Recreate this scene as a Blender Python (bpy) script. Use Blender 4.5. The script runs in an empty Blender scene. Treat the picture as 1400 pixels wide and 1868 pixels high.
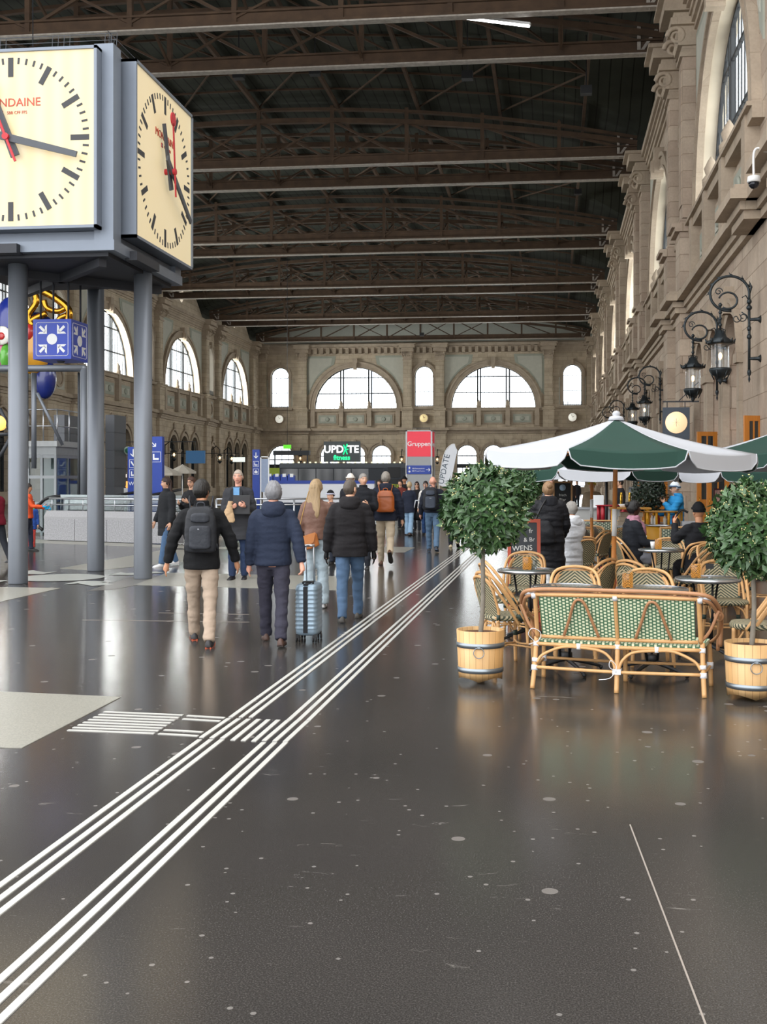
import bpy, bmesh, math, random
from math import sin, cos, pi, radians, atan2, sqrt
from mathutils import Vector, Matrix, noise, Euler
random.seed(7)
S = bpy.context.scene
COL = S.collection
# ------------------------------------------------------------ camera
EYE = 1.62; F = 2050.0; U0 = 780.0; V0 = 878.0
TH = math.atan(230 / F)
cd = bpy.data.cameras.new('camera'); cam = bpy.data.objects.new('camera', cd); COL.objects.link(cam)
cam.location = (0, 0, EYE); cam.rotation_euler = (pi / 2, 0, TH)
cd.sensor_fit = 'VERTICAL'; cd.sensor_height = 36; cd.sensor_width = 27; cd.lens = F / 1868 * 36
cd.shift_x = -(U0 - 700) / 1868; cd.shift_y = (V0 - 934) / 1868
cd.clip_end = 500; cd.clip_start = .05
S.camera = cam
# ------------------------------------------------------------ light
w = bpy.data.worlds.new('world'); S.world = w; w.use_nodes = True
bg = w.node_tree.nodes['Background']; bg.inputs[0].default_value = (.97, .98, 1, 1); bg.inputs[1].default_value = 3.1
S.view_settings.view_transform = 'Standard'; S.view_settings.look = 'None'
S.view_settings.exposure = 0.13; S.view_settings.gamma = 1; S.cycles.sample_clamp_indirect = 3.0; S.view_settings.use_curve_mapping = False
def area(name, loc, rot, sx, sy, power, col=(1, .96, .89)):
    l = bpy.data.lights.new(name, 'AREA'); l.shape = 'RECTANGLE'; l.size = sx; l.size_y = sy; l.energy = power; l.color = col
    o = bpy.data.objects.new(name, l); COL.objects.link(o); o.location = loc; o.rotation_euler = rot
    return o
# daylight standing outside every large window of the hall
for k in range(1, 7):
    c = 15.8 + 19.4 * k; e = 1.0 if k > 2 else .4
    area('daylight_right', (6.5, c, 14), (0, pi / 2, 0), 6.5, 11, 2800 * e)
    if k > 1: area('daylight_left', (-39.6, c, 14), (0, -pi / 2, 0), 6.5, 11, 8600 * e)
for x in (-25.55, -7.65): area('daylight_back', (x, 145.3, 14), (-pi / 2, 0, 0), 11, 6.5, 850)
area('daylight_doors', (-16, 146, 3), (-pi / 2, 0, 0), 40, 6, 1100)
# ------------------------------------------------------------ pixel helpers (points in the place, seen from the eye)
def ray(u, v):
    a = (u - U0) / F; b = (V0 - v) / F
    return Vector((-sin(TH) + a * cos(TH), cos(TH) + a * sin(TH), b))
def at(u, v, t): return Vector((0, 0, EYE)) + ray(u, v) * t
def atY(u, v, Y): d = ray(u, v); return Vector((0, 0, EYE)) + d * (Y / d.y)
def G(u, v): return at(u, v, EYE * F / (v - V0))
def gt(u, t): p = at(u, V0, t); return Vector((p.x, p.y, 0))
# ------------------------------------------------------------ materials
def rgb(h):
    c = [int(h[i:i + 2], 16) / 255 for i in (0, 2, 4)]
    return tuple((x / 12.92 if x <= .04045 else ((x + .055) / 1.055) ** 2.4) for x in c) + (1,)
MC = {}
def mat(name, col, rough=.7, metal=0, var=.12, scale=8, bump=0, emit=None, es=0, trans=0, spec=.5, coat=0, bscale=None, stretch=None):
    if name in MC: return MC[name]
    m = bpy.data.materials.new(name); m.use_nodes = True; MC[name] = m
    nt = m.node_tree; N = nt.nodes; L = nt.links; b = N['Principled BSDF']
    c = rgb(col) if isinstance(col, str) else col
    tc = N.new('ShaderNodeTexCoord'); src = tc.outputs['Object']
    if stretch:
        mp = N.new('ShaderNodeMapping'); mp.inputs['Scale'].default_value = stretch; L.new(src, mp.inputs[0]); src = mp.outputs[0]
    nz = N.new('ShaderNodeTexNoise'); nz.inputs['Scale'].default_value = scale; nz.inputs['Detail'].default_value = 4
    L.new(src, nz.inputs['Vector'])
    mx = N.new('ShaderNodeMix'); mx.data_type = 'RGBA'
    mx.inputs[6].default_value = tuple(x * (1 - var) for x in c[:3]) + (1,)
    mx.inputs[7].default_value = tuple(min(1, x * (1 + var)) for x in c[:3]) + (1,)
    L.new(nz.outputs[0], mx.inputs[0]); L.new(mx.outputs[2], b.inputs['Base Color'])
    b.inputs['Roughness'].default_value = rough; b.inputs['Metallic'].default_value = metal
    b.inputs['Specular IOR Level'].default_value = spec; b.inputs['Coat Weight'].default_value = coat
    if trans: b.inputs['Transmission Weight'].default_value = trans
    if emit: b.inputs['Emission Color'].default_value = rgb(emit); b.inputs['Emission Strength'].default_value = es
    if bump:
        n2 = N.new('ShaderNodeTexNoise'); n2.inputs['Scale'].default_value = bscale or scale * 3; L.new(src, n2.inputs['Vector'])
        bp = N.new('ShaderNodeBump'); bp.inputs['Strength'].default_value = bump; bp.inputs['Distance'].default_value = .02
        L.new(n2.outputs[0], bp.inputs['Height']); L.new(bp.outputs[0], b.inputs['Normal'])
    return m
def mathn(N, L, op, a, b=None):
    n = N.new('ShaderNodeMath'); n.operation = op
    for i, x in enumerate((a, b)):
        if x is None: continue
        if isinstance(x, (int, float)): n.inputs[i].default_value = x
        else: L.new(x, n.inputs[i])
    return n.outputs[0]
def base(name, rough=.7, spec=.5):
    m = bpy.data.materials.new(name); m.use_nodes = True; MC[name] = m
    nt = m.node_tree; b = nt.nodes['Principled BSDF']; b.inputs['Roughness'].default_value = rough; b.inputs['Specular IOR Level'].default_value = spec
    return m, nt.nodes, nt.links, b
def mixc(N, L, fac, a, b, mode='MIX'):
    n = N.new('ShaderNodeMix'); n.data_type = 'RGBA'; n.blend_type = mode
    for i, x in ((0, fac), (6, a), (7, b)):
        if isinstance(x, (int, float)): n.inputs[i].default_value = x
        elif isinstance(x, tuple): n.inputs[i].default_value = x
        else: L.new(x, n.inputs[i])
    return n.outputs[2]
def noisen(N, L, vec, scale, detail=4, rough=.5):
    n = N.new('ShaderNodeTexNoise'); n.inputs['Scale'].default_value = scale; n.inputs['Detail'].default_value = detail; n.inputs['Roughness'].default_value = rough
    L.new(vec, n.inputs['Vector']); return n.outputs[0]
def ramp(N, L, fac, stops):
    r = N.new('ShaderNodeValToRGB'); e = r.color_ramp.elements
    e[0].position = stops[0][0]; e[0].color = stops[0][1]; e[1].position = stops[-1][0]; e[1].color = stops[-1][1]
    for p, c in stops[1:-1]: x = e.new(p); x.color = c
    L.new(fac, r.inputs[0]); return r.outputs[0]
def g(v): return (v, v, v, 1)
def mapping(N, L, scale=(1, 1, 1), rot=(0, 0, 0), out='Object'):
    tc = N.new('ShaderNodeTexCoord'); mp = N.new('ShaderNodeMapping'); mp.inputs['Scale'].default_value = scale; mp.inputs['Rotation'].default_value = rot
    L.new(tc.outputs[out], mp.inputs[0]); return mp.outputs[0]
def ashlar(name, c1, c2, mortar, axis='x', bw=1.1, rh=.42, ms=.012):
    m, N, L, b = base(name, .85, .2)
    tc = N.new('ShaderNodeTexCoord'); sp = N.new('ShaderNodeSeparateXYZ'); L.new(tc.outputs['Object'], sp.inputs[0])
    cb = N.new('ShaderNodeCombineXYZ')
    s = mathn(N, L, 'ADD', sp.outputs['X'], sp.outputs['Y'])
    L.new(s, cb.inputs[0]); L.new(sp.outputs['Z'], cb.inputs[1])
    br = N.new('ShaderNodeTexBrick'); L.new(cb.outputs[0], br.inputs['Vector'])
    br.inputs['Color1'].default_value = rgb(c1); br.inputs['Color2'].default_value = rgb(c2); br.inputs['Mortar'].default_value = rgb(mortar)
    br.inputs['Scale'].default_value = 1; br.inputs['Mortar Size'].default_value = ms; br.inputs['Brick Width'].default_value = bw; br.inputs['Row Height'].default_value = rh
    br.inputs['Bias'].default_value = 0
    n1 = noisen(N, L, tc.outputs['Object'], 1.3, 5); n2 = noisen(N, L, tc.outputs['Object'], 14, 3)
    c = mixc(N, L, .55, br.outputs[0], ramp(N, L, n1, [(.3, g(.62)), (.7, g(1))]), 'MULTIPLY')
    c = mixc(N, L, .35, c, ramp(N, L, n2, [(.3, g(.7)), (.7, g(1))]), 'MULTIPLY')
    L.new(c, b.inputs['Base Color'])
    bp = N.new('ShaderNodeBump'); bp.inputs['Strength'].default_value = .5; bp.inputs['Distance'].default_value = .02; bp.invert = True
    L.new(br.outputs['Fac'], bp.inputs['Height']); L.new(bp.outputs[0], b.inputs['Normal'])
    return m
STONE = ashlar('sandstone blocks', 'c6b5a2', 'b29f8d', '93826f', bw=1.5, rh=.62)
STONE2 = ashlar('hall sandstone', 'cdbda6', 'bcac95', '948571', bw=1.2, rh=.5)
STONE3 = ashlar('plain dressed stone', 'bbab97', 'b1a18e', '9d8e7b', bw=2.5, rh=1.25, ms=.006)
PLASTER = mat('pale green painted plaster', 'b6b5a8', .85, scale=2)
PLASTER2 = mat('green plaster border', '9c9f92', .85, scale=2)
JAMB = mat('light stone reveal', 'cfc4b0', .85, scale=1.5)
ROOFM = mat('dark roof boards', '3a3d38', .9, var=.35, scale=1.5, stretch=(.6, .6, .6), bump=.3, bscale=3)
m, N, L, b = base('dark roof planks', .85, .2)
vv = mapping(N, L, (1, 1, 1)); wv = N.new('ShaderNodeTexWave'); wv.wave_type = 'BANDS'; wv.bands_direction = 'X'; wv.wave_profile = 'SAW'; wv.inputs['Scale'].default_value = .55; L.new(vv, wv.inputs[0])
n1 = noisen(N, L, vv, .6)
L.new(mixc(N, L, n1, rgb('23251f'), rgb('4a4e47')), b.inputs['Base Color'])
L.new(mixc(N, L, ramp(N, L, wv.outputs[1], [(0, g(0)), (.08, g(1)), (.92, g(1)), (1, g(0))]), rgb('15150f'), mixc(N, L, n1, rgb('23251f'), rgb('42453c'))), b.inputs['Base Color'])
ROOFM = m
IRON = mat('rusty painted iron', '4a3828', .8, metal=.1, var=.6, scale=1.8)
IRONL = mat('pale flange edge', 'a59d93', .5, metal=.3, var=.5, scale=6)
WHITEP = mat('white painted steel', 'd8d8d6', .5)
STEEL = mat('grey painted steel column', '6f747b', .42, metal=.35, var=.06, scale=3)
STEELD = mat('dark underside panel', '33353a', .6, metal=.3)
CLOCKF = mat('clock housing grey metal', '737b86', .45, metal=.4, var=.05)
CHROME = mat('brushed stainless steel', 'b9bcc0', .28, metal=.9, var=.05)
BLACK = mat('black paint', '17181a', .5)
DARKG = mat('anthracite metal', '3b3e42', .55, metal=.3)
WHITE = mat('white lacquer', 'eceeee', .5, var=.03)
MUNT = mat('window bar iron', '2c2f32', .7)
GREYP = mat('grey cladding panel', '54575c', .55, var=.1, scale=1)
GRANITE = mat('grey granite', '8e8e90', .6, var=.6, scale=28)
BLUE = mat('signage blue', '24439f', .5, var=.05)
RED = mat('sign red', 'dc3546', .5, var=.04, emit='dc3546', es=.25)
LANT = mat('lantern iron', '33393c', .45, metal=.6, var=.3, scale=12)
WOODO = mat('orange varnished oak', 'b8732c', .4, var=.25, scale=3, stretch=(6, 6, .6))
RATTAN = mat('peeled rattan cane', 'cfa06a', .42, var=.22, scale=9, bump=.1)
RATTAND = mat('darker rattan cane', 'a97a55', .42, var=.25, scale=9, bump=.1)
BIND = mat('white plastic binding', 'e4e6ea', .4, var=.05)
BINDG = mat('dark green binding', '2f4038', .5)
GLASSD = mat('dark window glass', '2b2f30', .08, var=.4, scale=.7, spec=.8)
LEAF1 = mat('glossy bay leaf', '3c5a33', .35, var=.5, scale=5, spec=.55)
BUD = mat('pale yellow buds', 'c9c58a', .6)
BARK = mat('smooth grey bark', '7b7468', .8, var=.35, scale=18)
SOIL = mat('brown bark mulch', '6b4a34', .95, var=.5, scale=40, bump=.8)
HOOP = mat('galvanised hoop', '8f979d', .35, metal=.8, var=.1)
SLATW = mat('pale larch staves', 'd3a973', .5, var=.16, scale=3, stretch=(5, 5, .7))
POLE = mat('varnished pole wood', 'bf7c42', .4, var=.15, scale=5, stretch=(3, 3, .5))
CANW = mat('white umbrella canvas', 'b3b6bb', .85, var=.05, scale=3)
CANG = mat('dark green umbrella canvas', '16392f', .85, var=.12, scale=3)
def glass(name, tint=(1, 1, 1, 1), gl=.08, rough=.02):
    m = bpy.data.materials.new(name); m.use_nodes = True; N = m.node_tree.nodes; L = m.node_tree.links; N.clear()
    o = N.new('ShaderNodeOutputMaterial'); t = N.new('ShaderNodeBsdfTransparent'); t.inputs[0].default_value = tint
    s = N.new('ShaderNodeBsdfGlossy'); s.inputs['Roughness'].default_value = rough; mx = N.new('ShaderNodeMixShader')
    lw = N.new('ShaderNodeLayerWeight'); lw.inputs[0].default_value = .3; a = N.new('ShaderNodeMath'); a.operation = 'MULTIPLY_ADD'; a.inputs[1].default_value = .5; a.inputs[2].default_value = gl
    L.new(lw.outputs['Fresnel'], a.inputs[0]); L.new(a.outputs[0], mx.inputs[0]); L.new(t.outputs[0], mx.inputs[1]); L.new(s.outputs[0], mx.inputs[2]); L.new(mx.outputs[0], o.inputs[0])
    return m
GLASS = glass('clear glass', (.93, .96, .97, 1), .05)
GLASSW = glass('window glass', (.95, .98, 1, 1), .02)
GLASSG = glass('greenish glass', (.72, .78, .78, 1), .03)
def emis(name, col, s):
    m = bpy.data.materials.new(name); m.use_nodes = True; N = m.node_tree.nodes; b = N['Principled BSDF']
    b.inputs['Base Color'].default_value = rgb(col); b.inputs['Emission Color'].default_value = rgb(col); b.inputs['Emission Strength'].default_value = s
    return m
FLAME = emis('warm lamp light', 'ffc27a', 9)
TUBE = emis('lit fluorescent tube', 'ffffff', 5)
# ------------------------------------------------------------ mesh builder
class MB:
    def __init__(s): s.v = []; s.f = []; s.m = []; s.sm = []; s.mi = 0
    def add(s, vs, fs, smooth=False):
        o = len(s.v); s.v += [tuple(x) for x in vs]
        for f in fs: s.f.append([i + o for i in f]); s.m.append(s.mi); s.sm.append(smooth)
        return s
    def box(s, x0, x1, y0, y1, z0, z1):
        s.add([(x, y, z) for x in (x0, x1) for y in (y0, y1) for z in (z0, z1)], [(0, 1, 3, 2), (4, 6, 7, 5), (0, 4, 5, 1), (2, 3, 7, 6), (0, 2, 6, 4), (1, 5, 7, 3)]); return s
    def cbox(s, c, d, M=None):
        vs = [Vector(((i - .5) * d[0], (j - .5) * d[1], (k - .5) * d[2])) for i in (0, 1) for j in (0, 1) for k in (0, 1)]
        if M is not None: vs = [M @ v for v in vs]
        return s.add([v + Vector(c) for v in vs], [(0, 1, 3, 2), (4, 6, 7, 5), (0, 4, 5, 1), (2, 3, 7, 6), (0, 2, 6, 4), (1, 5, 7, 3)])
    def beam(s, a, b, w, h, up=(0, 0, 1)):
        a = Vector(a); b = Vector(b); d = (b - a).normalized(); u = Vector(up)
        if abs(d.dot(u)) > .99: u = Vector((0, 1, 0))
        x = d.cross(u).normalized(); y = x.cross(d)
        vs = [p + x * (i * w / 2) + y * (j * h / 2) for p in (a, b) for i, j in ((-1, -1), (1, -1), (1, 1), (-1, 1))]
        return s.add(vs, [(0, 1, 2, 3), (7, 6, 5, 4), (0, 4, 5, 1), (1, 5, 6, 2), (2, 6, 7, 3), (3, 7, 4, 0)])
    def tube(s, pts, r, n=8, closed=False, cap=True, squash=None):
        pts = [Vector(p) for p in pts]; k = len(pts)
        if not hasattr(r, '__len__'): r = [r] * k
        ref = None; rings = []
        for i, p in enumerate(pts):
            if closed: d = pts[(i + 1) % k] - pts[i - 1]
            else: d = pts[min(i + 1, k - 1)] - pts[max(i - 1, 0)]
            if d.length < 1e-9: d = Vector((0, 0, 1))
            d.normalize()
            if ref is None: ref = Vector((0, 0, 1)) if abs(d.z) < .9 else Vector((1, 0, 0))
            x = (ref - d * ref.dot(d))
            if x.length < 1e-6: x = d.orthogonal()
            x.normalize(); ref = x; y = d.cross(x)
            rr = r[i]; ra, rb = (rr if hasattr(rr, '__len__') else (rr, rr))
            rings.append([p + x * (ra * cos(2 * pi * j / n)) + y * (rb * sin(2 * pi * j / n)) for j in range(n)])
        vs = [v for q in rings for v in q]; fs = []
        for i in range(k if closed else k - 1):
            a = i * n; c = ((i + 1) % k) * n
            for j in range(n): fs.append((a + j, a + (j + 1) % n, c + (j + 1) % n, c + j))
        if not closed and cap: fs.append(tuple(reversed(range(n)))); fs.append(tuple((k - 1) * n + j for j in range(n)))
        return s.add(vs, fs, True)
    def loft(s, rings, cap=True, smooth=True):   # rings of equal-count vectors
        n = len(rings[0]); vs = [v for q in rings for v in q]; fs = []
        for i in range(len(rings) - 1):
            for j in range(n): a = i * n; c = a + n; fs.append((a + j, a + (j + 1) % n, c + (j + 1) % n, c + j))
        if cap: fs.append(tuple(reversed(range(n)))); fs.append(tuple((len(rings) - 1) * n + j for j in range(n)))
        return s.add(vs, fs, smooth)
    def lathe(s, prof, c=(0, 0, 0), n=24, smooth=True, cap=True):
        c = Vector(c)
        return s.loft([[c + Vector((r * cos(2 * pi * j / n), r * sin(2 * pi * j / n), z)) for j in range(n)] for r, z in prof], cap, smooth)
    def ball(s, c, r, n=12, m=8):
        c = Vector(c); rx, ry, rz = r if hasattr(r, '__len__') else (r, r, r)
        return s.loft([[c + Vector((rx * sin(t) * cos(2 * pi * j / n), ry * sin(t) * sin(2 * pi * j / n), -rz * cos(t))) for j in range(n)] for t in [pi * (i + .03) / (m - 1 + .06) for i in range(m)]])
    def prism(s, pts, o, ax, ay, an, d):   # 2D polygon extruded d along an
        o = Vector(o); ax = Vector(ax); ay = Vector(ay); an = Vector(an); n = len(pts)
        vs = [o + ax * p[0] + ay * p[1] + an * (d * k) for k in (0, 1) for p in pts]
        fs = [tuple(range(n)), tuple(reversed(range(n, 2 * n)))] + [(i, (i + 1) % n + 0, (i + 1) % n + n, i + n) for i in range(n)]
        return s.add(vs, fs)
    def xf(s, M): s.v = [tuple(M @ Vector(v)) for v in s.v]; return s
    def mesh(s, name, mats):
        me = bpy.data.meshes.new(name); me.from_pydata(s.v, [], s.f)
        for m in (mats if isinstance(mats, (list, tuple)) else [mats]): me.materials.append(m)
        me.polygons.foreach_set('material_index', s.m); me.polygons.foreach_set('use_smooth', s.sm); me.update()
        bm = bmesh.new(); bm.from_mesh(me); bmesh.ops.recalc_face_normals(bm, faces=bm.faces); bm.to_mesh(me); bm.free()
        return me
    def build(s, name, mats, parent=None, **kw): return link(name, s.mesh(name, mats), parent, **kw)
def link(name, data, parent=None, label=None, cat=None, group=None, kind=None, loc=None, rot=None):
    o = bpy.data.objects.new(name, data); COL.objects.link(o)
    if parent is not None: o.parent = parent
    if label: o['label'] = label
    if cat: o['category'] = cat
    if group: o['group'] = group
    if kind: o['kind'] = kind
    if loc is not None: o.location = loc
    if rot is not None: o.rotation_euler = rot if hasattr(rot, '__len__') else (0, 0, rot)
    return o
def thing(name, label, cat, loc=(0, 0, 0), rz=0, group=None): return link(name, None, None, label, cat, group, None, loc, rz)
def kids(o): return [c for c in COL.objects if c.parent == o]
KC = {}
def dup(o, loc=None, rz=None, label=None, group=None, parent=None, scale=None):
    c = o.copy(); COL.objects.link(c)
    if parent is not None: c.parent = parent
    if loc is not None: c.location = loc
    if rz is not None: c.rotation_euler = (0, 0, rz)
    if scale: c.scale = (scale,) * 3
    if label: c['label'] = label
    if group: c['group'] = group
    for ch in o.children: dup(ch, parent=c)
    return c
def arc(cx, cz, r, a0=0, a1=pi, n=20): return [(cx + r * cos(a0 + (a1 - a0) * i / n), cz + r * sin(a0 + (a1 - a0) * i / n)) for i in range(n + 1)]
def smoothpts(pts, k=6):   # Catmull-Rom
    P = [Vector(p) for p in pts]; out = []
    for i in range(len(P) - 1):
        p0 = P[max(i - 1, 0)]; p1 = P[i]; p2 = P[i + 1]; p3 = P[min(i + 2, len(P) - 1)]
        for j in range(k):
            t = j / k; out.append(.5 * ((2 * p1) + (p2 - p0) * t + (2 * p0 - 5 * p1 + 4 * p2 - p3) * t * t + (3 * p1 - p0 - 3 * p2 + p3) * t ** 3))
    out.append(P[-1]); return out
def text(name, body, size, m, M, parent, ext=.004, align='CENTER', label=None, bold=0):
    c = bpy.data.curves.new(name, 'FONT'); c.body = body; c.size = size; c.extrude = ext; c.align_x = align; c.align_y = 'CENTER'; c.offset = bold; c.resolution_u = 3
    t = bpy.data.objects.new(name, c); COL.objects.link(t); bpy.context.view_layer.update()
    me = bpy.data.meshes.new_from_object(t.evaluated_get(bpy.context.evaluated_depsgraph_get())); bpy.data.objects.remove(t)
    me.transform(M); me.materials.clear(); me.materials.append(m)
    return link(name, me, parent, label=label)
def frameM(o, ax, ay):   # text x along ax, text y along ay
    ax = Vector(ax).normalized(); ay = Vector(ay).normalized(); n = ax.cross(ay)
    return Matrix(((ax.x, ay.x, n.x, o[0]), (ax.y, ay.y, n.y, o[1]), (ax.z, ay.z, n.z, o[2]), (0, 0, 0, 1)))
def holed(name, outer, holes, depth, M, mats, **kw):   # flat wall with openings: filled 2D curve extruded
    c = bpy.data.curves.new(name, 'CURVE'); c.dimensions = '2D'; c.fill_mode = 'BOTH'; c.extrude = depth / 2
    for pl in [outer] + holes:
        sp = c.splines.new('POLY'); sp.points.add(len(pl) - 1); sp.use_cyclic_u = True
        for q, (x, y) in zip(sp.points, pl): q.co = (x, y, 0, 1)
    t = bpy.data.objects.new(name, c); COL.objects.link(t); bpy.context.view_layer.update()
    me = bpy.data.meshes.new_from_object(t.evaluated_get(bpy.context.evaluated_depsgraph_get())); bpy.data.objects.remove(t)
    me.transform(M); me.materials.clear()
    for m in (mats if isinstance(mats, (list, tuple)) else [mats]): me.materials.append(m)
    if isinstance(mats, (list, tuple)):
        nrm = M.to_3x3() @ Vector((0, 0, 1))
        for p in me.polygons: p.material_index = 0 if abs(p.normal.dot(nrm)) > .7 else 1
    return link(name, me, **kw)
# ============================================================ STRUCTURE
XR, XL, YF = 5.22, -38.3, 144.0
P = 19.4; BAYS = [15.8 + P * k for k in range(7)]
# ---- floor
m, N, L, b = base('dark polished asphalt terrazzo', .3, .4)
v = mapping(N, L)
fine = ramp(N, L, noisen(N, L, v, 160, 2), [(.42, g(.6)), (.62, g(1.2)), (.74, g(2.0))])
mid = noisen(N, L, v, 6, 5); big = noisen(N, L, v, .35, 3)
c = mixc(N, L, ramp(N, L, big, [(.35, g(0)), (.65, g(1))]), rgb('393735'), rgb('43403d'))
c = mixc(N, L, .8, c, fine, 'MULTIPLY')
def spots(scale, thr, seed):
    mp = N.new('ShaderNodeMapping'); mp.inputs['Location'].default_value = (seed, seed * 2.3, 0); L.new(v, mp.inputs[0])
    vo = N.new('ShaderNodeTexVoronoi'); vo.inputs['Scale'].default_value = scale; L.new(mp.outputs[0], vo.inputs[0])
    wn = mathn(N, L, 'LESS_THAN', vo.outputs['Distance'], mathn(N, L, 'MULTIPLY', mathn(N, L, 'GREATER_THAN', N_sep(vo.outputs['Color']), thr), .055 * 2))
    return wn
def N_sep(c):
    s = N.new('ShaderNodeSeparateColor'); L.new(c, s.inputs[0]); return s.outputs[0]
sp1 = spots(3.2, .5, 3.1); sp2 = spots(11, .6, 9.7)
scr = N.new('ShaderNodeTexNoise'); scr.inputs['Scale'].default_value = 2.2; scr.inputs['Detail'].default_value = 9; scr.inputs['Roughness'].default_value = .75; scr.inputs['Distortion'].default_value = 1.2
L.new(mapping(N, L, (1, 3.2, 1), (0, 0, .5)), scr.inputs['Vector'])
scf = ramp(N, L, scr.outputs[0], [(.63, g(0)), (.72, g(1))])
c = mixc(N, L, mathn(N, L, 'MULTIPLY', sp1, .32), c, rgb('a09a94'))
c = mixc(N, L, mathn(N, L, 'MULTIPLY', sp2, .3), c, rgb('b5b0aa'))
c = mixc(N, L, mathn(N, L, 'MULTIPLY', scf, .4), c, rgb('a8a39c'))
L.new(c, b.inputs['Base Color'])
rr = mathn(N, L, 'ADD', mathn(N, L, 'MULTIPLY', mid, .03), .165); rr = mathn(N, L, 'ADD', rr, mathn(N, L, 'MULTIPLY', sp1, .2)); L.new(rr, b.inputs['Roughness'])
b.inputs['Anisotropic'].default_value = 0
FLOOR = m
fl = MB(); fl.add([(-60, -8, 0), (30, -8, 0), (30, 190, 0), (-60, 190, 0)], [(0, 1, 2, 3)])
floor = fl.build('floor', FLOOR, kind='structure')
m, N, L, b = base('pale terrazzo slab', .32, .5); v = mapping(N, L)
c = mixc(N, L, .7, rgb('9a988d'), ramp(N, L, noisen(N, L, v, 90, 3), [(.35, g(.6)), (.65, g(1.05))]), 'MULTIPLY'); L.new(c, b.inputs['Base Color']); PALE = m
def slab(px, z=.004, m=PALE, joints=()):
    q = [G(*p) for p in px]; mb = MB(); n = len(q)
    mb.add([(p.x, p.y, z) for p in q] + [(p.x, p.y, -.01) for p in q], [tuple(range(n))] + [(i, (i + 1) % n, (i + 1) % n + n, i + n) for i in range(n)])
    return mb.build('floor_inlay', m, floor)
slab([(0, 1262), (221, 1272), (40, 1365), (-160, 1362), (-160, 1258)])
slab([(-90, 1070), (111, 1073), (0, 1098), (-120, 1112)])
slab([(110, 1037), (300, 1003), (345, 1003), (345, 1024), (175, 1041)])
slab([(246, 1067), (305, 1045), (640, 1052), (622, 1077)])
slab([(650, 998), (742, 998), (757, 999), (738, 1008), (650, 1008)])
slab([(-60, 978), (20, 982), (320, 995), (480, 1000), (480, 1003), (300, 999), (0, 988), (-60, 984)])
slab([(205, 1076), (330, 1052), (300, 1050), (240, 1052), (160, 1078)], .003, mat('mid grey terrazzo', '65635e', .33))
# meeting-point mark on the floor
mc = G(110, 1054); mk = MB()
mk.add([(mc.x + .72 * cos(a), mc.y + .72 * sin(a), .006) for a in [2 * pi * i / 40 for i in range(40)]], [tuple(range(40))])
for q in range(4):
    a = pi / 4 + q * pi / 2; d = Vector((cos(a), sin(a), 0)); e = Vector((-d.y, d.x, 0)); o = Vector((mc.x, mc.y, .006))
    for pts in ([(.85, 0), (1.25, .42), (1.25, .18), (1.8, .18), (1.8, -.18), (1.25, -.18), (1.25, -.42)],):
        mk.add([o + d * p[0] + e * p[1] for p in pts], [tuple(range(7))])
mk.build('floor_mark', mat('white floor paint', 'a9aca6', .4), floor)
# expansion joints
jm = mat('joint filler', '8e857c', .7)
for a, c2 in (((1150, 1505), (1292, 1880)), ((150, 1131), (455, 1135)), ((290, 1118), (455, 1121))):
    A, B = G(*a), G(*c2); MB().beam(A + Vector((0, 0, .001)), B + Vector((0, 0, .001)), .006, .004).build('floor_joint', jm, floor)
# ---- tactile lines
TACT = mat('white tactile paint', 'b9b8b2', .5, var=.14, scale=5)
def band(name, label, fns, u_at_v, v0, v1):
    pass
dirn = Vector((0, 1, 0))
def line_through(p0, p1): return G(*p0), G(*p1)
def tstripe(mb, A, B, wd):
    d = (B - A).normalized(); n = Vector((-d.y, d.x, 0)) * wd / 2
    mb.add([A + n + Vector((0, 0, .005)), A - n + Vector((0, 0, .005)), B - n + Vector((0, 0, .005)), B + n + Vector((0, 0, .005)), A + n, A - n, B - n, B + n],
           [(0, 1, 2, 3), (0, 1, 5, 4), (2, 3, 7, 6), (1, 2, 6, 5), (3, 0, 4, 7)])
# line centres at the cross field: left band x positions along u at v=1500 ; right band
def xat(u, v): p = G(u, v); return p.x, p.y
def run(label, pts, group=None):
    mb = MB()
    for (ua, va), (ub, vb), wd in pts:
        A, B = G(ua, va), G(ub, vb); tstripe(mb, A, B, wd)
    return mb.build('tactile_guide_line', TACT, label=label, cat='tactile line', group=group)
LB = [(0, 1619), (0, 1637), (0, 1664)]; RB = [(0, 1788), (0, 1824), (0, 1864)]
far = (1012, 878)
def toward(p, v): # on the line p -> vanishing point at row v
    k = (v - p[1]) / (far[1] - p[1]); return (p[0] + (far[0] - p[0]) * k, v)
def back(p, x): k = (x - p[0]) / (far[0] - p[0]); return (x, p[1] + (far[1] - p[1]) * k)
LB = [(0, 1616), (0, 1640), (0, 1665)]; RB = [(0, 1788), (0, 1824), (0, 1862)]
run('left band of three raised white tactile stripes running down the dark floor', [(back(p, -120), toward(p, 1350), .031) for p in LB] + [(toward(p, 1309), toward(p, 902), .031) for p in LB])
run('right band of three raised white tactile stripes running down the dark floor', [(back(p, -120), toward(p, 1355), .031) for p in RB] + [(toward(p, 1315), toward(p, 902), .031) for p in RB])
mb = MB()
for i in range(9):
    f = i / 8; xx = LB[0][0]; A = [toward(LB[0], 1348), toward(RB[2], 1356)]; B = [toward(LB[0], 1311), toward(RB[2], 1316)]
    if i in (0,1,2,6,7,8): A = [(a_[0], a_[1] - 2) for a_ in A]
    tstripe(mb, G(A[0][0] + (A[1][0] - A[0][0]) * f, A[0][1] + (A[1][1] - A[0][1]) * f), G(B[0][0] + (B[1][0] - B[0][0]) * f, B[0][1] + (B[1][1] - B[0][1]) * f), .031)
mb.build('tactile_attention_field', TACT, label='square field of raised white bars where the two tactile bands are crossed', cat='tactile field')
mb = MB()
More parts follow.
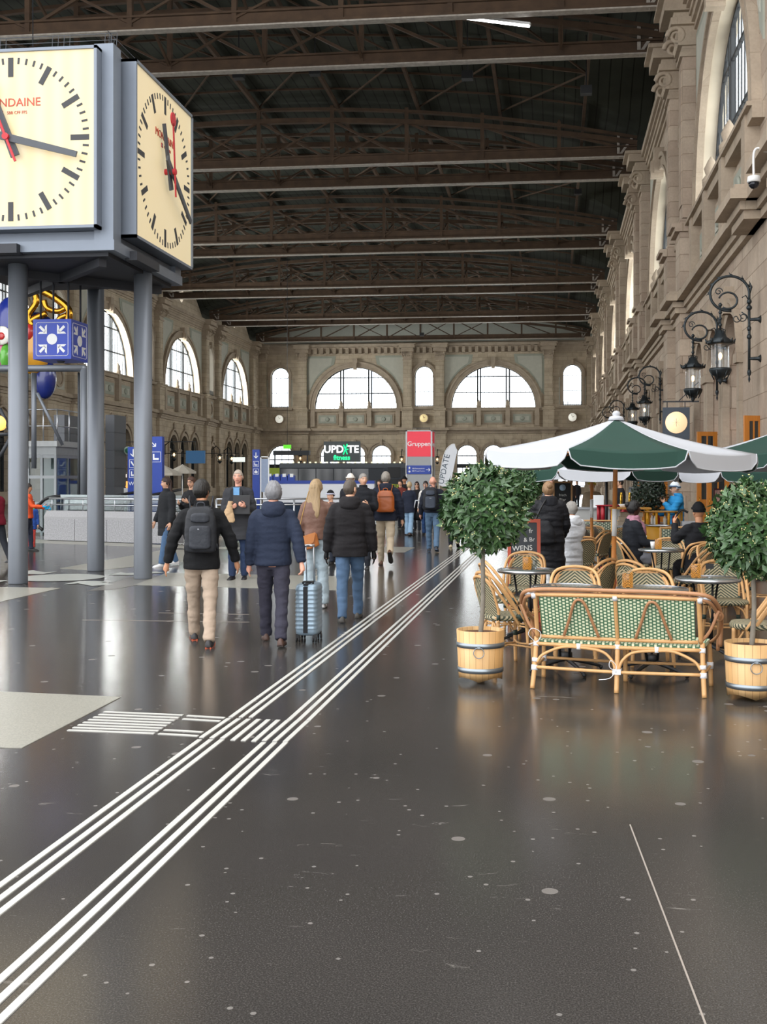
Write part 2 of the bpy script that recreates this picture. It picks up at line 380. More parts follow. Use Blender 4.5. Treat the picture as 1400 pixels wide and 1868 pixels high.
for i in range(8):
    f = i / 7; va = 1299 + 33.5 * f; ua = 190 - 66 * f; tstripe(mb, G(ua, va), G(334 - 52 * f, va + 6), .028)
mb.build('tactile_attention_field', TACT, label='field of long white bars beside the pale floor slab', cat='tactile field')
for k_, lab_, grp_ in ((0, 'upper pair of short white bars joining the barred field to the tactile bands', 0), (1, 'lower pair of short white bars joining the barred field to the tactile bands', 0)):
  mb = MB()
  for (a, c2) in (((342, 1306), (410, 1310)), ((334, 1312), (402, 1316)), ((300, 1332), (370, 1336)), ((290, 1339), (362, 1343)))[k_ * 2:k_ * 2 + 2]: tstripe(mb, G(*a), G(*c2), .028)
  mb.build('tactile_link', TACT, label=lab_, cat='tactile line')
# ---- wall frames
class W:
    def __init__(s, o, ax, n): s.o = Vector(o); s.ax = Vector(ax); s.n = Vector(n)
    def p(s, a, z, d): return s.o + s.ax * a + Vector((0, 0, z)) + s.n * d
def wb(mb, w, s0, s1, z0, z1, n0, n1):
    mb.add([w.p(a, z, d) for a in (s0, s1) for d in (n0, n1) for z in (z0, z1)], [(0, 1, 3, 2), (4, 6, 7, 5), (0, 4, 5, 1), (2, 3, 7, 6), (0, 2, 6, 4), (1, 5, 7, 3)])
def ring(mb, w, sc, zc, r0, r1, n0, n1, a0=0, a1=pi, k=28):
    R = []
    for i in range(k + 1):
        a = a0 + (a1 - a0) * i / k; R.append([w.p(sc + r * cos(a), zc + r * sin(a), d) for r, d in ((r0, n0), (r1, n0), (r1, n1), (r0, n1))])
    mb.loft(R, smooth=False)
WR = W((XR, 0, 0), (0, 1, 0), (-1, 0, 0)); WL = W((XL, 0, 0), (0, 1, 0), (1, 0, 0)); WF = W((0, YF, 0), (1, 0, 0), (0, -1, 0))
def wallM(w): # local x->ax, y->z
    ax = w.ax; ay = Vector((0, 0, 1)); n = ax.cross(ay)
    return n, lambda d: frameM(w.p(0, 0, d), ax, ay)
SILL = 11.0; WR_R = 5.5
def arch_hole(c, hw, z0, zs, n=20, pointed=False):
    if pointed:
        top = [(c + hw * cos(a), zs + hw * 1.12 * sin(a)) for a in [pi * i / n for i in range(n + 1)]]
    else: top = arc(c, zs, hw, 0, pi, n)
    return [(c - hw, z0), (c + hw, z0)] + top
SW_H, SW_Z0, SW_S = 1.2, 11.3, 15.3
def build_wall(name, w, s0, s1, bigs, smalls, lows, gables, lowhole):
    holes = [arch_hole(c, WR_R, SILL, SILL + .001) for c in bigs] + [arch_hole(c, SW_H, SW_Z0, SW_S) for c in smalls]
    outer = [(s0, 8.3), (s1, 8.3), (s1, 19.6)]
    for c in sorted(gables, reverse=True): outer += [(c + 7.0, 19.6), (c + 4, 21.9), (c, 22.7), (c - 4, 21.9), (c - 7.0, 19.6)]; holes.append([(c + .7 * cos(-a), 21.0 + .85 * sin(-a)) for a in [2 * pi * i / 20 for i in range(20)]])
    outer += [(s0, 19.6)]
    n, M = wallM(w)
    root = link(name, None, kind='structure')
    holed('upper_wall', outer, holes, .7, M(-.35), [STONE2 if w is not WR else STONE, JAMB], parent=root)
    holed('lower_wall', [(s0, 0), (s1, 0), (s1, 8.3), (s0, 8.3)], [arch_hole(*h) for h in lowhole], .9, M(-.18), STONE2 if w is not WR else STONE, parent=root)
    return root
def big_trim(w, c, root):
    mb = MB(); ring(mb, w, c, SILL, 5.5, 5.95, -.02, .16); ring(mb, w, c, SILL, 5.95, 6.15, -.02, .26); ring(mb, w, c, SILL, 5.42, 5.55, -.02, .22)
    wb(mb, w, c - .3, c + .3, 16.3, 17.5, 0, .45); wb(mb, w, c - .2, c + .2, 16.1, 16.9, 0, .6)
    mb.build('arch_moulding', STONE3, root)
    mb = MB()
    for sg in (-1, 1):   # spandrel panels
        pts = [(c + sg * 6.55, 12.6), (c + sg * 6.55, 17.9), (c + sg * 2.6, 17.9)] + [(c + sg * 6.45 * cos(a), SILL + 6.45 * sin(a)) for a in [1.12 - .8 * i / 8 for i in range(9)]]
        mb.prism(pts, w.p(0, 0, .0), w.ax, (0, 0, 1), w.n, .05)
        cx = c + sg * 5.0; cz = 16.6; q = [(cx + (x - cx) * .8, cz + (z - cz) * .8) for x, z in pts]; mb.mi = 1; mb.prism(q, w.p(0, 0, .05), w.ax, (0, 0, 1), w.n, .02); mb.mi = 0
    mb.build('spandrel_panel', [PLASTER2, PLASTER], root)
    mb = MB()
    wb(mb, w, c - 6.6, c + 6.6, 10.65, 10.95, 0, .32); wb(mb, w, c - 6.6, c + 6.6, 10.95, 11.06, 0, .45)
    for x in (-5.6, -1.85, 1.85, 5.6): wb(mb, w, c + x - .28, c + x + .28, 8.7, 11.1, 0, .42 if abs(x) < 3 else .38)
    for x in (-1.85, 1.85): mb.lathe([(.02, 0), (.28, 0), (.3, .25), (.18, .4), (.24, .6), (.12, .85), (.02, 1)], w.p(c + x, 11.1, .15), 10)
    mb.build('sill_course', STONE3, root)
    mb = MB()
    for x in (-3.7, 0, 3.7):
        wb(mb, w, c + x - 1.38, c + x + 1.38, 8.95, 10.4, 0, .1); mb.mi = 1; wb(mb, w, c + x - 1.15, c + x + 1.15, 9.15, 10.2, .1, .14); mb.mi = 2; wb(mb, w, c + x - .9, c + x + .9, 9.4, 9.95, .14, .17); mb.mi = 1
        mb.loft([[w.p(c + x + r * cos(a), 9.68 + r * .9 * sin(a), d) for a in [2 * pi * i / 14 for i in range(14)]] for r, d in ((.3, .17), (.3, .24), (.18, .24))]); mb.mi = 0
    mb.build('balustrade_panel', [STONE3, PLASTER2, PLASTER], root)
NW = [0]
def window(w, c, big, extra=''):
    NW[0] += 1; root = link('window_%d' % NW[0], None, kind='structure'); mb = MB(); d = -.5
    if big:
        ring(mb, w, c, SILL, 5.36, 5.52, d - .06, d + .06)
        for x in (-2.05, -1.65, 1.65, 2.05):
            h = sqrt(5.4 ** 2 - x * x); mb.beam(w.p(c + x, SILL, d), w.p(c + x, SILL + h, d), .17, .14, up=w.n)
        for z in (13.05, 15.1):
            h = sqrt(5.4 ** 2 - (z - SILL) ** 2); mb.beam(w.p(c - h, z, d), w.p(c + h, z, d), .11, .1, up=w.n)
        mb.beam(w.p(c - 5.4, SILL + .05, d), w.p(c + 5.4, SILL + .05, d), .12, .1, up=w.n)
        for i in range(-9, 10):
            x = i * .58
            if abs(abs(x) - 1.85) < .4: continue
            h = sqrt(max(.1, 5.4 ** 2 - x * x)); mb.beam(w.p(c + x, SILL, d), w.p(c + x, SILL + h, d), .045, .04, up=w.n)
        gl = [(5.4 * cos(a), SILL + 5.4 * sin(a)) for a in [pi * i / 24 for i in range(25)]]
    else:
        ring(mb, w, c, SW_S, 1.12, 1.22, d - .05, d + .05, k=16)
        for x in (-1.17, 1.17): mb.beam(w.p(c + x, SW_Z0, d), w.p(c + x, SW_S, d), .1, .1, up=w.n)
        for z in (SW_Z0 + .1, 13.2, 15.1): mb.beam(w.p(c - 1.15, z, d), w.p(c + 1.15, z, d), .06, .08, up=w.n)
        for x in (-.58, 0, .58): mb.beam(w.p(c + x, SW_Z0, d), w.p(c + x, SW_S + .9, d), .025, .04, up=w.n)
        for i in range(9): mb.beam(w.p(c - 1.1 + i * .275, SW_Z0, d + .5), w.p(c - 1.1 + i * .275, SW_Z0 + .5, d + .5), .05, .05, up=w.n)
        mb.beam(w.p(c - 1.2, SW_Z0 + .05, d + .5), w.p(c + 1.2, SW_Z0 + .05, d + .5), .08, .1, up=w.n)
        gl = [(1.15, SW_Z0), (1.15, SW_S)] + [(1.15 * cos(a), SW_S + 1.15 * sin(a)) for a in [pi * i / 14 for i in range(15)]] + [(-1.15, SW_Z0)]
    mb.build('window_bars', MUNT, root)
    g_ = MB(); g_.prism([(c + x, z) for x, z in gl], w.p(0, 0, d - .02), w.ax, (0, 0, 1), w.n, .012); g_.build('pane', GLASSW, root)
    return root
def pilaster(w, c, root, near=False):
    mb = MB()
    wb(mb, w, c - .55, c + .55, 11.3, 17.4, 0, .5); wb(mb, w, c - .62, c + .62, 11.0, 11.25, 0, .6); wb(mb, w, c - .4, c + .4, 11.8, 17.0, .5, .54)
    wb(mb, w, c - .7, c + .7, 8.5, 11.0, 0, .62)
    for z0, z1, d in ((10.75, 10.9, .8), (10.9, 11.05, .92)): wb(mb, w, c - .8, c + .8, z0, z1, 0, d)
    wb(mb, w, c - .78, c + .78, 0, 8.0, 0, .62); wb(mb, w, c - .9, c + .9, 0, 1.1, 0, .75)
    mb.build('pilaster', STONE if w is WR else STONE2, root)
    cp = MB()
    for z0, z1, e, d in ((17.2, 17.35, .62, .6), (17.35, 17.6, .56, .52), (17.6, 18.3, .66, .68), (18.3, 18.55, .85, .95), (18.55, 18.75, .8, .85), (18.75, 19.15, 1.0, 1.2), (19.15, 19.3, 1.12, 1.4)):
        wb(cp, w, c - e, c + e, z0, z1, 0, d)
    for sg in (-1, 1):
        pts = []
        for i in range(22):
            a = i * .5; r = .34 * (1 - i / 26); pts.append(w.p(c + sg * (.62 + 0 * r), 17.95 + r * sin(a), .72 + r * cos(a)))
        cp.tube(pts, [.1 * (1 - i / 30) for i in range(22)], 6)
        pts = [p + w.ax * sg * -.02 for p in pts]
    for i in range(5): cp.ball(w.p(c - .44 + i * .22, 17.75, .66), (.09, .09, .13), 6, 5)
    cp.build('capital', STONE3, root)
def lower_trim(w, s0, s1, root, pils, deep=.27):
    mb = MB()
    for z0, z1, d in ((7.75, 7.95, .42), (7.95, 8.15, .52), (8.15, 8.38, .78), (8.38, 8.5, .66)):
        wb(mb, w, s0, s1, z0, z1, 0, d)
        for c in pils: wb(mb, w, c - .78 - (d - .3), c + .78 + (d - .3), z0, z1, 0, d + .38)
    for z0, z1, d in ((18.15, 18.35, .1), (18.35, 18.6, .22), (18.6, 18.8, .3), (18.95, 19.3, .55), (18.8, 18.95, .42)): wb(mb, w, s0, s1, z0, z1, 0, d)
    wb(mb, w, s0, s1, 0, .9, 0, deep + .08)
    mb.build('cornice', STONE3, root)
def low_arch(mb, w, c, hw, zs, pointed=False, d=.27):
    if pointed:
        for r0, r1, n1 in ((hw, hw + .28, d + .1), (hw + .28, hw + .42, d + .2)):
            R = []
            for i in range(21):
                a = pi * i / 20; k = 1 + .1 * (1 - abs(cos(a))) ** 2 * (1 if r1 > hw + .3 else 0)
                R.append([w.p(c + r * cos(a), zs + r * 1.12 * k * sin(a), n) for r, n in ((r0, d - .1), (r1, d - .1), (r1, n1), (r0, n1))])
            mb.loft(R, smooth=False)
        mb.lathe([(.05, 0), (.16, .05), (.1, .3), (.16, .45), (.02, .7)], w.p(c, zs + (hw + .4) * 1.2, d + .12), 8)
    else:
        ring(mb, w, c, zs, hw, hw + .3, d - .1, d + .1); ring(mb, w, c, zs, hw + .3, hw + .42, d - .1, d + .18)
        wb(mb, w, c - .16, c + .16, zs + hw, zs + hw + .75, d, d + .28)
    for sg in (-1, 1):
        x = c + sg * (hw + .17)
        wb(mb, w, x - .2, x + .2, .9, zs - .25, d - .1, d + .1); wb(mb, w, x - .26, x + .26, zs - .25, zs, d - .1, d + .18)
# ---------------- walls
rb = [c for c in BAYS]; rs = [c + 9.7 for c in BAYS[:-1]]
lowR = [(c + dx, 1.25, -.1, 5.0) for c in BAYS for dx in (-3.3, 0, 3.3)]
lowL = [(c + dx, 1.25, -.1, 4.9, 20, True) for c in BAYS[1:] for dx in (-3.3, 0, 3.3)] + [(c + 9.7, .85, -.1, 4.6, 20, True) for c in BAYS[1:-1]]
FB = [-25.55, -7.65]; FS = [-35.6, -16.6, 2.4]
lowF = [(c + dx, 1.3, -.1, 5.0) for c in FB for dx in (-3.4, 0, 3.4)] + [(-35.4, 1.75, -.1, 4.55), (2.3, 1.75, -.1, 4.55)]
wr = build_wall('wall_right', WR, 2.0, YF + .7, rb, rs, [], rb, [h for h in lowR])
wl = build_wall('wall_left', WL, 26.0, YF + .7, rb[1:], rs[1:], [], rb[1:], lowL)
wf = build_wall('wall_back', WF, XL - .7, XR + .7, FB, FS, [], [], lowF)
rp = sorted([c - 7.4 for c in BAYS] + [c + 7.4 for c in BAYS])
lower_trim(WR, 2.0, YF, wr, rp); lower_trim(WL, 26.0, YF, wl, [p for p in rp if p > 26]); fp = [-32.5, -18.7, -14.5, -.6, -37.9, 4.8]; lower_trim(WF, XL, XR, wf, fp)
for c in BAYS[1:]: big_trim(WR, c, wr); window(WR, c, 1)
for c in BAYS[2:]: big_trim(WL, c, wl); window(WL, c, 1)
for c in FB: big_trim(WF, c, wf); window(WF, c, 1)
for c in rs[1:]: window(WR, c, 0)
for c in rs[2:]: window(WL, c, 0)
for c in FS: window(WF, c, 0)
for p in rp[3:]:
    pilaster(WR, p, wr)
    if p > 60: pilaster(WL, p, wl)
for p in fp: pilaster(WF, p, wf)
# small-window surrounds
for w_, cs, root in ((WR, rs[1:], wr), (WL, rs[2:], wl), (WF, FS, wf)):
    for c in cs:
        mb = MB(); ring(mb, w_, c, SW_S, 1.2, 1.5, -.02, .14, k=18); ring(mb, w_, c, SW_S, 1.5, 1.62, -.02, .2, k=18)
        for sg in (-1, 1): wb(mb, w_, c + sg * 1.37 - .17, c + sg * 1.37 + .17, 11.3, 15.1, 0, .13); wb(mb, w_, c + sg * 1.37 - .22, c + sg * 1.37 + .22, 15.1, 15.3, 0, .2)
        wb(mb, w_, c - .15, c + .15, 16.5, 17.2, 0, .3); wb(mb, w_, c - 1.7, c + 1.7, 10.9, 11.15, 0, .35)
        mb.mi = 1; wb(mb, w_, c - 1.7, c - 1.58, 11.4, 14.9, 0, .06); wb(mb, w_, c + 1.58, c + 1.7, 11.4, 14.9, 0, .06); mb.build('window_surround', [STONE3, PLASTER], root)
        mb = MB()
        if w_ is not WF:
            mb.loft([[w_.p(c + r * cos(a), 9.7 + r * sin(a), d) for a in [2 * pi * i / 20 for i in range(20)]] for r, d in ((.75, .0), (.75, .14), (.55, .14), (.55, .05))], smooth=False); mb.mi = 1
            wb(mb, w_, c - 1, c + 1, 8.8, 10.6, 0, .04); mb.build('roundel', [STONE3, PLASTER], root)
# lower arches mouldings and infill
for h in lowR:
    if h[0] < 24: continue
    mb = MB(); low_arch(mb, WR, h[0], h[1], h[3]); mb.build('arch_moulding', STONE3, wr)
for h in lowL:
    if h[0] < 60: continue
    mb = MB(); low_arch(mb, WL, h[0], h[1], h[3], True); mb.build('arch_moulding', STONE3, wl)
for h in lowF:
    mb = MB(); low_arch(mb, WF, h[0], h[1], h[3]); mb.build('arch_moulding', STONE3, wf)
# frieze of little arches on the back wall
mb = MB()
x = -31.6
while x < -1.2:
    wb(mb, WF, x - .2, x + .2, 18.15, 19.0, 0, .55); ring(mb, WF, x + .42, 18.75, .22, .34, .1, .5, k=6); x += .84
wb(mb, WF, -32, -1, 19.0, 19.35, 0, .75); mb.build('arcade_frieze', STONE3, wf)
mb = MB(); wb(mb, WF, XL, XR, 19.6, 24, -.6, -.1); mb.build('gable_wall', mat('pale gable boarding', 'a9aba2', .8), wf)
# windows / doors in the lower arches
ND = [0]
def archdoor(w, c, hw, zs, m_frame, m_glass, k=1.0, d=-.35, transom=3.0):
    ND[0] += 1; root = link('door_%d' % ND[0], None, kind='structure'); mb = MB()
    R = [(c + x, z) for x, z in [(hw, 0), (hw, zs)] + [(hw * cos(a), zs + k * hw * sin(a)) for a in [pi * i / 14 for i in range(1, 14)]] + [(-hw, zs), (-hw, 0)]]
    for a_, b_ in zip(R, R[1:]): mb.beam(w.p(a_[0], a_[1], d), w.p(b_[0], b_[1], d), .16, .12, up=w.n)
    mb.beam(w.p(c - hw, transom, d), w.p(c + hw, transom, d), .5, .16, up=w.n)
    mb.beam(w.p(c - hw, zs - .1, d), w.p(c + hw, zs - .1, d), .12, .12, up=w.n)
    for x in (-hw * .45, hw * .45, 0): mb.beam(w.p(c + x, 0, d), w.p(c + x, transom, d), .1, .1, up=w.n)
    for x in (-hw * .5, 0, hw * .5): mb.beam(w.p(c + x, transom, d), w.p(c + x, zs + k * hw * .86, d), .05, .08, up=w.n)
    mb.beam(w.p(c - hw, 1.0, d), w.p(c + hw, 1.0, d), .1, .1, up=w.n)
    mb.build('door_frame', m_frame, root)
    g_ = MB(); g_.prism(R, w.p(0, 0, d - .05), w.ax, (0, 0, 1), w.n, .015); g_.build('pane', m_glass, root)
for h in lowF: archdoor(WF, h[0], h[1], h[3], DARKG, GLASSW, 1, transom=3.6)
for h in lowL:
    if h[0] > 60: archdoor(WL, h[0], h[1], h[3], DARKG, GLASSD, 1.12, -.2, 4.4)
for h in lowR:
    if h[0] > 24: archdoor(WR, h[0], h[1], h[3], WOODO, GLASSD, 1, -.15, 3.25)
# dark rooms behind the left and right lower arches
mb = MB(); wb(mb, WR, 2, YF, 0, 8, -3.1, -3.0); wb(mb, WR, 2, YF, 7.9, 8, -3.0, -.63); mb.build('trim_1', mat('inner room wall', '8d8272', .9), kind='structure')
# ---- roof
def vault(x):
    t = (x - (XL + XR) / 2) / ((XR - XL) / 2); return 19.6 + 3.3 * sqrt(max(0, 1 - t * t * .985)) if abs(t) < 1 else 19.75
def dormer(y):
    best = 0
    for c in BAYS:
        t = abs(y - c) / 7.2
        if t < 1: best = max(best, 19.6 + 3.2 * (1 - t ** 1.8))
    return best
nx, ny = 60, 248; vs = []; y0, y1 = 22.0, YF + .6
for j in range(ny + 1):
    for i in range(nx + 1):
        x = XL - .6 + (XR - XL + 1.2) * i / nx; y = y0 + (y1 - y0) * j / ny; z = max(vault(x), dormer(y)); vs.append((x, y, z))
fs = [(j * (nx + 1) + i, j * (nx + 1) + i + 1, (j + 1) * (nx + 1) + i + 1, (j + 1) * (nx + 1) + i) for j in range(ny) for i in range(nx)]
mb = MB(); mb.add(vs, fs); ceil = mb.build('ceiling', ROOFM, kind='structure')
# ---- trusses
TY = []
for c in BAYS[1:]: TY += [c - 7.4, c + 7.4]
TY = sorted(TY); ZB = 19.3
def truss():
    root = link('roof_truss', None); X0, X1 = XL + .7, XR - .7; n = 10; xs = [X0 + (X1 - X0) * i / n for i in range(n + 1)]
    def top(x): t = (x - (X0 + X1) / 2) / ((X1 - X0) / 2); return 20.3 + 2.25 * (1 - t * t)
    def rib(x): t = (x - (X0 + X1) / 2) / ((X1 - X0) / 2); return 20.0 + 1.9 * (1 - t * t)
    mb = MB(); mb.box(X0, X1, -.16, .16, ZB, ZB + .12); mb.box(X0, X1, -.02, .02, ZB + .1, ZB + .55); mb.box(X0, X1, -.14, .14, ZB + .5, ZB + .58); mb.build('bottom_chord', IRON, root)
    mb = MB(); mb.box(X0, X1, -.2, .2, ZB - .06, ZB); mb.build('flange', IRONL, root, label='pale worn bottom flange')
    ps = [(X0 + (X1 - X0) * i / 40) for i in range(41)]
    mb = MB()
    for a_, b_ in zip(ps, ps[1:]): mb.beam((a_, 0, top(a_)), (b_, 0, top(b_)), .22, .16)
    mb.build('top_chord', IRON, root); mb = MB()
    for a_, b_ in zip(ps, ps[1:]): mb.beam((a_, 0, rib(a_)), (b_, 0, rib(b_)), .3, .26)
    mb.build('arched_rib', IRON, root)
    for x in xs[1:-1]:
        MB().beam((x, 0, ZB), (x, 0, top(x) + .2), .2, .2).build('vertical_strut', IRON, root)
    for i in range(n):
        a_, b_ = xs[i], xs[i + 1]
        MB().beam((a_, .03, (ZB + .3) if i < 5 else rib(a_)), (b_, .03, rib(b_) if i < 5 else ZB + .3), .12, .12).build('diagonal_brace', IRON, root)
        if 2 < i < 7: MB().beam((b_, -.05, (ZB + .3) if i < 5 else rib(b_)), (a_, -.05, rib(a_) if i < 5 else ZB + .3), .09, .09).build('diagonal_brace', IRON, root)
    for sx, X in ((1, X1), (-1, X0)):
        mb = MB(); mb.beam((X - sx * 1.0, 0, ZB - .05), (X - sx * .2, 0, ZB + 1.1), .12, .12); mb.beam((X - sx * 1.0, 0, ZB - .05), (X - sx * 1.0, 0, ZB + 1.2), .14, .12)
        mb.build('end_bracket', IRONL, root)
    return root
ordn = ['nearest', 'second', 'third', 'fourth', 'fifth', 'sixth', 'seventh', 'eighth', 'ninth', 'tenth', 'eleventh']
t0 = None
for i, y in enumerate([t for t in TY if t > 35]):
    lab = 'rusty iron roof truss spanning the hall, %s from the clock end' % ordn[i]
    if t0 is None:
        t0 = truss(); t0.location = (0, y, 0); t0['label'] = lab; t0['category'] = 'roof truss'; t0['group'] = 'roof trusses'
    else: dup(t0, (0, y, 0), label=lab)
# longitudinal purlins and bracing
for i in range(9):
    x = XL + 3.6 + i * 4.54; z = vault(x) - .25
    mb = MB(); mb.beam((x, 22, z), (x, YF, z), .16, .26); mb.build('roof_purlin', IRON, ceil)
mb = MB()
for i, c in enumerate(BAYS[1:]):
    for j in range(8):
        xa = XL + 3.6 + j * 4.54; xb = xa + 4.54
        mb.beam((xa, c - 7.4, vault(xa) - .2), (xb, c, vault(xb) - .2), .07, .08); mb.beam((xb, c, vault(xb) - .2), (xa, c + 7.4, vault(xa) - .2), .07, .08)
        mb.beam((xa, c, vault(xa) - .15), (xb, c, vault(xb) - .15), .1, .16)
        for dy in (-4.9, -2.45, 2.45, 4.9): mb.beam((xa, c + dy, vault(xa) - .08), (xb, c + dy, vault(xb) - .08), .06, .1)
mb.build('roof_bracing', IRON, ceil)
for j in range(9):   # slanting stays between the paired trusses
    xa = XL + .7 + (XR - XL - 1.4) * (j + 1) / 10
    mb = MB()
    for c in BAYS[1:-1]:
        mb.beam((xa, c + 7.4, 21.4), (xa, c + 12.0, 19.6), .1, .12)
        mb.beam((xa, c + 7.4, 19.6), (xa, c + 12.0, 21.4), .1, .12)
    mb.build('roof_stay', IRON, ceil)
# lit tube under the roof and small loudspeakers
a = at(848, 29, 44); b2 = at(968, 44, 43)
r = thing('tube_lamp', 'lit white fluorescent tube hanging among the roof trusses', 'lamp', (a + b2) / 2); d = (b2 - a) / 2
MB().beam(-d, d, .14, .1).build('lamp_housing', WHITEP, r); MB().tube([-d * .97 - Vector((0, 0, .08)), d * .97 - Vector((0, 0, .08))], .06, 8).build('tube', TUBE, r)
MB().beam((0, 0, .05), (0, 0, vault(r.location.x) - r.location.z), .03, .03).build('hanger', BLACK, r)
sp = None
for i, (u, v, t) in enumerate([(853, 138, 50), (1070, 165, 50), (1055, 350, 75), (575, 130, 52), (436, 137, 52), (770, 610, 128)]):
    p = at(u, v, t); pos = ['left of the middle behind the second truss', 'near the right wall behind the second truss', 'right of the fourth truss', 'half left behind the second truss', 'beside the clock roof', 'low at the middle of the end wall'][i]
    r = thing('roof_loudspeaker', 'small dark box hanging under the roof, ' + pos, 'loudspeaker', p, 0, 'boxes under the roof')
    MB().box(-.25, .25, -.2, .2, -.18, .18).build('body', BLACK, r); MB().beam((0, 0, .15), (0, 0, max(.4, vault(p.x) - p.z)), .05, .05).build('hanger', BLACK, r)
# ============================================================ CLOCK
ck = thing('station_clock', 'huge grey four-faced station clock on round steel columns', 'clock', (-8.1, 17.85, 0))
X0, X1, Y0, Y1, Z0, Z1 = -1.53, 1.53, -1.58, 1.55, 5.2, 8.2
CZ = (Z0 + Z1) / 2
mb = MB(); mb.box(X0 + .1, X1 - .1, Y0 + .1, Y1 - .1, Z0, Z1)
mb.box(X1 - .32, X1 - .02, Y0 + .02, Y0 + .32, Z0 - .02, Z1 + .02); mb.box(X0 + .02, X0 + .32, Y0 + .02, Y0 + .32, Z0 - .02, Z1 + .02); mb.box(X1 - .32, X1 - .02, Y1 - .32, Y1 - .02, Z0 - .02, Z1 + .02); mb.box(X0 + .02, X0 + .32, Y1 - .32, Y1 - .02, Z0 - .02, Z1 + .02)
mb.box(X0, X1, Y0, Y1, Z0 - .1, Z0 + .06)
mb.build('housing', CLOCKF, ck)
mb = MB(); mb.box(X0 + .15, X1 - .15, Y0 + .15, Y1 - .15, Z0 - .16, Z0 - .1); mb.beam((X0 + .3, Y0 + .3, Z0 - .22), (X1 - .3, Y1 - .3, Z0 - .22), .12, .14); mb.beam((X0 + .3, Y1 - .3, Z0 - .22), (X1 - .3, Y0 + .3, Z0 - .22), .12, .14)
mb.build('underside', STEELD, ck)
FACEM = emis('backlit cream dial', 'eeddb0', .42); FACEN = FACEM.node_tree.nodes['Principled BSDF']
N = FACEM.node_tree.nodes; L = FACEM.node_tree.links
wv = N.new('ShaderNodeTexWave'); wv.bands_direction = 'X'; wv.inputs['Scale'].default_value = 1.1; wv.inputs['Distortion'].default_value = .6
tc = N.new('ShaderNodeTexCoord'); L.new(tc.outputs['Object'], wv.inputs[0]); L.new(mixc(N, L, wv.outputs[1], rgb('f2e2b6'), rgb('f8efd6')), FACEN.inputs['Emission Color'])
FACEN.inputs['Base Color'].default_value = rgb('b9a57c'); FACEN.inputs['Roughness'].default_value = .35
INK = mat('black dial marks', '2a2b2e', .5); INKG = mat('grey clock hand', '44484e', .5); REDH = mat('red second hand', 'b8232c', .5)
LRED = mat('red lettering', 'b4452f', .5)
def clock_face(parent, o, ax, n, half, hh, mm, ss, words=True):
    o = Vector(o); ax = Vector(ax); n = Vector(n); z = Vector((0, 0, 1))
    def P(x, y, d=0): return o + ax * x + z * y + n * d
    def bx(mb, x0, x1, y0, y1, d0, d1): mb.add([P(x, y, d) for x in (x0, x1) for d in (d0, d1) for y in (y0, y1)], [(0, 1, 3, 2), (4, 6, 7, 5), (0, 4, 5, 1), (2, 3, 7, 6), (0, 2, 6, 4), (1, 5, 7, 3)])
    def bar(mb, a, r0, r1, w, d0, d1, w2=None):
        u = Vector((sin(a), cos(a))); v = Vector((cos(a), -sin(a))); w2 = w2 or w
        mb.prism([(u.x * r + v.x * s, u.y * r + v.y * s) for r, s in ((r0, -w / 2), (r1, -w2 / 2), (r1, w2 / 2), (r0, w / 2))], P(0, 0, d0), ax, z, n, d1 - d0)
    box = MB(); h = half
    for q in ((-h, h, h - .045, h), (-h, h, -h, -h + .045), (-h, -h + .045, -h, h), (h - .045, h, -h, h)): bx(box, *q, 0, .27)
    bx(box, -h, h, -h, h, 0, .02); dl = box.build('dial_box', CLOCKF, parent)
    mb = MB(); bx(mb, -h + .04, h - .04, -h + .04, h - .04, .1, .24); dial = mb.build('dial', FACEM, parent)
    R = half * .905; mb = MB()
    for i in range(60):
        a = 2 * pi * i / 60
        if i % 5 == 0: bar(mb, a, R * .765, R, .085 * half / 1.4, .24, .246)
        else: bar(mb, a, R * .925, R, .032 * half / 1.4, .24, .246)
    mb.build('dial_marks', INK, dial)
    k = half / 1.4
    mb = MB(); bar(mb, 2 * pi * (hh + mm / 60) / 12, -.3 * k, .78 * k, .145 * k, .3, .33, .11 * k); mb.build('hour_hand', INKG, parent)
    mb = MB(); bar(mb, 2 * pi * mm / 60, -.3 * k, 1.16 * k, .12 * k, .35, .38, .09 * k); mb.build('minute_hand', INKG, parent)
    mb = MB(); a = 2 * pi * ss / 60; bar(mb, a, -.42 * k, .8 * k, .035 * k, .4, .42); c = (sin(a) * .86 * k, cos(a) * .86 * k)
    mb.prism([(c[0] + .115 * k * cos(t), c[1] + .115 * k * sin(t)) for t in [2 * pi * i / 24 for i in range(24)]], P(0, 0, .4), ax, z, n, .02)
    mb.prism([(.05 * cos(t), .05 * sin(t)) for t in [2 * pi * i / 16 for i in range(16)]], P(0, 0, .24), ax, z, n, .19); mb.build('second_hand', REDH, parent)
    if words:
        text('lettering', 'MONDAINE', .178, LRED, frameM(P(0, .55, .245), ax, z), dial); text('lettering', 'SBB CFF FFS', .062, LRED, frameM(P(.1, .4, .245), ax, z), dial)
        mb = MB(); mb.mi = 0; bx(mb, -.19, -.12, .365, .435, .24, .248); mb.mi = 1; bx(mb, -.178, -.132, .392, .408, .248, .25); bx(mb, -.163, -.147, .377, .423, .248, .25); mb.build('emblem', [REDH, WHITE], dial)
cx = (X0 + X1) / 2; cy = (Y0 + Y1) / 2
clock_face(ck, (cx - .03, Y0 + .1, 6.77), (1, 0, 0), (0, -1, 0), 1.36, 11, 17.5, 56.3)
clock_face(ck, (X1 - .1, cy + .28, 6.77), (0, 1, 0), (1, 0, 0), 1.38, 11, 20.5, 59)
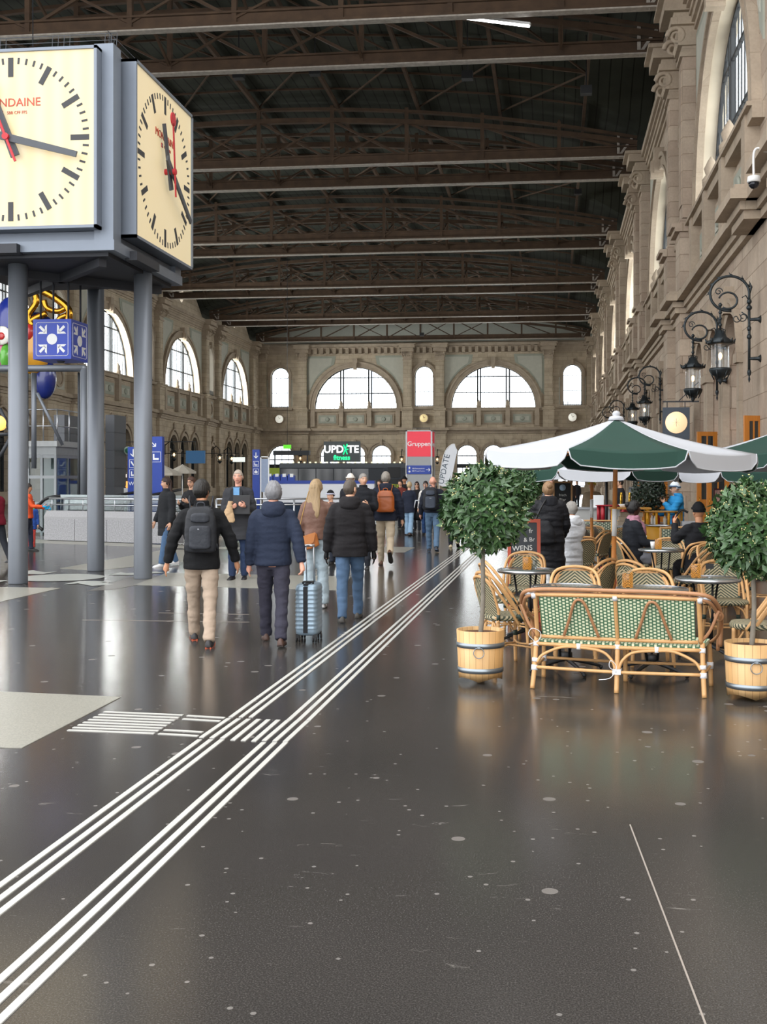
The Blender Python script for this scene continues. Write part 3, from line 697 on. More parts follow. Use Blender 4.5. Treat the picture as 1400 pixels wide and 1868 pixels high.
for i, (dx, dy, pu, pv) in enumerate([(0, -1, 33, 1065), (1, 0, 261, 1056), (0, 1, 178, 1041), (-1, 0, None, 0)]):
    if pu: q = G(pu, pv) - Vector((-8.1, 17.85, 0))
    else: q = Vector((-1.75, .3, 0))
    q.x = max(X0 - .3, min(X1 - .12, q.x)); q.y = max(Y0 + .1, min(Y1 + .1, q.y))
    mb = MB(); mb.lathe([(.145, 0), (.15, .02), (.148, Z0 - .1)], (q.x, q.y, 0), 28); mb.build('column', STEEL, ck)
for f_ in range(2):   # lamps under the dials
    a_ = ((-.95, Y0 - .02, Z0 - .06), (.05, Y0 - .02, Z0 - .06)) if f_ == 0 else ((X1 + .02, -.95, Z0 - .06), (X1 + .02, .05, Z0 - .06))
    MB().beam(*a_, .2, .14).build('floodlight', STEELD, ck)
mb = MB()   # bird spikes
for i in range(34):
    for sgn in (0, 1):
        a_ = X0 + (X1 - X0) * i / 33; p = (a_, Y0 + .1, Z1) if sgn else (X1 - .1, a_, Z1)
        if i % 11 < 4 or i > 30: mb.beam(p, (p[0] + .01, p[1], Z1 + .2), .007, .007)
for z in (.1, .2): mb.beam((X0, Y0 + .1, Z1 + z), (X1, Y0 + .1, Z1 + z), .008, .008); mb.beam((X1 - .1, Y0, Z1 + z), (X1 - .1, Y1, Z1 + z), .008, .008)
mb.build('bird_spikes', DARKG, ck)
# meeting point cube
c0 = gt(111, 18.9); s = .33
mp = thing('meeting_point_sign', 'blue cube with white arrows and dot hanging under the clock', 'sign', (c0.x, c0.y, 3.97))
MB().box(-s, s, -s, s, -s, s).build('cube_body', mat('meeting point blue', '3b50b4', .45), mp)
def mpface(ax, n):
    ax = Vector(ax); n = Vector(n); z = Vector((0, 0, 1)); o = n * (s + .001); mb = MB()
    mb.prism([(.09 * cos(t), .09 * sin(t)) for t in [2 * pi * i / 28 for i in range(28)]], o, ax, z, n, .005)
    for q in range(4):
        a = pi / 4 + q * pi / 2; d = (cos(a), sin(a)); e = (-d[1], d[0])
        for pts in ([(.30, .022), (.30, -.022), (.17, -.022), (.17, .022)], [(.125, 0), (.16, 0.035), (.235, .11), (.235, .06), (.17, 0.0), (.235, -.06), (.235, -.11), (.16, -.035)]):
            mb.prism([(d[0] * x + e[0] * y, d[1] * x + e[1] * y) for x, y in pts], o, ax, z, n, .005)
    R = []
    for cx_, cz_, a0 in ((.24, .24, 0), (-.24, .24, pi / 2), (-.24, -.24, pi), (.24, -.24, 1.5 * pi)):
        for i in range(5): a = a0 + pi / 2 * i / 4; R.append(o + ax * (cx_ + .035 * cos(a)) + z * (cz_ + .035 * sin(a)))
    mb.tube(R, .005, 4, closed=True)
    return mb
mpface((1, 0, 0), (0, -1, 0)).build('pictogram', WHITE, mp); mpface((0, 1, 0), (1, 0, 0)).build('pictogram', WHITE, mp)
for dx, dy in ((-.24, -.24), (.0, -.28), (.24, -.24), (.24, .24), (-.24, .24)): MB().tube([(dx, dy, s), (dx, dy, Z0 - 3.97 - .14)], .018, 8).build('suspension_rod', STEELD, mp)
MB().lathe([(.05, -s - .03), (.07, -s)], (0, 0, 0), 12).build('loudspeaker', DARKG, mp)
# ============================================================ LEFT MIDDLE GROUND
def signboard(name, label, cat, p, w, d, h, z0, m, rz=0):
    r = thing(name, label, cat, p, rz); MB().box(-w / 2, w / 2, -d / 2, d / 2, z0, h).build('panel', m, r); return r
def arrow(parent, o, size, ax=(1, 0, 0), up=(0, 0, 1), rot=0, m=WHITE):   # arrow pointing along local angle rot
    ax = Vector(ax); up = Vector(up); n = ax.cross(up); c_, s_ = cos(rot), sin(rot)
    pts = [(-.5, .07), (.28, .07), (.02, .36), (.2, .36), (.52, 0), (.2, -.36), (.02, -.36), (.28, -.07), (-.5, -.07)]
    mb = MB(); mb.prism([((x * c_ - y * s_) * size, (x * s_ + y * c_) * size) for x, y in pts], o, ax, up, n, .004); return mb.build('arrow', m, parent)
def picto(parent, o, size, kind):
    o = Vector(o); mb = MB(); X = Vector((1, 0, 0)); Zv = Vector((0, 0, 1)); n = Vector((0, -1, 0)); h = size / 2
    for q in (((-h, -h), (h, -h)), ((h, -h), (h, h)), ((h, h), (-h, h)), ((-h, h), (-h, -h))): mb.beam(o + X * q[0][0] + Zv * q[0][1], o + X * q[1][0] + Zv * q[1][1], .012, .01, up=n)
    if kind == 'esc': pts = [(-.35, .3), (-.2, .3), (.1, -.15), (.35, -.15), (.35, -.3), (0, -.3), (-.3, .1)]
    elif kind == 'bag': pts = [(-.3, -.3), (-.3, .1), (-.1, .1), (-.1, .25), (.1, .25), (.1, .1), (.3, .1), (.3, -.3)]
    else: pts = [(-.3, .3), (-.15, .3), (-.15, -.1), (.3, -.1), (.3, -.3), (-.3, -.3)]
    mb.prism([(x * size, z * size) for x, z in pts], o, X, Zv, n, .004); mb.build('pictogram', WHITE, parent)
t = 36; p = gt(281, t); r = signboard('wayfinding_totem', 'tall blue sign stele behind the right clock column', 'sign', p, .62, .2, 3.05, 0, BLUE)
arrow(r, (.03, -.101, 2.8), .2, rot=-pi / 4); picto(r, (.1, -.101, 2.4), .32, 'x')
t = 37; p = gt(246, t); r = signboard('wayfinding_totem', 'blue sign stele with arrow and WC between the clock columns', 'sign', p, .42, .16, 2.75, 0, BLUE)
arrow(r, (-.02, -.081, 2.55), .26, rot=-pi / 2); picto(r, (-.02, -.081, 2.2), .26, 'esc'); picto(r, (-.02, -.081, 1.87), .26, 'x'); text('lettering', 'WC', .18, WHITE, frameM((-.02, -.081, 1.54), (1, 0, 0), (0, 0, 1)), r)
t = 46; p = gt(468, t); r = signboard('wayfinding_totem', 'slim blue sign stele with down arrow beside the white counter', 'sign', p, .3, .14, 2.92, 0, BLUE)
arrow(r, (0, -.071, 2.68), .24, rot=-pi / 2); picto(r, (0, -.071, 2.33), .22, 'x'); picto(r, (0, -.071, 2.02), .22, 'bag')
# tall grey clad shafts
for (u0, u1, v, t, lab) in ((192, 209, 756, 44, 'narrow anthracite tiled slab beyond the middle clock column'), (98, 118, 756, 40, 'grey clad shaft rising behind the glass lift'), (122, 160, 760, 42, 'wide grey clad wall behind the steel portal frame')):
    a_ = gt(u0, t); b_ = gt(u1, t); w_ = (b_ - a_).length; h = EYE + (V0 - v) * t / F
    r = thing('clad_shaft', lab, 'shaft', (a_ + b_) / 2); mb = MB(); n_ = max(2, int(h / .62))
    for i in range(n_): mb.box(-w_ / 2, w_ / 2, 0, 1.2, h * i / n_ + .012, h * (i + 1) / n_ - .012)
    mb.box(-w_ / 2 + .02, w_ / 2 - .02, .02, 1.18, 0, h - .05); mb.build('cladding', GREYP, r)
# steel portal frame
t = 33; a_ = at(-40, 672, t); b_ = at(153, 672, t); r = thing('portal_frame', 'grey tubular steel portal over the escalators behind the clock', 'steel frame', (b_.x, b_.y, 0)); o = Vector((b_.x, b_.y, 0)); zt = b_.z
mb = MB(); mb.tube([a_ - o, b_ - o], .1, 12); mb.ball(b_ - o, .1); mb.build('crossbeam', STEEL, r)
MB().tube([(0, 0, zt), (0, 0, .2)], .105, 14).build('post', STEEL, r)
q = gt(62, 33.3) - o; MB().tube([(q.x, q.y, zt - .1), (q.x, q.y, 2.0)], .075, 12).build('post', STEEL, r)
q2 = gt(50, 33.5) - o; MB().tube([(q2.x, q2.y, zt - .1), (q2.x, q2.y, 2.0)], .035, 8).build('post', DARKG, r)
q2 = gt(144, 33.2) - o; MB().tube([(q2.x, q2.y, zt - .1), (q2.x, q2.y, .2)], .04, 8).build('post', DARKG, r)
MB().tube([q + Vector((.1, 0, zt - .7)), q + Vector((.75, .3, 2.7))], .05, 8).build('brace', STEEL, r)
for s_ in ((0, 745, 20, 790), (-4, 840, 18, 800), (-10, 792, 18, 792)):
    MB().tube([at(s_[0], s_[1], 33) - o, at(s_[2], s_[3], 33) - o], .055, 8).build('brace', DARKG, r)
# round lit orange disc at the left edge
p = at(-1, 772, 33); r = thing('illuminated_disc', 'small round amber lit sign at the left picture edge', 'sign', p)
mb = MB(); mb.loft([[Vector((rr * cos(a), d, rr * sin(a))) for a in [2 * pi * i / 24 for i in range(24)]] for rr, d in ((.22, .05), (.22, -.05))]); mb.build('disc', emis('amber sign light', 'ffbe63', 1.2), r); MB().tube([(0, 0, .2), (0, 0, 2.9)], .02, 6).build('hanger', DARKG, r)
# glass lift
t = 34; a_ = gt(52, t); b_ = gt(104, t); w_ = b_.x - a_.x; r = thing('glass_lift', 'glazed lift cabin with railed roof platform behind the clock', 'lift', (a_.x, a_.y, 0)); D = 1.7; H0 = 2.42
mb = MB()
for x in (0, w_ / 2, w_):
    mb.beam((x, 0, 0), (x, 0, H0), .07, .07); mb.beam((x, D, 0), (x, D, H0), .07, .07)
mb.beam((w_, D / 2, 0), (w_, D / 2, H0), .05, .05)
for z in (.12, .95, 1.75, H0 - .05):
    mb.beam((0, 0, z), (w_, 0, z), .06, .09); mb.beam((w_, 0, z), (w_, D, z), .06, .09); mb.beam((0, D, z), (w_, D, z), .06, .09)
mb.build('frame', mat('lift frame grey', '84888a', .45, metal=.5), r)
MB().box(-.08, w_ + .08, -.08, D + .08, H0 + .25, H0 + .42).build('roof_slab', mat('light grey metal', 'a3a6a6', .5, metal=.3), r)
MB().box(-.03, w_ + .03, -.03, D + .03, H0, H0 + .25).build('fascia', mat('perforated grey metal', '8d9192', .5, metal=.4), r)
MB().box(.03, w_ - .03, .0, .015, .1, H0).build('pane', GLASSG, r); MB().box(w_ - .01, w_ + .005, .03, D - .03, .1, H0).build('pane', GLASSG, r)
MB().box(w_ * .15, w_ * .85, .5, D - .3, .1, H0 - .1).build('cabin', mat('lift cabin grey', '8b908f', .5), r)
mb = MB(); z0 = H0 + .42
for x in (0, w_ * .55, w_ + .05): mb.tube([(x, 0, z0), (x, 0, z0 + .95)], .022, 6)
for yy in (D * .5, D): mb.tube([(w_ + .05, yy, z0), (w_ + .05, yy, z0 + .95)], .022, 6)
for z in (z0 + .45, z0 + .95): mb.tube([(0, 0, z), (w_ + .05, 0, z), (w_ + .05, D, z)], .022, 6)
mb.build('railing', CHROME, r)
# granite parapet with handrails
A = G(80, 986); B = G(318, 994); d = (B - A).normalized(); n_ = Vector((-d.y, d.x, 0)); Lw = (B - A).length
r = thing('granite_parapet', 'speckled grey granite parapet around the stairwell behind the clock', 'parapet', A); r.rotation_euler = (0, 0, atan2(d.y, d.x))
k = int(Lw / 1.12); seg = Lw / k
for i in range(k): MB().box(i * seg + .008, (i + 1) * seg - .008, 0, .38, .02, .6).build('granite_slab', GRANITE, r)
mb = MB(); mb.prism([(0, .6), (0, .66), (.1, .82), (.38, .82), (.38, .6)], (0, 0, 0), (0, 1, 0), (0, 0, 1), (1, 0, 0), Lw); mb.build('coping', mat('worn granite coping', '8f8f90', .5, var=.2, scale=30), r)
mb = MB(); mb.tube([(-.1, .3, 1.15), (Lw, .3, 1.15)], .028, 8); mb.tube([(-.1, .3, .98), (Lw, .3, .98)], .018, 8)
for i in range(k + 1): mb.tube([(i * seg, .3, .8), (i * seg, .3, 1.15)], .014, 6)
mb.build('handrail', CHROME, r)
gl = MB(); gl.box(0, Lw, .6, .615, .5, 1.25); gl.build('pane', GLASSG, r)
# escalator balustrades
def escalator(label, u0, u1, v0, v1, t0, t1, z0=1.15):
    a_ = at(u0, v0, t0); b_ = at(u1, v1, t1); r = thing('escalator', label, 'escalator', (a_.x, a_.y, 0)); o = Vector((a_.x, a_.y, 0))
    pts = smoothpts([(0, 0, .25), (-.28, 0, .5), (-.3, 0, .75), (-.1, 0, .98), (.5, 0, a_.z), tuple(b_ - o)], 6)
    MB().tube(pts, .045, 8).build('handrail', BLACK, r)
    mb = MB(); q = [Vector(p) for p in pts]; vs = q + [Vector((p.x, p.y, .1)) for p in q]; nn = len(q)
    mb.add(vs, [(i, i + 1, nn + i + 1, nn + i) for i in range(nn - 1)]); mb.build('pane', GLASSG, r)
    return r
escalator('escalator handrail curving down beside the granite parapet', 78, 250, 905, 912, 31.5, 33)
escalator('dark escalator handrail arching over the hazard fence behind the columns', 195, 270, 902, 896, 34, 36)
escalator('escalator handrail seen between right column and woman in black', 240, 330, 905, 893, 34.5, 38)
# bollard post
p = G(60, 985); r = thing('rail_post', 'stainless post at the end of the parapet', 'post', p); MB().tube([(0, 0, 0), (0, 0, 1.05)], .05, 12).build('tube', CHROME, r); MB().ball((0, 0, 1.08), .05).build('cap', CHROME, r)
# stainless railing in the middle
A = gt(395, 31.5); B = gt(672, 33); r = thing('steel_railing', 'stainless tube railing with glass in front of the white counter', 'railing', A); d = B - A; L_ = d.length; r.rotation_euler = (0, 0, atan2(d.y, d.x))
mb = MB()
for z in (1.12, .95, .55): mb.tube([(0, 0, z), (L_, 0, z)], .026, 8)
for i in range(5): mb.tube([(L_ * i / 4, 0, 0), (L_ * i / 4, 0, 1.12)], .026, 8)
mb.build('rails', CHROME, r); MB().box(0, L_, .03, .04, .08, .92).build('pane', GLASSG, r)
# hazard fence + small food kiosk
A = gt(209, 45); r = thing('barrier_fence', 'white and blue slatted crowd barrier beyond the escalators', 'barrier', A); mb = MB(); mb2 = MB()
for i in range(16): (mb2 if i in (6, 7, 8) else mb).box(i * .1, i * .1 + .06, 0, .03, .1, 1.15)
mb.box(0, 1.6, -.01, .04, 1.12, 1.35); mb.build('slats', WHITE, r); mb2.build('blue_slats', BLUE, r)
p = gt(222, 47); r = thing('food_kiosk', 'small kiosk counter with glowing orange front behind the escalators', 'kiosk', p); MB().box(-.5, .5, 0, .6, 0, 1.35).build('counter', mat('kiosk grey', '6d6a66', .6), r); MB().box(-.52, .5, -.04, 0, 1.3, 1.62).build('lit_panel', emis('orange lit panel', 'ffae4d', .8), r); MB().box(-.3, .2, 0, .05, 1.78, 1.92).build('menu_sign', emis('lit sign white', 'ffe9dc', .9), r)
MB().lathe([(.02, 1.35), (.1, 1.4), (.1, 1.8), (.05, 2.2)], (.32, .2, 0), 10).build('heater', mat('cream enamel', 'd6c98f', .5), r)
# colourful hanging sculpture (plain rounded lobes)
sc = thing('hanging_sculpture', 'large colourful rounded hanging sculpture with gold loops beyond the clock columns', 'sculpture', at(60, 640, 40)); o = sc.location.copy()
def lob(u, v, t, r, col, nm):
    c = at(u, v, t) - o; mb = MB(); mb.ball(c, r, 20, 14); mb.build(nm, mat('sculpture ' + col, col, .25, coat=.5, var=.03), sc)
lob(20, 590, 40, (.55, .5, .95), '1e2f86', 'body_lobe'); lob(22, 562, 40, (.3, .3, .3), '1e2f86', 'head_lobe'); lob(8, 642, 39.5, (.42, .4, .6), 'd2568f', 'pink_lobe'); lob(14, 652, 39.3, (.22, .4, .5), '5cae3e', 'green_lobe')
lob(60, 635, 40.2, (.65, .5, .95), 'd79a2a', 'yellow_lobe'); lob(66, 610, 40.5, (.75, .5, .8), '1e2f86', 'shoulder_lobe'); lob(3, 612, 39, (.33, .1, .33), 'e8e6dd', 'white_disc'); lob(2, 613, 38.9, (.13, .06, .13), 'c23030', 'red_dot'); lob(82, 690, 40.5, (.4, .4, .75), '1d2b72', 'leg_lobe'); lob(53, 606, 39.8, (.18, .2, .3), 'b8362f', 'red_lobe')
GOLD = mat('polished gold', 'b8862c', .15, metal=.95)
for pts, rr in (([(50, 530), (60, 525), (95, 540), (125, 565), (122, 590), (112, 600)], .13), ([(60, 595), (52, 575), (66, 552), (62, 530)], .12), ([(80, 548), (86, 562), (105, 568), (120, 562)], .1), ([(50, 590), (66, 580), (85, 572)], .12), ([(122, 575), (108, 582), (104, 596)], .1)):
    mb = MB(); mb.tube(smoothpts([at(u, v, 40) - o for u, v in pts], 6), rr, 10); mb.build('gold_loop', GOLD, sc)
MB().tube([Vector((0, 0, 1)), Vector((0, 0, 21 - o.z))], .02, 6).build('cable', DARKG, sc)
# far white parasols on the left
def parasol(label, u, v, t, wpx, m):
    p = gt(u, t); R = wpx / 2 * t / F; zt = EYE + (V0 - v) * t / F; r = thing('parasol', label, 'parasol', p, 0, 'pale parasols at the left wall')
    mb = MB(); k = 8; vs = [(0, 0, zt)] + [(R * cos(2 * pi * i / k), R * sin(2 * pi * i / k), zt - .38) for i in range(k)] + [(R * cos(2 * pi * i / k), R * sin(2 * pi * i / k), zt - .5) for i in range(k)]
    mb.add(vs, [(0, 1 + i, 1 + (i + 1) % k) for i in range(k)] + [(1 + i, 1 + (i + 1) % k, 9 + (i + 1) % k, 9 + i) for i in range(k)]); mb.build('canopy', m, r)
    MB().tube([(0, 0, 0), (0, 0, zt)], .035, 8).build('pole', WHITEP, r); MB().lathe([(.3, 0), (.3, .08), (.05, .12)], (0, 0, 0), 12).build('base', DARKG, r)
BEI = mat('beige parasol cloth', 'c9c2b4', .8)
parasol('beige parasol nearer to the blue stele at the left wall', 300, 849, 55, 66, BEI); parasol('beige parasol right of the other, against the pointed arches', 333, 847, 60, 52, BEI); parasol('beige parasol partly hidden behind the clock column at left wall', 262, 849, 58, 60, BEI)
# lit sign boards hanging at the left wall
p = at(357, 833, 75); r = thing('shop_sign', 'small blue lit shop sign in front of a pointed arch', 'sign', p); MB().box(-.65, .65, -.08, .08, -.45, .4).build('panel', emis('blue lit panel', '235a86', .2), r); MB().tube([(0, 0, .4), (0, 0, 1.0), (XL - p.x, 0, 1.0)], .03, 6).build('bracket', DARKG, r)
p = at(234, 822, 45); r = thing('round_sign', 'round white and green sign at the edge of the WC stele', 'sign', p); mb = MB(); mb.loft([[Vector((rr * cos(a), d, rr * sin(a))) for a in [2 * pi * i / 24 for i in range(24)]] for rr, d in ((.17, .04), (.17, -.04))]); mb.build('disc', mat('pale green sign', 'b9cfc0', .5), r); mb = MB(); mb.loft([[Vector((rr * cos(a), d, rr * sin(a))) for a in [2 * pi * i / 24 for i in range(24)]] for rr, d in ((.11, -.04), (.11, -.05))]); mb.build('emblem', mat('sign green', '3a7a5a', .5), r); MB().tube([(0, 0, 0), (.0, .3, 0), (0, .3, -2.6)], .02, 6).build('bracket', DARKG, r)
p = at(436, 838, 110); r = thing('shop_sign', 'small white lit sign in a dark arch near the hall corner', 'sign', p); MB().box(-.6, .6, -.08, .08, -.25, .2).build('panel', emis('white lit panel', 'e8efe8', .8), r); MB().tube([(0, 0, .2), (0, 0, .6), (XL - p.x, 0, .6)], .03, 6).build('bracket', DARKG, r)
# ============================================================ FAR CENTRE
# white and blue counter
t = 46; A = gt(480, t); B = gt(683, t); Lw = (B - A).length; r = thing('long_counter', 'long white counter block with blue top edge in front of the dark container', 'counter', A); r.rotation_euler = (0, 0, atan2((B - A).y, (B - A).x))
MB().box(0, Lw, 0, 1.0, .75, 1.52).build('white_front', mat('white panel', 'e3e6ea', .5, var=.02), r); MB().box(-.01, Lw + .01, -.02, 1.02, 1.52, 1.65).build('blue_edge', BLUE, r); MB().box(.1, Lw - .1, .1, .9, 0, .75).build('dark_base', mat('dark blue base', '24324f', .5), r)
for i in range(4):
    x = .12 + i * .3; mb = MB(); mb.prism([(0, 0), (.27, 0), (.27, .2), (.0, .26)], (x, .0, 1.65), (1, 0, 0), (0, 0, 1), (0, 1, 0), .4); c_ = link('leaflet_box', mb.mesh('leaflet_box', BLUE), r); mb = MB(); mb.box(x + .08, x + .22, -.02, .2, 1.82 - i * .01, 1.93); mb.build('leaflets', WHITE, c_)
p = gt(464, 45.6) + Vector((.25, 0, 0)); r = thing('display_frame', 'narrow white framed notice stand at the end of the white counter', 'notice stand', gt(484, 44)); mb = MB(); mb.box(-.2, -.16, 0, .04, 0, 2.6); mb.box(.12, .16, 0, .04, 0, 2.6); mb.box(-.2, .16, 0, .04, 2.56, 2.6); mb.build('frame', WHITE, r); MB().box(-.16, .12, .01, .03, 1.2, 2.5).build('notice', mat('notice paper blue', '8f9db5', .6), r)
# dark container building
t = 70; A = gt(484, t); B = gt(744, t); Lw = (B - A).length; r = thing('container_building', 'long low anthracite pavilion with glass front and ribbed end', 'pavilion', A); r.rotation_euler = (0, 0, atan2((B - A).y, (B - A).x)); H0 = 2.75
MB().box(.9, Lw, 0, 3, 0, H0).build('body', mat('anthracite cladding', '30353b', .5, metal=.2), r)
mb = MB()
for i in range(26): x = Lw * .83 + i * .06 * 1.0; mb.box(x, x + .03, -.06, 0, .9, H0 - .05)
mb.build('ribbed_panel', mat('ribbed grey metal', '4a5057', .5, metal=.3), r)
for i in range(5): x = 1.0 + i * 1.1; MB().box(x, x + 1.04, -.03, 0, 1.6, H0 - .35).build('window', GLASSD, r)
MB().box(.9, Lw, -.1, 0, H0 - .3, H0 - .02).build('fascia', mat('fascia grey', '4b5156', .5), r)
mb = MB(); 
for i in range(22): mb.box(1 + i * .35, 1.12 + i * .35, -.14, -.1, H0, H0 + .09)
mb.build('light_chain', emis('small string lights', 'f0edc8', .9), r)
MB().box(0, .9, -.02, .1, .9, H0 - .3).build('green_panel', mat('lime green panel', '93a82c', .6), r)
MB().box(Lw * .8, Lw * .97, -.09, -.02, .9, 1.75).build('lower_panel', mat('dark lower panel', '2c2f33', .6), r)
text('lettering', 'TITINI', .5, mat('lime lettering', 'b7c437', .5), frameM((Lw * .9, -.1, 1.25), (1, 0, 0), (0, 0, 1)), r, bold=.01)
MB().box(Lw * .86, Lw * .95, -.1, -.06, 1.85, 2.5).build('loudspeaker', BLACK, r)
# neon fitness sign
t = 71.5; p = at(624, 823, t); r = thing('neon_sign', 'dark board with white and green neon lettering above the pavilion', 'sign', p)
MB().box(-1.18, 1.18, 0, .15, -.68, .62).build('board', mat('slate sign board', '575d5e', .6), r); NW_ = emis('white neon', 'ffffff', 1.6); NG = emis('green neon', '20e08a', 1.5)
text('lettering', 'UPD', .66, NW_, frameM((-.52, -.03, .1), (1, 0, 0), (0, 0, 1)), r, bold=.012); text('lettering', 'TE', .66, NW_, frameM((.74, -.03, .1), (1, 0, 0), (0, 0, 1)), r, bold=.012)
mb = MB(); mb.tube([(.1, -.03, -.22), (.35, -.03, .45)], .035, 6); mb.tube([(.12, -.03, .4), (.36, -.03, -.2)], .035, 6); mb.tube([(.2, -.03, .1), (.42, -.03, .12)], .03, 6); mb.build('neon_figure', NG, r)
text('lettering', 'fitness', .42, NG, frameM((0, -.03, -.42), (1, 0, 0), (0, 0, 1)), r, bold=.01)
mb = MB(); mb.box(-.9, -.8, .05, .12, 2.74 - p.z, -.6); mb.box(.8, .9, .05, .12, 2.74 - p.z, -.6); mb.build('support', DARKG, r)
# Gruppen tower
t = 44; A = gt(742, t); B = gt(788, t); Lw = (B - A).length; r = thing('group_meeting_tower', 'tall square sign tower with red cube on top reading Gruppen', 'sign tower', A); H1 = EYE + (V0 - 787) * t / F; Hm = EYE + (V0 - 833) * t / F
mb = MB()
for x, y in ((0, 0), (Lw, 0), (0, Lw), (Lw, Lw)): mb.box(x - .03, x + .03, y - .03, y + .03, 0, H1 + .04)
mb.box(-.03, Lw + .03, -.03, Lw + .03, H1, H1 + .04); mb.build('frame', mat('light grey frame', 'c3c5c7', .5), r)
MB().box(0, Lw, 0, Lw, 0, Hm).build('grey_panel', mat('grey acrylic panel', '9c9f9f', .4, var=.05), r); MB().box(-.01, Lw + .01, -.01, Lw + .01, Hm, H1).build('red_panel', RED, r)
text('lettering', 'Gruppen', .255, WHITE, frameM((Lw / 2, -.02, (H1 + Hm) / 2), (1, 0, 0), (0, 0, 1)), r, bold=.003); text('lettering', 'Gruppen', .255, WHITE, frameM((Lw + .02, Lw / 2, (H1 + Hm) / 2), (0, 1, 0), (0, 0, 1)), r, bold=.003)
bp_ = MB(); zb = EYE + (V0 - 857) * t / F; bp_.box(0, Lw, -.03, 0, zb - .17, zb + .17); bq = bp_.build('direction_panel', BLUE, r); arrow(bq, (Lw - .13, -.031, zb), .16); text('lettering', 'SBB Reisezentrum', .066, WHITE, frameM((.47, -.031, zb + .05), (1, 0, 0), (0, 0, 1)), bq); text('lettering', 'SBB Travel Centre', .066, WHITE, frameM((.47, -.031, zb - .05), (1, 0, 0), (0, 0, 1)), bq)
mb = MB(); mb.ball((.12, -.035, zb + .07), (.035, .01, .05), 8, 6); mb.ball((.12, -.035, zb - .07), (.045, .01, .04), 8, 6); mb.build('pictogram', WHITE, bq)
MB().tube([(.2, .3, H1), (.2, .3, H1 + .14), (Lw - .1, .3, H1 + .14), (Lw - .1, .3, H1)], .015, 6).build('lamp_bar', DARKG, r)
# feather flag
t = 40; p = gt(806, t); r = thing('feather_flag', 'white curved feather flag reading UPDATE beside the red tower', 'flag', p)
def fz(v): return EYE + (V0 - v) * t / F
def fx(u): return (u - 806) * t / F
L1 = [(802, 885), (804, 862), (808, 840), (814, 822), (823, 812), (830, 810)]; R1 = [(823, 893), (825, 870), (829, 850), (832, 835), (835, 822), (831, 814)]
mb = MB(); vs = []
for k in (0, .02): vs += [(fx(u), k, fz(v)) for u, v in L1] + [(fx(u), k, fz(v)) for u, v in R1]
mb.add(vs, [(i, i + 1, i + 7, i + 6) for i in range(5)] + [(i + 12, i + 18, i + 19, i + 13) for i in range(5)]); mb.build('flag_cloth', mat('white flag cloth', 'd7dade', .8, var=.03), r)
MB().tube(smoothpts([(fx(804), .01, 0)] + [(fx(u - .5), .01, fz(v)) for u, v in L1], 4), .015, 6).build('pole', WHITEP, r); MB().box(-.25, .25, -.2, .2, 0, .05).build('base', DARKG, r)
text('lettering', 'UPDATE', .29, mat('grey lettering', '55606a', .6), frameM((fx(811), -.006, fz(856)), (.22, 0, .975), (-.975, 0, .22)), r)
MB().box(fx(818), fx(826), .005, .015, fz(893), fz(886)).build('green_tip', mat('lime green panel', '93a82c'), r)
# wall clocks
for i, (x, lab) in enumerate(((FS[0], 'in the left corner'), (FS[1], 'in the middle'), (FS[2], 'at the right corner'))):
    r = thing('wall_clock', 'round white wall clock on the end wall ' + lab, 'clock', (x, YF, 9.75), 0, 'clocks on the end wall')
    mb = MB(); mb.loft([[Vector((rr * cos(a), -d, rr * sin(a))) for a in [2 * pi * j / 28 for j in range(28)]] for rr, d in ((.62, 0), (.62, .3), (.52, .32), (.52, .28))]); mb.build('rim', STONE3, r)
    mb = MB(); mb.loft([[Vector((rr * cos(a), -d, rr * sin(a))) for a in [2 * pi * j / 28 for j in range(28)]] for rr, d in ((.52, .2), (.52, .3))]); f_ = mb.build('dial', emis('lit clock dial' if i != 1 else 'warm lit clock dial', 'f6f4e8' if i != 1 else 'f0d9a0', .5), r)
    MB().beam((0, -.32, 0), (-.1, -.32, .35), .04, .02, up=(0, 1, 0)).build('minute_hand', INK, r); MB().beam((0, -.33, 0), (.2, -.33, .15), .05, .02, up=(0, 1, 0)).build('hour_hand', INK, r)
# small lanterns on the far wall and the left wall
def small_lantern(label, p, n, group):
    r = thing('wall_lantern', label, 'lantern', p, 0, group); n = Vector(n)
    mb = MB(); mb.tube([(0, 0, .9), n * .5 + Vector((0, 0, 1.3)), n * .9 + Vector((0, 0, .9)), n * .9 + Vector((0, 0, .35))], .05, 6); mb.tube([(0, 0, 0), (0, 0, 1.0)], .05, 6); mb.build('bracket', LANT, r)
    c = n * .9; MB().lathe([(.05, .45), (.34, .3), (.3, .25)], c, 8).build('lantern_cap', LANT, r); MB().lathe([(.28, -.35), (.15, -.55), (.03, -.65)], c, 8).build('lantern_base', LANT, r)
    MB().lathe([(.22, -.33), (.26, .26)], c, 8).build('lantern_glass', GLASS, r); MB().ball(c, (.09, .09, .14), 8, 6).build('bulb', FLAME, r)
for u, v, lab in ((548, 836, 'on the end wall left of the neon sign'), (733, 838, 'on the end wall left of the red tower'), (798, 838, 'on the end wall right of the red tower')):
    p = atY(u, v, YF - .9 - .27); small_lantern('small glowing wall lantern ' + lab, (p.x, YF - .27, p.z), (0, -1, 0), 'small lanterns on the end wall')
for c, s_, lab in ((105.2, 0, 'between bays at the left wall, nearest'), (124.8, 1, 'left wall, by the last but one pilaster'), (120.2, 2, 'left wall, before the last window bay')): small_lantern('small glowing wall lantern ' + lab, (XL + .95, c, 4.2), (1, 0, 0), 'small lanterns on the left wall')
p = at(524, 815, 100); r = thing('exit_sign', 'small green exit sign under the left end arch', 'sign', p); MB().box(-.35, .35, 0, .1, -.18, .18).build('panel', emis('green exit light', '5fd02c', .8), r); MB().tube([(0, .05, .18), (0, .05, vault(p.x) - p.z)], .02, 5).build('hanger', DARKG, r)
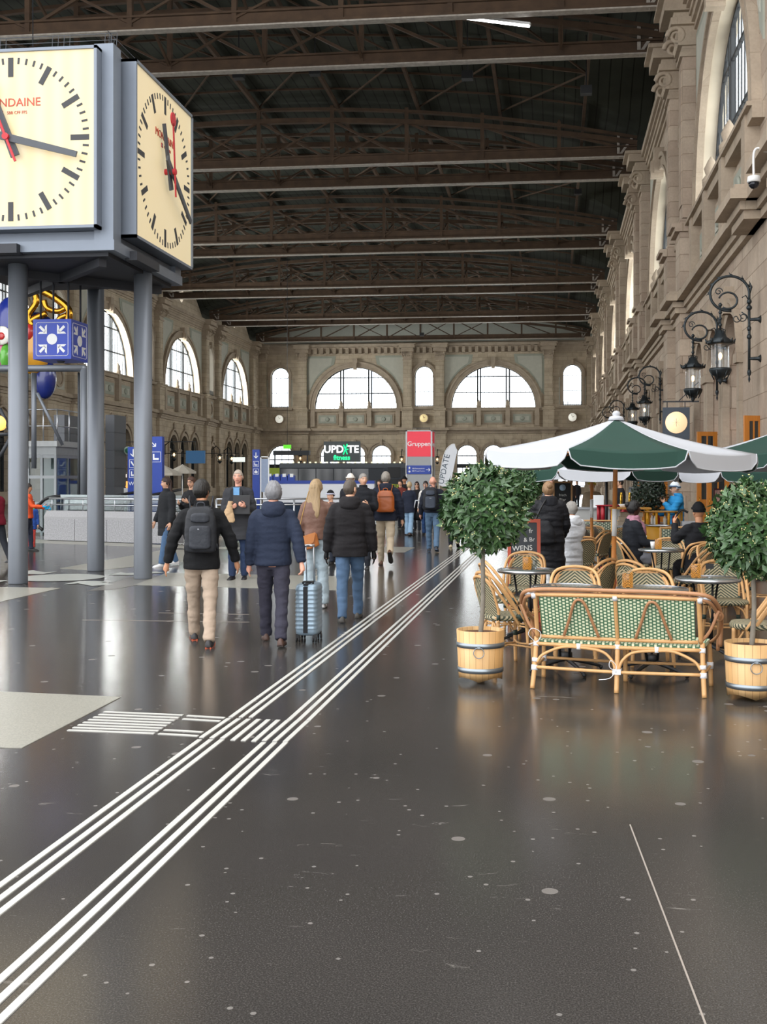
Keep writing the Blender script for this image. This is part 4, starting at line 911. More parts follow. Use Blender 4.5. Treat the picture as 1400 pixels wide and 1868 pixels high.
mb = MB(); p = gt(531, 98); r = thing('entrance_canopy', 'thin dark canopy strip below the left end arch', 'canopy', (p.x, p.y, 4.0)); MB().box(-1.6, 1.6, 0, .6, -.1, .3).build('fascia', DARKG, r); MB().box(-1.5, -1.4, 0, .1, -4.0, -.1).build('post', DARKG, r); MB().box(1.4, 1.5, 0, .1, -4.0, -.1).build('post', DARKG, r)
# ============================================================ RIGHT WALL LANTERNS
def curl(c, r0, turns, a0, dirn, r, k=26, shrink=.8, plane='yz'):
    pts = []
    for i in range(k + 1):
        a = a0 + dirn * 2 * pi * turns * i / k; rr = r0 * (1 - shrink * i / k); pts.append((c[0] + rr * cos(a), 0, c[1] + rr * sin(a)))
    return pts
def wall_lantern():   # pole stands off the wall at local x=0, wall at +x; lantern hangs at -x
    r = link('ornate_wall_lantern', None)
    mb = MB(); mb.tube([(0, 0, -.95), (0, 0, .75)], .032, 8)
    for z, s_ in ((-.95, .05), (-.1, .06), (.1, .05), (.6, .07), (.75, .06)): mb.lathe([(.03, z - .06), (s_, z - .02), (s_, z + .02), (.03, z + .07)], (0, 0, 0), 10)
    mb.lathe([(.004, -1.2), (.03, -1.12), (.015, -1.05), (.045, -1.0), (.03, -.93)], (0, 0, 0), 10); mb.build('pole', LANT, r)
    for z in (.32, -.62): mb = MB(); mb.tube([(0, 0, z), (.12, 0, z), (.2, 0, z), (.27, 0, z + .0)], [.03, .04, .045, .1], 10); mb.build('wall_mount', LANT, r)
    mb = MB()
    big = [(-.46 + .46 * cos(a), 0, .95 + .42 * sin(a)) for a in [pi * 1.95 * i / 30 - 0.1 for i in range(25)]]
    mb.tube([(0, 0, .7)] + big, .033, 8)
    inner = [(-.50 + .22 * cos(a), 0, .78 + .2 * sin(a)) for a in [-pi * .7 + pi * 1.6 * i / 20 for i in range(21)]]; mb.tube(inner, [.03 - .008 * i / 20 for i in range(21)], 8)
    mb.tube(curl((-.3, 0.35), .12, 1.2, pi * .3, -1, .01), .012, 6); mb.tube(curl((-.15, .38), .12, 1.3, pi, 1, .01), .012, 6); mb.tube(curl((-.72, 1.0), .1, 1.3, 0, 1, .01), .012, 6); mb.tube([(0, 0, .75), (-.08, 0, .9), (-.17, 0, .85)], .014, 6)
    mb.tube([(-.18, 0, .5), (-.06, 0, .42), (0, 0, .25)], .015, 6)
    for a in (.4, .9, 1.5, 2.1, 2.6, 3.1): p = (-.46 + .47 * cos(a), 0, .95 + .43 * sin(a)); mb.ball(p, (.05, .03, .045), 6, 5); mb.tube([p, (p[0] + .1 * cos(a + .6), 0, p[2] + .1 * sin(a + .6))], [.02, .004], 5)
    mb.tube([(.0, 0, .9), (.05, 0, 1.1), (.0, 0, 1.25)], [.02, .03, .004], 5); mb.build('scroll_arm', LANT, r)
    X = -.68
    mb = MB(); mb.tube([(X, 0, .7), (X, 0, .05)], .025, 8)
    for z, s_ in ((.68, .055), (.5, .05), (.35, .045), (.2, .05)): mb.lathe([(.02, z - .05), (s_, z), (.02, z + .05)], (X, 0, 0), 8)
    mb.build('hanging_rod', LANT, r)
    mb = MB(); mb.lathe([(.03, .08), (.1, .05), (.16, -.1), (.33, -.22), (.3, -.27), (.24, -.27)], (X, 0, 0), 16)
    for i in range(8): a = 2 * pi * i / 8; mb.tube([(X + .3 * cos(a), .3 * sin(a), -.24), (X + .36 * cos(a), .36 * sin(a), -.14)], [.05, .008], 5)
    for i in range(4): a = 2 * pi * i / 4 + .4; mb.tube([(X + .12 * cos(a), .12 * sin(a), -.08), (X + .14 * cos(a), .14 * sin(a), .08), (X, 0, .12)], .012, 5)
    mb.build('lantern_crown', LANT, r)
    MB().lathe([(.215, -.27), (.215, -.86)], (X, 0, 0), 20, cap=False).build('glass_cylinder', GLASS, r)
    mb = MB(); mb.lathe([(.24, -.84), (.27, -.87), (.27, -.9), (.2, -1.0), (.1, -1.06), (.05, -1.1), (.06, -1.15), (.01, -1.24)], (X, 0, 0), 16)
    for i in range(6): a = 2 * pi * i / 6; mb.tube([(X + .25 * cos(a), .25 * sin(a), -.9), (X + .15 * cos(a), .15 * sin(a), -1.12)], [.02, .015], 5)
    mb.build('lantern_base', LANT, r)
    mb = MB(); mb.lathe([(.04, -.86), (.03, -.66), (.05, -.64)], (X, 0, 0), 8); mb.build('burner', WHITEP, r); MB().ball((X, 0, -.55), (.045, .045, .085), 8, 6).build('bulb', FLAME, r)
    return r
wl0 = None
LN = [(1371, 607, 27.0, 'nearest large ornate wall lantern at the right wall, highest in view'), (1311, 655, 32.3, 'second large wall lantern, just left of and below the nearest one'), (1211, 725, 49.5, 'third wall lantern, above the round cafe sign side of the umbrella'), (1183, 738, 57, 'fourth wall lantern, half hidden beside the third'), (1150, 768, 75, 'fifth wall lantern rising over the umbrella top'), (1138, 775, 86, 'far wall lantern behind the umbrella top, hardly visible')]
for u, v, t, lab in LN:
    p = at(u, v, t)
    if wl0 is None:
        wl0 = wall_lantern(); wl0['category'] = 'lantern'; wl0['group'] = 'ornate lanterns on the right wall'; wl0.location = (XR - .27 - .27, p.y, p.z); wl0['label'] = lab
    else: dup(wl0, (XR - .27 - .27, p.y, p.z), label=lab)
# hanging square cafe sign
p = at(1234, 771, 38.5); r = thing('projecting_sign', 'square grey sign with round lit cream disc on the right wall', 'sign', p)
MB().box(-.45, .45, -.07, .07, -.58, .52).build('board', mat('slate grey sign', '4c5560', .6), r)
mb = MB(); mb.loft([[Vector((rr * cos(a), -d, rr * sin(a))) for a in [2 * pi * i / 32 for i in range(32)]] for rr, d in ((.37, .07), (.37, .09))]); dd = mb.build('disc', emis('cream lit disc', 'ffdcae', .75), r)
mb = MB()
for a in (0, .8, 1.6, 2.4): mb.beam((-.14 * cos(a), -.092, -.14 * sin(a)), (.14 * cos(a), -.092, .14 * sin(a)), .015, .006)
mb.build('emblem', mat('pale grey emblem', 'c9b9a8', .5), dd)
rx = XR - .27 - p.x; mb = MB(); mb.beam((-.45, 0, .72), (rx, 0, .72), .05, .05); mb.beam((-.3, 0, .52), (-.3, 0, .72), .03, .03); mb.beam((.3, 0, .52), (.3, 0, .72), .03, .03); mb.beam((.1, 0, .75), (rx, 0, 1.4), .03, .03); mb.build('bracket', DARKG, r)
# CCTV camera
p = at(1376, 322, 22.3); r = thing('security_camera', 'white dome security camera on the right wall', 'camera', p); rx = .45
mb = MB(); mb.tube(smoothpts([(0, 0, 0), (0, 0, .45), (.08, 0, .56), (.2, 0, .5), (max(.25, rx), 0, .5)], 5), .025, 8); mb.build('arm', WHITEP, r); mb = MB(); mb.lathe([(.03, .02), (.12, 0), (.135, -.1), (.12, -.12)], (0, 0, 0), 18); mb.build('housing', WHITEP, r); mb = MB(); mb.lathe([(.11, -.12), (.1, -.18), (.06, -.23), (.01, -.245)], (0, 0, 0), 16); mb.build('dome', mat('smoked dome', '2a2c30', .1, metal=.5), r)
# ============================================================ PEOPLE
SKIN = {'light': 'd9a98c', 'pink': 'd99f88', 'tan': 'c08a68', 'dark': '4a2c20'}
def cloth(col, rough=.85, bump=.25, sc=30): return mat('cloth ' + col + str(rough), col, rough, var=.12, scale=6, bump=bump, bscale=sc, spec=.3)
def remesh(mb, name, mats, vox, wr=0, wsc=9, smooth=2, parent=None, wz=1.0, label=None):
    me = mb.mesh(name, mats[0]); o = bpy.data.objects.new(name, me); COL.objects.link(o)
    md = o.modifiers.new('r', 'REMESH'); md.mode = 'VOXEL'; md.voxel_size = vox; md.use_smooth_shade = True
    if smooth: sm = o.modifiers.new('s', 'SMOOTH'); sm.iterations = smooth; sm.factor = .5
    bpy.context.view_layer.update(); me2 = bpy.data.meshes.new_from_object(o.evaluated_get(bpy.context.evaluated_depsgraph_get())); bpy.data.objects.remove(o)
    me2.name = name
    if wr:
        off = Vector((random.random() * 50, random.random() * 50, 0)); cs = [v.co.copy() for v in me2.vertices]; ns = [v.normal.copy() for v in me2.vertices]
        for v, c, n in zip(me2.vertices, cs, ns):
            q = Vector((c.x * wsc * .6, c.y * wsc * .6, c.z * wsc * wz)) + off
            f = noise.noise(q) + .5 * noise.noise(q * 2.3)
            v.co = c + n * (f * wr)
    me2.materials.clear()
    for m in mats: me2.materials.append(m)
    for p in me2.polygons: p.use_smooth = True; p.material_index = 0
    return me2
def ell(c, rx, ry, n=16, yaw=0, p=2.0):
    out = []
    for j in range(n):
        a = 2 * pi * j / n; x = abs(cos(a)) ** (2 / p) * (1 if cos(a) >= 0 else -1) * rx; y = abs(sin(a)) ** (2 / p) * (1 if sin(a) >= 0 else -1) * ry
        out.append(Vector(c) + Vector((x * cos(yaw) - y * sin(yaw), x * sin(yaw) + y * cos(yaw), 0)))
    return out
def limb(mb, pts, rs, n=12, k=5):
    P = smoothpts(pts, k); R = []
    for i in range(len(P)):
        f = i / k; j = min(int(f), len(rs) - 2); t = f - j; R.append(rs[j] * (1 - t) + rs[j + 1] * t)
    mb.tube(P, R, n)
def head_mesh(hr, skin_i=0, lip_i=1, grow=0, cut=None, n=28, m=22):
    """head as one displaced sphere, face towards +Y, centre at origin; height about .235"""
    mb = MB(); V = []; keep = []
    for i in range(m + 1):
        t = pi * i / m
        for j in range(n):
            a = 2 * pi * j / n + pi / 2; d = Vector((sin(t) * cos(a), sin(t) * sin(a), cos(t)))
            x, y, z = d.x * .076, d.y * .096, d.z * .118
            if z < 0:
                k = (-z / .118); x *= 1 - .34 * k ** 1.6; y = y * (1 - .22 * k) + (.012 * k if d.y > 0 else .02 * k)
                if d.y > 0: y += .012 * k * k * max(0, d.y)
            if d.y < 0 and z > -.03: y *= 1.04
            if d.y > .3 and not grow:
                y += .024 * math.exp(-(x / .012) ** 2 - ((z + .022) / .02) ** 2)
                for s in (-1, 1): y -= .010 * math.exp(-((x - s * .031) / .014) ** 2 - ((z - .012) / .012) ** 2)
                y += .005 * math.exp(-(x / .022) ** 2 - ((z + .062) / .008) ** 2) + .006 * math.exp(-((z - .032) / .009) ** 2) * (abs(x) < .05)
            V.append(Vector((x, y, z)) + d * grow)
    F_ = []; M_ = []
    for i in range(m):
        for j in range(n):
            q = [i * n + j, (i + 1) * n + j, (i + 1) * n + (j + 1) % n, i * n + (j + 1) % n]; c = (V[q[0]] + V[q[2]]) / 2
            if cut and not cut(c): continue
            F_.append(q); M_.append(1 if (lip_i and abs(c.z + .062) < .008 and abs(c.x) < .024 and c.y > .06) else 0)
    mb.v = [tuple(v) for v in V]; mb.f = F_; mb.m = M_; mb.sm = [True] * len(F_)
    return mb
def hand(mb, wrist, dirv, palm, s=1.0, curl=.5, side=1, grip=False):
    """palm block and five separate bent fingers; palm = direction the palm faces"""
    d = Vector(dirv).normalized(); p = Vector(palm); p = (p - d * p.dot(d)).normalized(); x = d.cross(p) * side
    w = Vector(wrist)
    mb.tube([w - d * .02, w + d * .02 * s, w + d * .055 * s, w + d * .088 * s], [(.024 * s, .018 * s), (.028 * s, .017 * s), (.038 * s, .016 * s), (.036 * s, .012 * s)] if False else [.021 * s, .026 * s, .031 * s, .026 * s], 10)
    L_ = (.072, .08, .075, .06); c = curl if not grip else 1.25
    for i in range(4):
        b0 = w + d * .08 * s + x * (.027 - .018 * i) * s; a = c * .45; q = [b0]; 
        for k, fl in enumerate((.45, .32, .25)):
            a_ = a + c * .55 * k; q.append(q[-1] + (d * cos(a_) + p * sin(a_)) * (L_[i] * fl * s))
        mb.tube(q, [.0095 * s, .009 * s, .0082 * s, .0065 * s], 6)
    b0 = w + d * .025 * s + x * .024 * s; q = [b0, b0 + (x * .7 + d * .6 + p * .3) * .03 * s, b0 + (x * .75 + d * 1.3 + p * .7) * .038 * s + d * .004, b0 + (x * .7 + d * 2 + p * 1.2) * .038 * s]
    mb.tube(q, [.013 * s, .012 * s, .0105 * s, .008 * s], 6)
def person(label, base, yaw, H=1.75, skin='light', hair='short', hairc='2a2320', legs=((8, 6), (-8, 12)), arms=((-5, 8, 15), (5, 8, 15)), top='22252b', topr=.85,
           hem=.80, bottom='3a3f4a', shoe='2a2a2a', sole='1c1c1c', puff=0.0, hood=None, collar=None, seated=False, seat_z=.47, det=1, width=1.0, turn=0, tilt=0, lean=0,
           gloves=None, glasses=False, skirt=None, cap=None, scarf=None, flare=0, opencoat=None, footpitch=(0, 0), grip=(False, False), coatw=0, wr=.010, wide_sleeve=0, sn=None, extra=None, cuff=.0):
    k = H / 1.75; root = thing('person', label, 'person', (base[0], base[1], 0), yaw); vox = (.0085, .012, .02)[det]; vc = (.014, .018, .028)[det]
    TL, SL = .435, .41; hipz = .90; hx = .088
    info = []
    for i, s in enumerate((-1, 1)):
        if seated: a, kb = legs[i]; a = radians(a); kb = radians(kb)
        else: a, kb = map(radians, legs[i])
        hip = Vector((s * hx, 0, 0)); knee = hip + Vector((s * .004, sin(a) * TL, -cos(a) * TL)); b = a - kb; ank = knee + Vector((s * .0, sin(b) * SL, -cos(b) * SL)); info.append([hip, knee, ank, b])
    if seated: rz_ = seat_z / k + .10
    else:
        lo = []
        for i, (hp, kn, an, b) in enumerate(info):
            fp = radians(footpitch[i]); lo.append(an.z - .075 * cos(fp) - (.13 * sin(fp) if fp > 0 else 0))
        rz_ = -min(lo)
    R0 = Vector((0, 0, rz_))
    for f in info:
        for j in range(3): f[j] = f[j] + R0
    def T(v):  # torso point, v relative to standing pose with pelvis .90
        v = Vector(v); h = v.z - .90; ly = sin(radians(lean)) * h if h > 0 else 0; return Vector((v.x, v.y + ly, R0.z + h * (cos(radians(lean)) if h > 0 else 1)))
    sh = [T((s * .178 * width, -.005, 1.385)) for s in (-1, 1)]
    A = []
    for i, s in enumerate((-1, 1)):
        sw, ab, eb = arms[i][:3]; inn = arms[i][3] if len(arms[i]) > 3 else 0
        sw, ab, eb, inn = map(radians, (sw, ab, eb, inn)); d1 = Vector((s * sin(ab), sin(sw) * cos(ab), -cos(sw) * cos(ab))); d2 = Vector((s * sin(ab) * .6 - s * sin(inn), sin(sw + eb) * cos(inn), -cos(sw + eb) * cos(inn))).normalized()
        el = sh[i] + d1 * .285; wr_ = el + d2 * .245; A.append((sh[i], el, wr_, d2))
    hc = T((0, .015, 1.625)); 
    # body ------------------------------------------------------------
    mb = MB()
    mb.loft([ell(T((0, 0, z)), rx, ry) for z, rx, ry in ((.84, .14, .1), (.92, .15, .1), (1.05, .13, .09), (1.25, .15, .1), (1.38, .15, .08), (1.44, .08, .06))])
    limb(mb, [T((0, -.01, 1.38)), T((0, .0, 1.47)), hc + Vector((0, -.01, -.07))], [.062, .054, .055])
    for i, s in enumerate((-1, 1)):
        hp, kn, an, b = info[i]; limb(mb, [hp, kn, an], [.072, .05, .036]); S_, E, W_, d2 = A[i]; limb(mb, [S_ + Vector((-s * .05, 0, 0)), S_, E, W_], [.04, .043, .036, .024])
        pd = Vector((-s * 1, .15, 0)) if arms[i][2] < 50 else Vector((-s * .8, 0, .6))
        hand(mb, W_ + d2 * .01, d2, pd, 1.0, .45, side=(1 if s > 0 else -1), grip=grip[i])
    sk = mat('skin ' + skin, SKIN[skin], .5, var=.06, scale=10); lip = mat('lip ' + skin, {'light': 'b06a60', 'pink': 'b06a60', 'tan': '9a5848', 'dark': '3c1e1a'}[skin], .5)
    me = remesh(mb, 'person', [sk, lip], vox, smooth=1)
    RH = Matrix.Translation(hc) @ Matrix.Rotation(radians(turn), 4, 'Z') @ Matrix.Rotation(radians(-tilt), 4, 'X')
    hm = head_mesh(None); ears = MB()
    for s in (-1, 1): ears.ball((s * .077, -.005, -.008), (.012, .02, .032), 8, 6)
    hm.add(ears.v, ears.f, True); hm.xf(RH)
    bm = bmesh.new(); bm.from_mesh(me); tmp = hm.mesh('h', [sk, lip]); bm.from_mesh(tmp); bm.to_mesh(me); bm.free(); bpy.data.meshes.remove(tmp)
    body = link('body', me, root)
    # face -------------------------------------------------------------
    if det < 2:
        for s in (-1, 1):
            mb = MB(); mb.mi = 0; mb.ball((s * .031, .080, .012), (.0135, .009, .0085), 8, 6); mb.mi = 1; mb.ball((s * .031, .0875, .012), (.0055, .003, .0055), 6, 5); mb.xf(RH); mb.build('eye', [mat('eye white', 'd8d2ca', .3), mat('iris', '2a1d16', .3)], body)
            mb = MB(); mb.tube([(s * .018, .093, .03), (s * .032, .093, .034), (s * .046, .083, .03)], .004, 5); mb.xf(RH); mb.build('eyebrow', mat('brow ' + hairc, hairc, .8), body)
    if glasses:
        mb = MB()
        for s in (-1, 1): mb.tube([(s * .032 + .022 * cos(a), .098, .01 + .017 * sin(a)) for a in [2 * pi * i / 12 for i in range(12)]], .003, 5, closed=True); mb.tube([(s * .054, .096, .014), (s * .078, .0, .012)], .003, 5)
        mb.tube([(-.01, .1, .012), (.01, .1, .012)], .003, 5)
        if glasses == 'sun':
            for s in (-1, 1): mb.ball((s * .032, .096, .01), (.022, .004, .018), 8, 6)
        mb.xf(RH); mb.build('glasses', BLACK, root)
    if glasses == 'top':
        pass
    # hair -------------------------------------------------------------
    hm_ = mat('hair ' + hairc, hairc, .55, var=.35, scale=40, stretch=(1, 1, .15), bump=.5, bscale=60)
    def hcut(c): return c.z > .052 - .02 * (abs(c.x) > .05) if c.y > .035 else (c.z > -.035 + .03 * max(0, c.y / .04) if c.y > -.02 else c.z > -.075)
    if hair in ('short', 'curly', 'long', 'bun', 'thin'):
        gr = {'short': .012, 'curly': .018, 'long': .014, 'bun': .014, 'thin': .005}[hair]
        hb = head_mesh(None, grow=gr, cut=hcut, lip_i=0, n=36, m=28)
        if gr > .005:
            vs = []
            for v in hb.v: v = Vector(v); f = noise.noise(v * (55 if hair == 'curly' else 30)) * (.009 if hair == 'curly' else .005); vs.append(tuple(v * (1 + f / .1)))
            hb.v = vs
        # rim turned inwards closes the shell
        hb.xf(RH); o = hb.build('hair', hm_, root); sd = o.modifiers.new('s', 'SOLIDIFY'); sd.thickness = .014; sd.offset = -1
        if hair == 'long':
            mb = MB(); rings = []
            for z, w_, y, dp in ((.06, .06, -.06, .04), (0, .082, -.06, .05), (-.08, .088, -.055, .05), (-.16, .1, -.075, .045), (-.26, .115, -.1, .04), (-.36, .105, -.115, .03), (-.44, .08, -.12, .02)): rings.append(ell((0, y, z), w_, dp, 20))
            mb.loft(rings); mb.v = [tuple(Vector(v) + Vector((1, 1, 0)) * .006 * noise.noise(Vector((v[0] * 60, v[1] * 60, v[2] * 4)))) for v in mb.v]; mb.xf(RH); mb.build('hair_length', hm_, root)
        if hair == 'bun': mb = MB(); mb.ball((0, -.1, .06), (.045, .04, .045), 12, 8); mb.xf(RH); mb.build('hair_bun', hm_, root)
    if cap:
        kind, cc = cap[0], cap[1]
        hb = head_mesh(None, grow=.02, cut=lambda c: c.z > (.035 if c.y > 0 else .0), lip_i=0); hb.v = [(x, y, z * (1.12 if z > 0 else 1)) for x, y, z in hb.v]; hb.xf(RH); o = hb.build('hat', cloth(cc), root); sd = o.modifiers.new('s', 'SOLIDIFY'); sd.thickness = .012; sd.offset = -1
        mb = MB(); mb.loft([[Vector((r_ * .82 * cos(a), r_ * sin(a), z_ + .018 * (sin(a) > 0) * 1)) for a in [2 * pi * i / 20 for i in range(20)]] for r_, z_ in ((.118, .02), (.121, .05))], cap=False)
        mb.xf(RH); c_ = cloth(cap[2] if len(cap) > 2 else cc); o = mb.build('hat_band', c_, root); sd = o.modifiers.new('s', 'SOLIDIFY'); sd.thickness = .008
        if kind == 'cap': mb = MB(); mb.prism([(-.07, 0), (.07, 0), (.06, .06), (.03, .085), (-.03, .085), (-.06, .06)], (0, .09, .04), (1, 0, 0), (0, 1, -.15), (0, 0, 1), .008); mb.xf(RH); mb.build('peak', cloth(cc), root)
    # trousers -----------------------------------------------------------
    if bottom:
        mb = MB(); mb.loft([ell(R0 + Vector((0, 0, z)), rx, ry) for z, rx, ry in ((-.09, .12, .09), (-.02, .165, .115), (.06, .16, .115), (.16, .148, .1))])
        for i, s in enumerate((-1, 1)):
            hp, kn, an, b = info[i]; sd_ = (an - kn).normalized(); e = an + sd_ * .02
            limb(mb, [hp + Vector((0, 0, .02)), hp + (kn - hp) * .5, kn, kn + (an - kn) * .5, e], [.098, .09, .07 + flare * .3, .066 + flare * .7, .06 + flare], 14)
        me = remesh(mb, 'trousers', [cloth(bottom)], vc, wr * 1.1, 10, 2, wz=1.5); link('trousers', me, root)
    # shoes ------------------------------------------------------------
    for i, s in enumerate((-1, 1)):
        hp, kn, an, b = info[i]; fp = radians(footpitch[i]); M_ = Matrix.Translation(an) @ Matrix.Rotation(-fp, 4, 'X') @ Matrix.Rotation(radians(-s * 6), 4, 'Z')
        mb = MB(); rings = []
        for y, w_, h, z in ((-.075, .02, .02, -.03), (-.07, .033, .075, -.03), (-.02, .04, .085, -.02), (.04, .042, .062, -.035), (.1, .046, .045, -.048), (.15, .042, .036, -.055), (.185, .025, .02, -.06), (.192, .008, .008, -.062)):
            rings.append([Vector((w_ * cos(a), y, -.068 + max(0, sin(a)) * h + (0 if sin(a) > 0 else sin(a) * .004))) for a in [2 * pi * j / 14 for j in range(14)]])
        mb.loft(rings); mb.xf(M_); so = mb.build('shoe', mat('shoe ' + shoe, shoe, .5, var=.15), root)
        mb = MB(); out = [(-.03, -.075), (.03, -.075), (.036, -.02), (.04, .05), (.048, .11), (.04, .17), (.015, .2), (-.015, .2), (-.04, .17), (-.046, .11), (-.04, .05), (-.036, -.02)]
        mb.prism(out, (0, 0, -.08), (1, 0, 0), (0, 1, 0), (0, 0, 1), .02); mb.xf(M_); mb.build('sole', mat('sole ' + sole, sole, .6), so)
    # jacket -----------------------------------------------------------
    tk = .022 + puff; mb = MB(); hz = hem; cw = coatw
    prof = [(hz, .172 + cw, .125 + cw * .6), (max(hz + .03, .92), .168 + cw * .6, .124 + cw * .3), (1.06, .152, .112), (1.22, .165, .118), (1.33, .168, .112), (1.385, .158, .1), (1.425, .125, .085), (1.455, .09, .075), (1.475, .072, .068)]
    if hz > .88: prof = [(hz, .162, .118)] + prof[2:]
    mb.loft([ell(T((0, 0, z)) if z >= .9 or not seated else T((0, 0, z)), (rx + tk * .8) * width, ry + tk, 20, p=2.3) for z, rx, ry in prof])
    for i, s in enumerate((-1, 1)):
        S_, E, W_, d2 = A[i]; limb(mb, [S_ + Vector((-s * .07, 0, .0)), S_ + Vector((-s * .01, 0, -.01)), (S_ + E) / 2, E, (E + W_) / 2, W_ + d2 * (.01 + cuff)], [.06 + puff, .066 + puff, .058 + puff + wide_sleeve, .052 + puff + wide_sleeve, .047 + puff + wide_sleeve, .037 + puff * .6 + wide_sleeve], 12)
    tops = cloth(top, topr); me = remesh(mb, 'jacket', [tops], vc, wr + puff * .15, 8 if not puff else 5, 2, wz=1.3 if not puff else 3.2); jk = link('jacket', me, root)
    if sn: jk.name = sn
    if hood:
        mb = MB(); mb.loft([ell(T((0, y, z)), rx, ry, 20) for z, y, rx, ry in ((1.36, -.10, .06, .03), (1.40, -.095, .12, .065), (1.46, -.06, .135, .095), (1.515, -.04, .12, .092), (1.535, -.03, .095, .07))])
        me = remesh(mb, 'hood', [cloth(hood)], vc, .008, 14, 1); link('hood', me, root)
    elif collar:
        mb = MB(); mb.loft([ell(T((0, 0, z)), rx, ry, 20) for z, rx, ry in ((1.42, .12, .09), (1.47, .085, .08), (1.53, .078, .078))]); me = remesh(mb, 'collar', [cloth(collar)], vc, .002, 14, 1); link('collar', me, root)
    if scarf:
        mb = MB(); mb.loft([ell(T((0, .01, z)), rx, ry, 20) for z, rx, ry in ((1.36, .12, .12), (1.42, .135, .12), (1.49, .11, .1), (1.53, .085, .085))]); limb(mb, [T((.02, .1, 1.42)), T((.03, .14, 1.3)), T((.02, .14, 1.12))], [.05, .06, .04]); me = remesh(mb, 'scarf', [scarf if not isinstance(scarf, str) else cloth(scarf)], vc, .014, 18, 1); link('scarf', me, root)
    if gloves:
        mb = MB()
        for i, s in enumerate((-1, 1)):
            hand(mb, A[i][2] + A[i][3] * .01, A[i][3], Vector((-s, .15, 0)), 1.12, .5, side=(1 if s > 0 else -1), grip=grip[i])
        me = remesh(mb, 'glove', [cloth(gloves, .6)], .009, 0, smooth=0); link('glove', me, root)
    if extra: extra(root, T, A, RH, info)
    root.scale = (k * .98, k, k)
    return root, T, A
def loc2w(root, v): return Matrix.LocRotScale(root.location, root.rotation_euler, root.scale) @ Vector(v)
def backpack(label, pr, T, w, h, d, m, m2, z0=1.0, straps=None, kind='sport', shift=0):
    root, _, _ = pr; r = thing('backpack', label, 'backpack'); r.location = loc2w(root, T((shift, -.145, z0))); r.rotation_euler = root.rotation_euler; r.scale = root.scale
    mb = MB(); R = []
    for z, kx, ky in ((0, .72, .6), (.03, .95, .9), (.15, 1, 1), (.5, 1, 1), (.75, .93, .85), (.93, .78, .62), (1.0, .5, .35)): R.append(ell((0, -d / 2 * (1 if z < .8 else .9), z * h), w / 2 * kx, d / 2 * ky, 24, p=3.4))
    mb.loft(R); me = remesh(mb, 'b', [m], .012, .003, 14, 1); link('pack_body', me, r)
    if kind == 'sport':
        mb = MB(); mb.loft([ell((0, -d - .005 + .02 * abs(z - .35), z * h), w / 2 * .68 * kx, .045, 20, p=3) for z, kx in ((.08, .7), (.12, 1), (.5, 1), (.58, .9), (.6, .5))]); me = remesh(mb, 'b', [m2], .012, .002, 14, 1); link('front_pocket', me, r)
        mb = MB(); mb.loft([ell((0, -d + .005, z * h), w / 2 * .6 * kx, .035, 20, p=3) for z, kx in ((.66, .7), (.69, 1), (.83, .95), (.86, .6))]); me = remesh(mb, 'b', [m2], .012, .002, 14, 1); link('top_pocket', me, r)
        MB().cbox((0, -d - .045, h * .52), (.05, .004, .012)).build('badge', mat('grey badge', '8d9096'), r)
    else:
        mb = MB(); mb.tube([(-w * .4, -d - .002, h * .72), (w * .4, -d - .002, h * .72)], .006, 6); mb.build('zip', BLACK if kind != 'tan' else mat('dark zip tan', '7a3f17'), r)
    mb = MB()
    for s in (-1, 1): mb.tube(smoothpts([(s * w * .3, .0, h * .9), (s * w * .36, .03, h + .05), (s * w * .36, .1, h + .085), (s * w * .36, .2, h + .03), (s * w * .4, .27, h - .12), (s * w * .5, .25, h * .3), (s * w * .5, .05, h * .1)], 5), [(.008, .028)] * 31, 8)
    mb.build('strap', straps or m2, r); mb = MB(); mb.tube(smoothpts([(-.04, -.03, h * .98), (-.03, -.035, h + .035), (.03, -.035, h + .035), (.04, -.03, h * .98)], 4), .008, 6); mb.build('grab_handle', straps or m2, r)
    return r
AW = 0  # heading +Y = walking away from the camera
def yaw_from(u): return 0
def PP(u, v): p = G(u, v); return (p.x, p.y)
def PT(u, t): p = gt(u, t); return (p.x, p.y)
# man in black coat with backpack
p1 = person('man in a black wool coat and beige trousers wearing a black backpack, seen from behind', PP(368, 1174), radians(15), 1.68, 'tan', 'short', '16130f', legs=((24, 5), (-16, 12)), arms=((-2, 24, 12), (4, 24, 14)), top='141517', hem=.82, bottom='a89684', shoe='2b2a2c', sole='d0603a', collar='141517', det=0, turn=-32, width=1.02, footpitch=(0, -6), wide_sleeve=.008, puff=.004)
backpack('black sports backpack on the back of the man in the black wool coat', p1, p1[1], .33, .47, .17, cloth('25272b', .6), cloth('303339', .55), 1.0)
# navy jacket with suitcase
p2 = person('grey haired man in a navy hooded jacket pulling the silver suitcase', PP(499, 1174), radians(12), 1.64, 'pink', 'curly', '77777a', legs=((20, 5), (-15, 12)), arms=((2, 10, 16), (-22, 16, 8)), top='222a3c', hem=.86, bottom='34333f', shoe='4b352c', sole='2a211d', hood='222a3c', det=0, width=1.05, grip=(False, True), wide_sleeve=.012, puff=.006, flare=.006, turn=10)
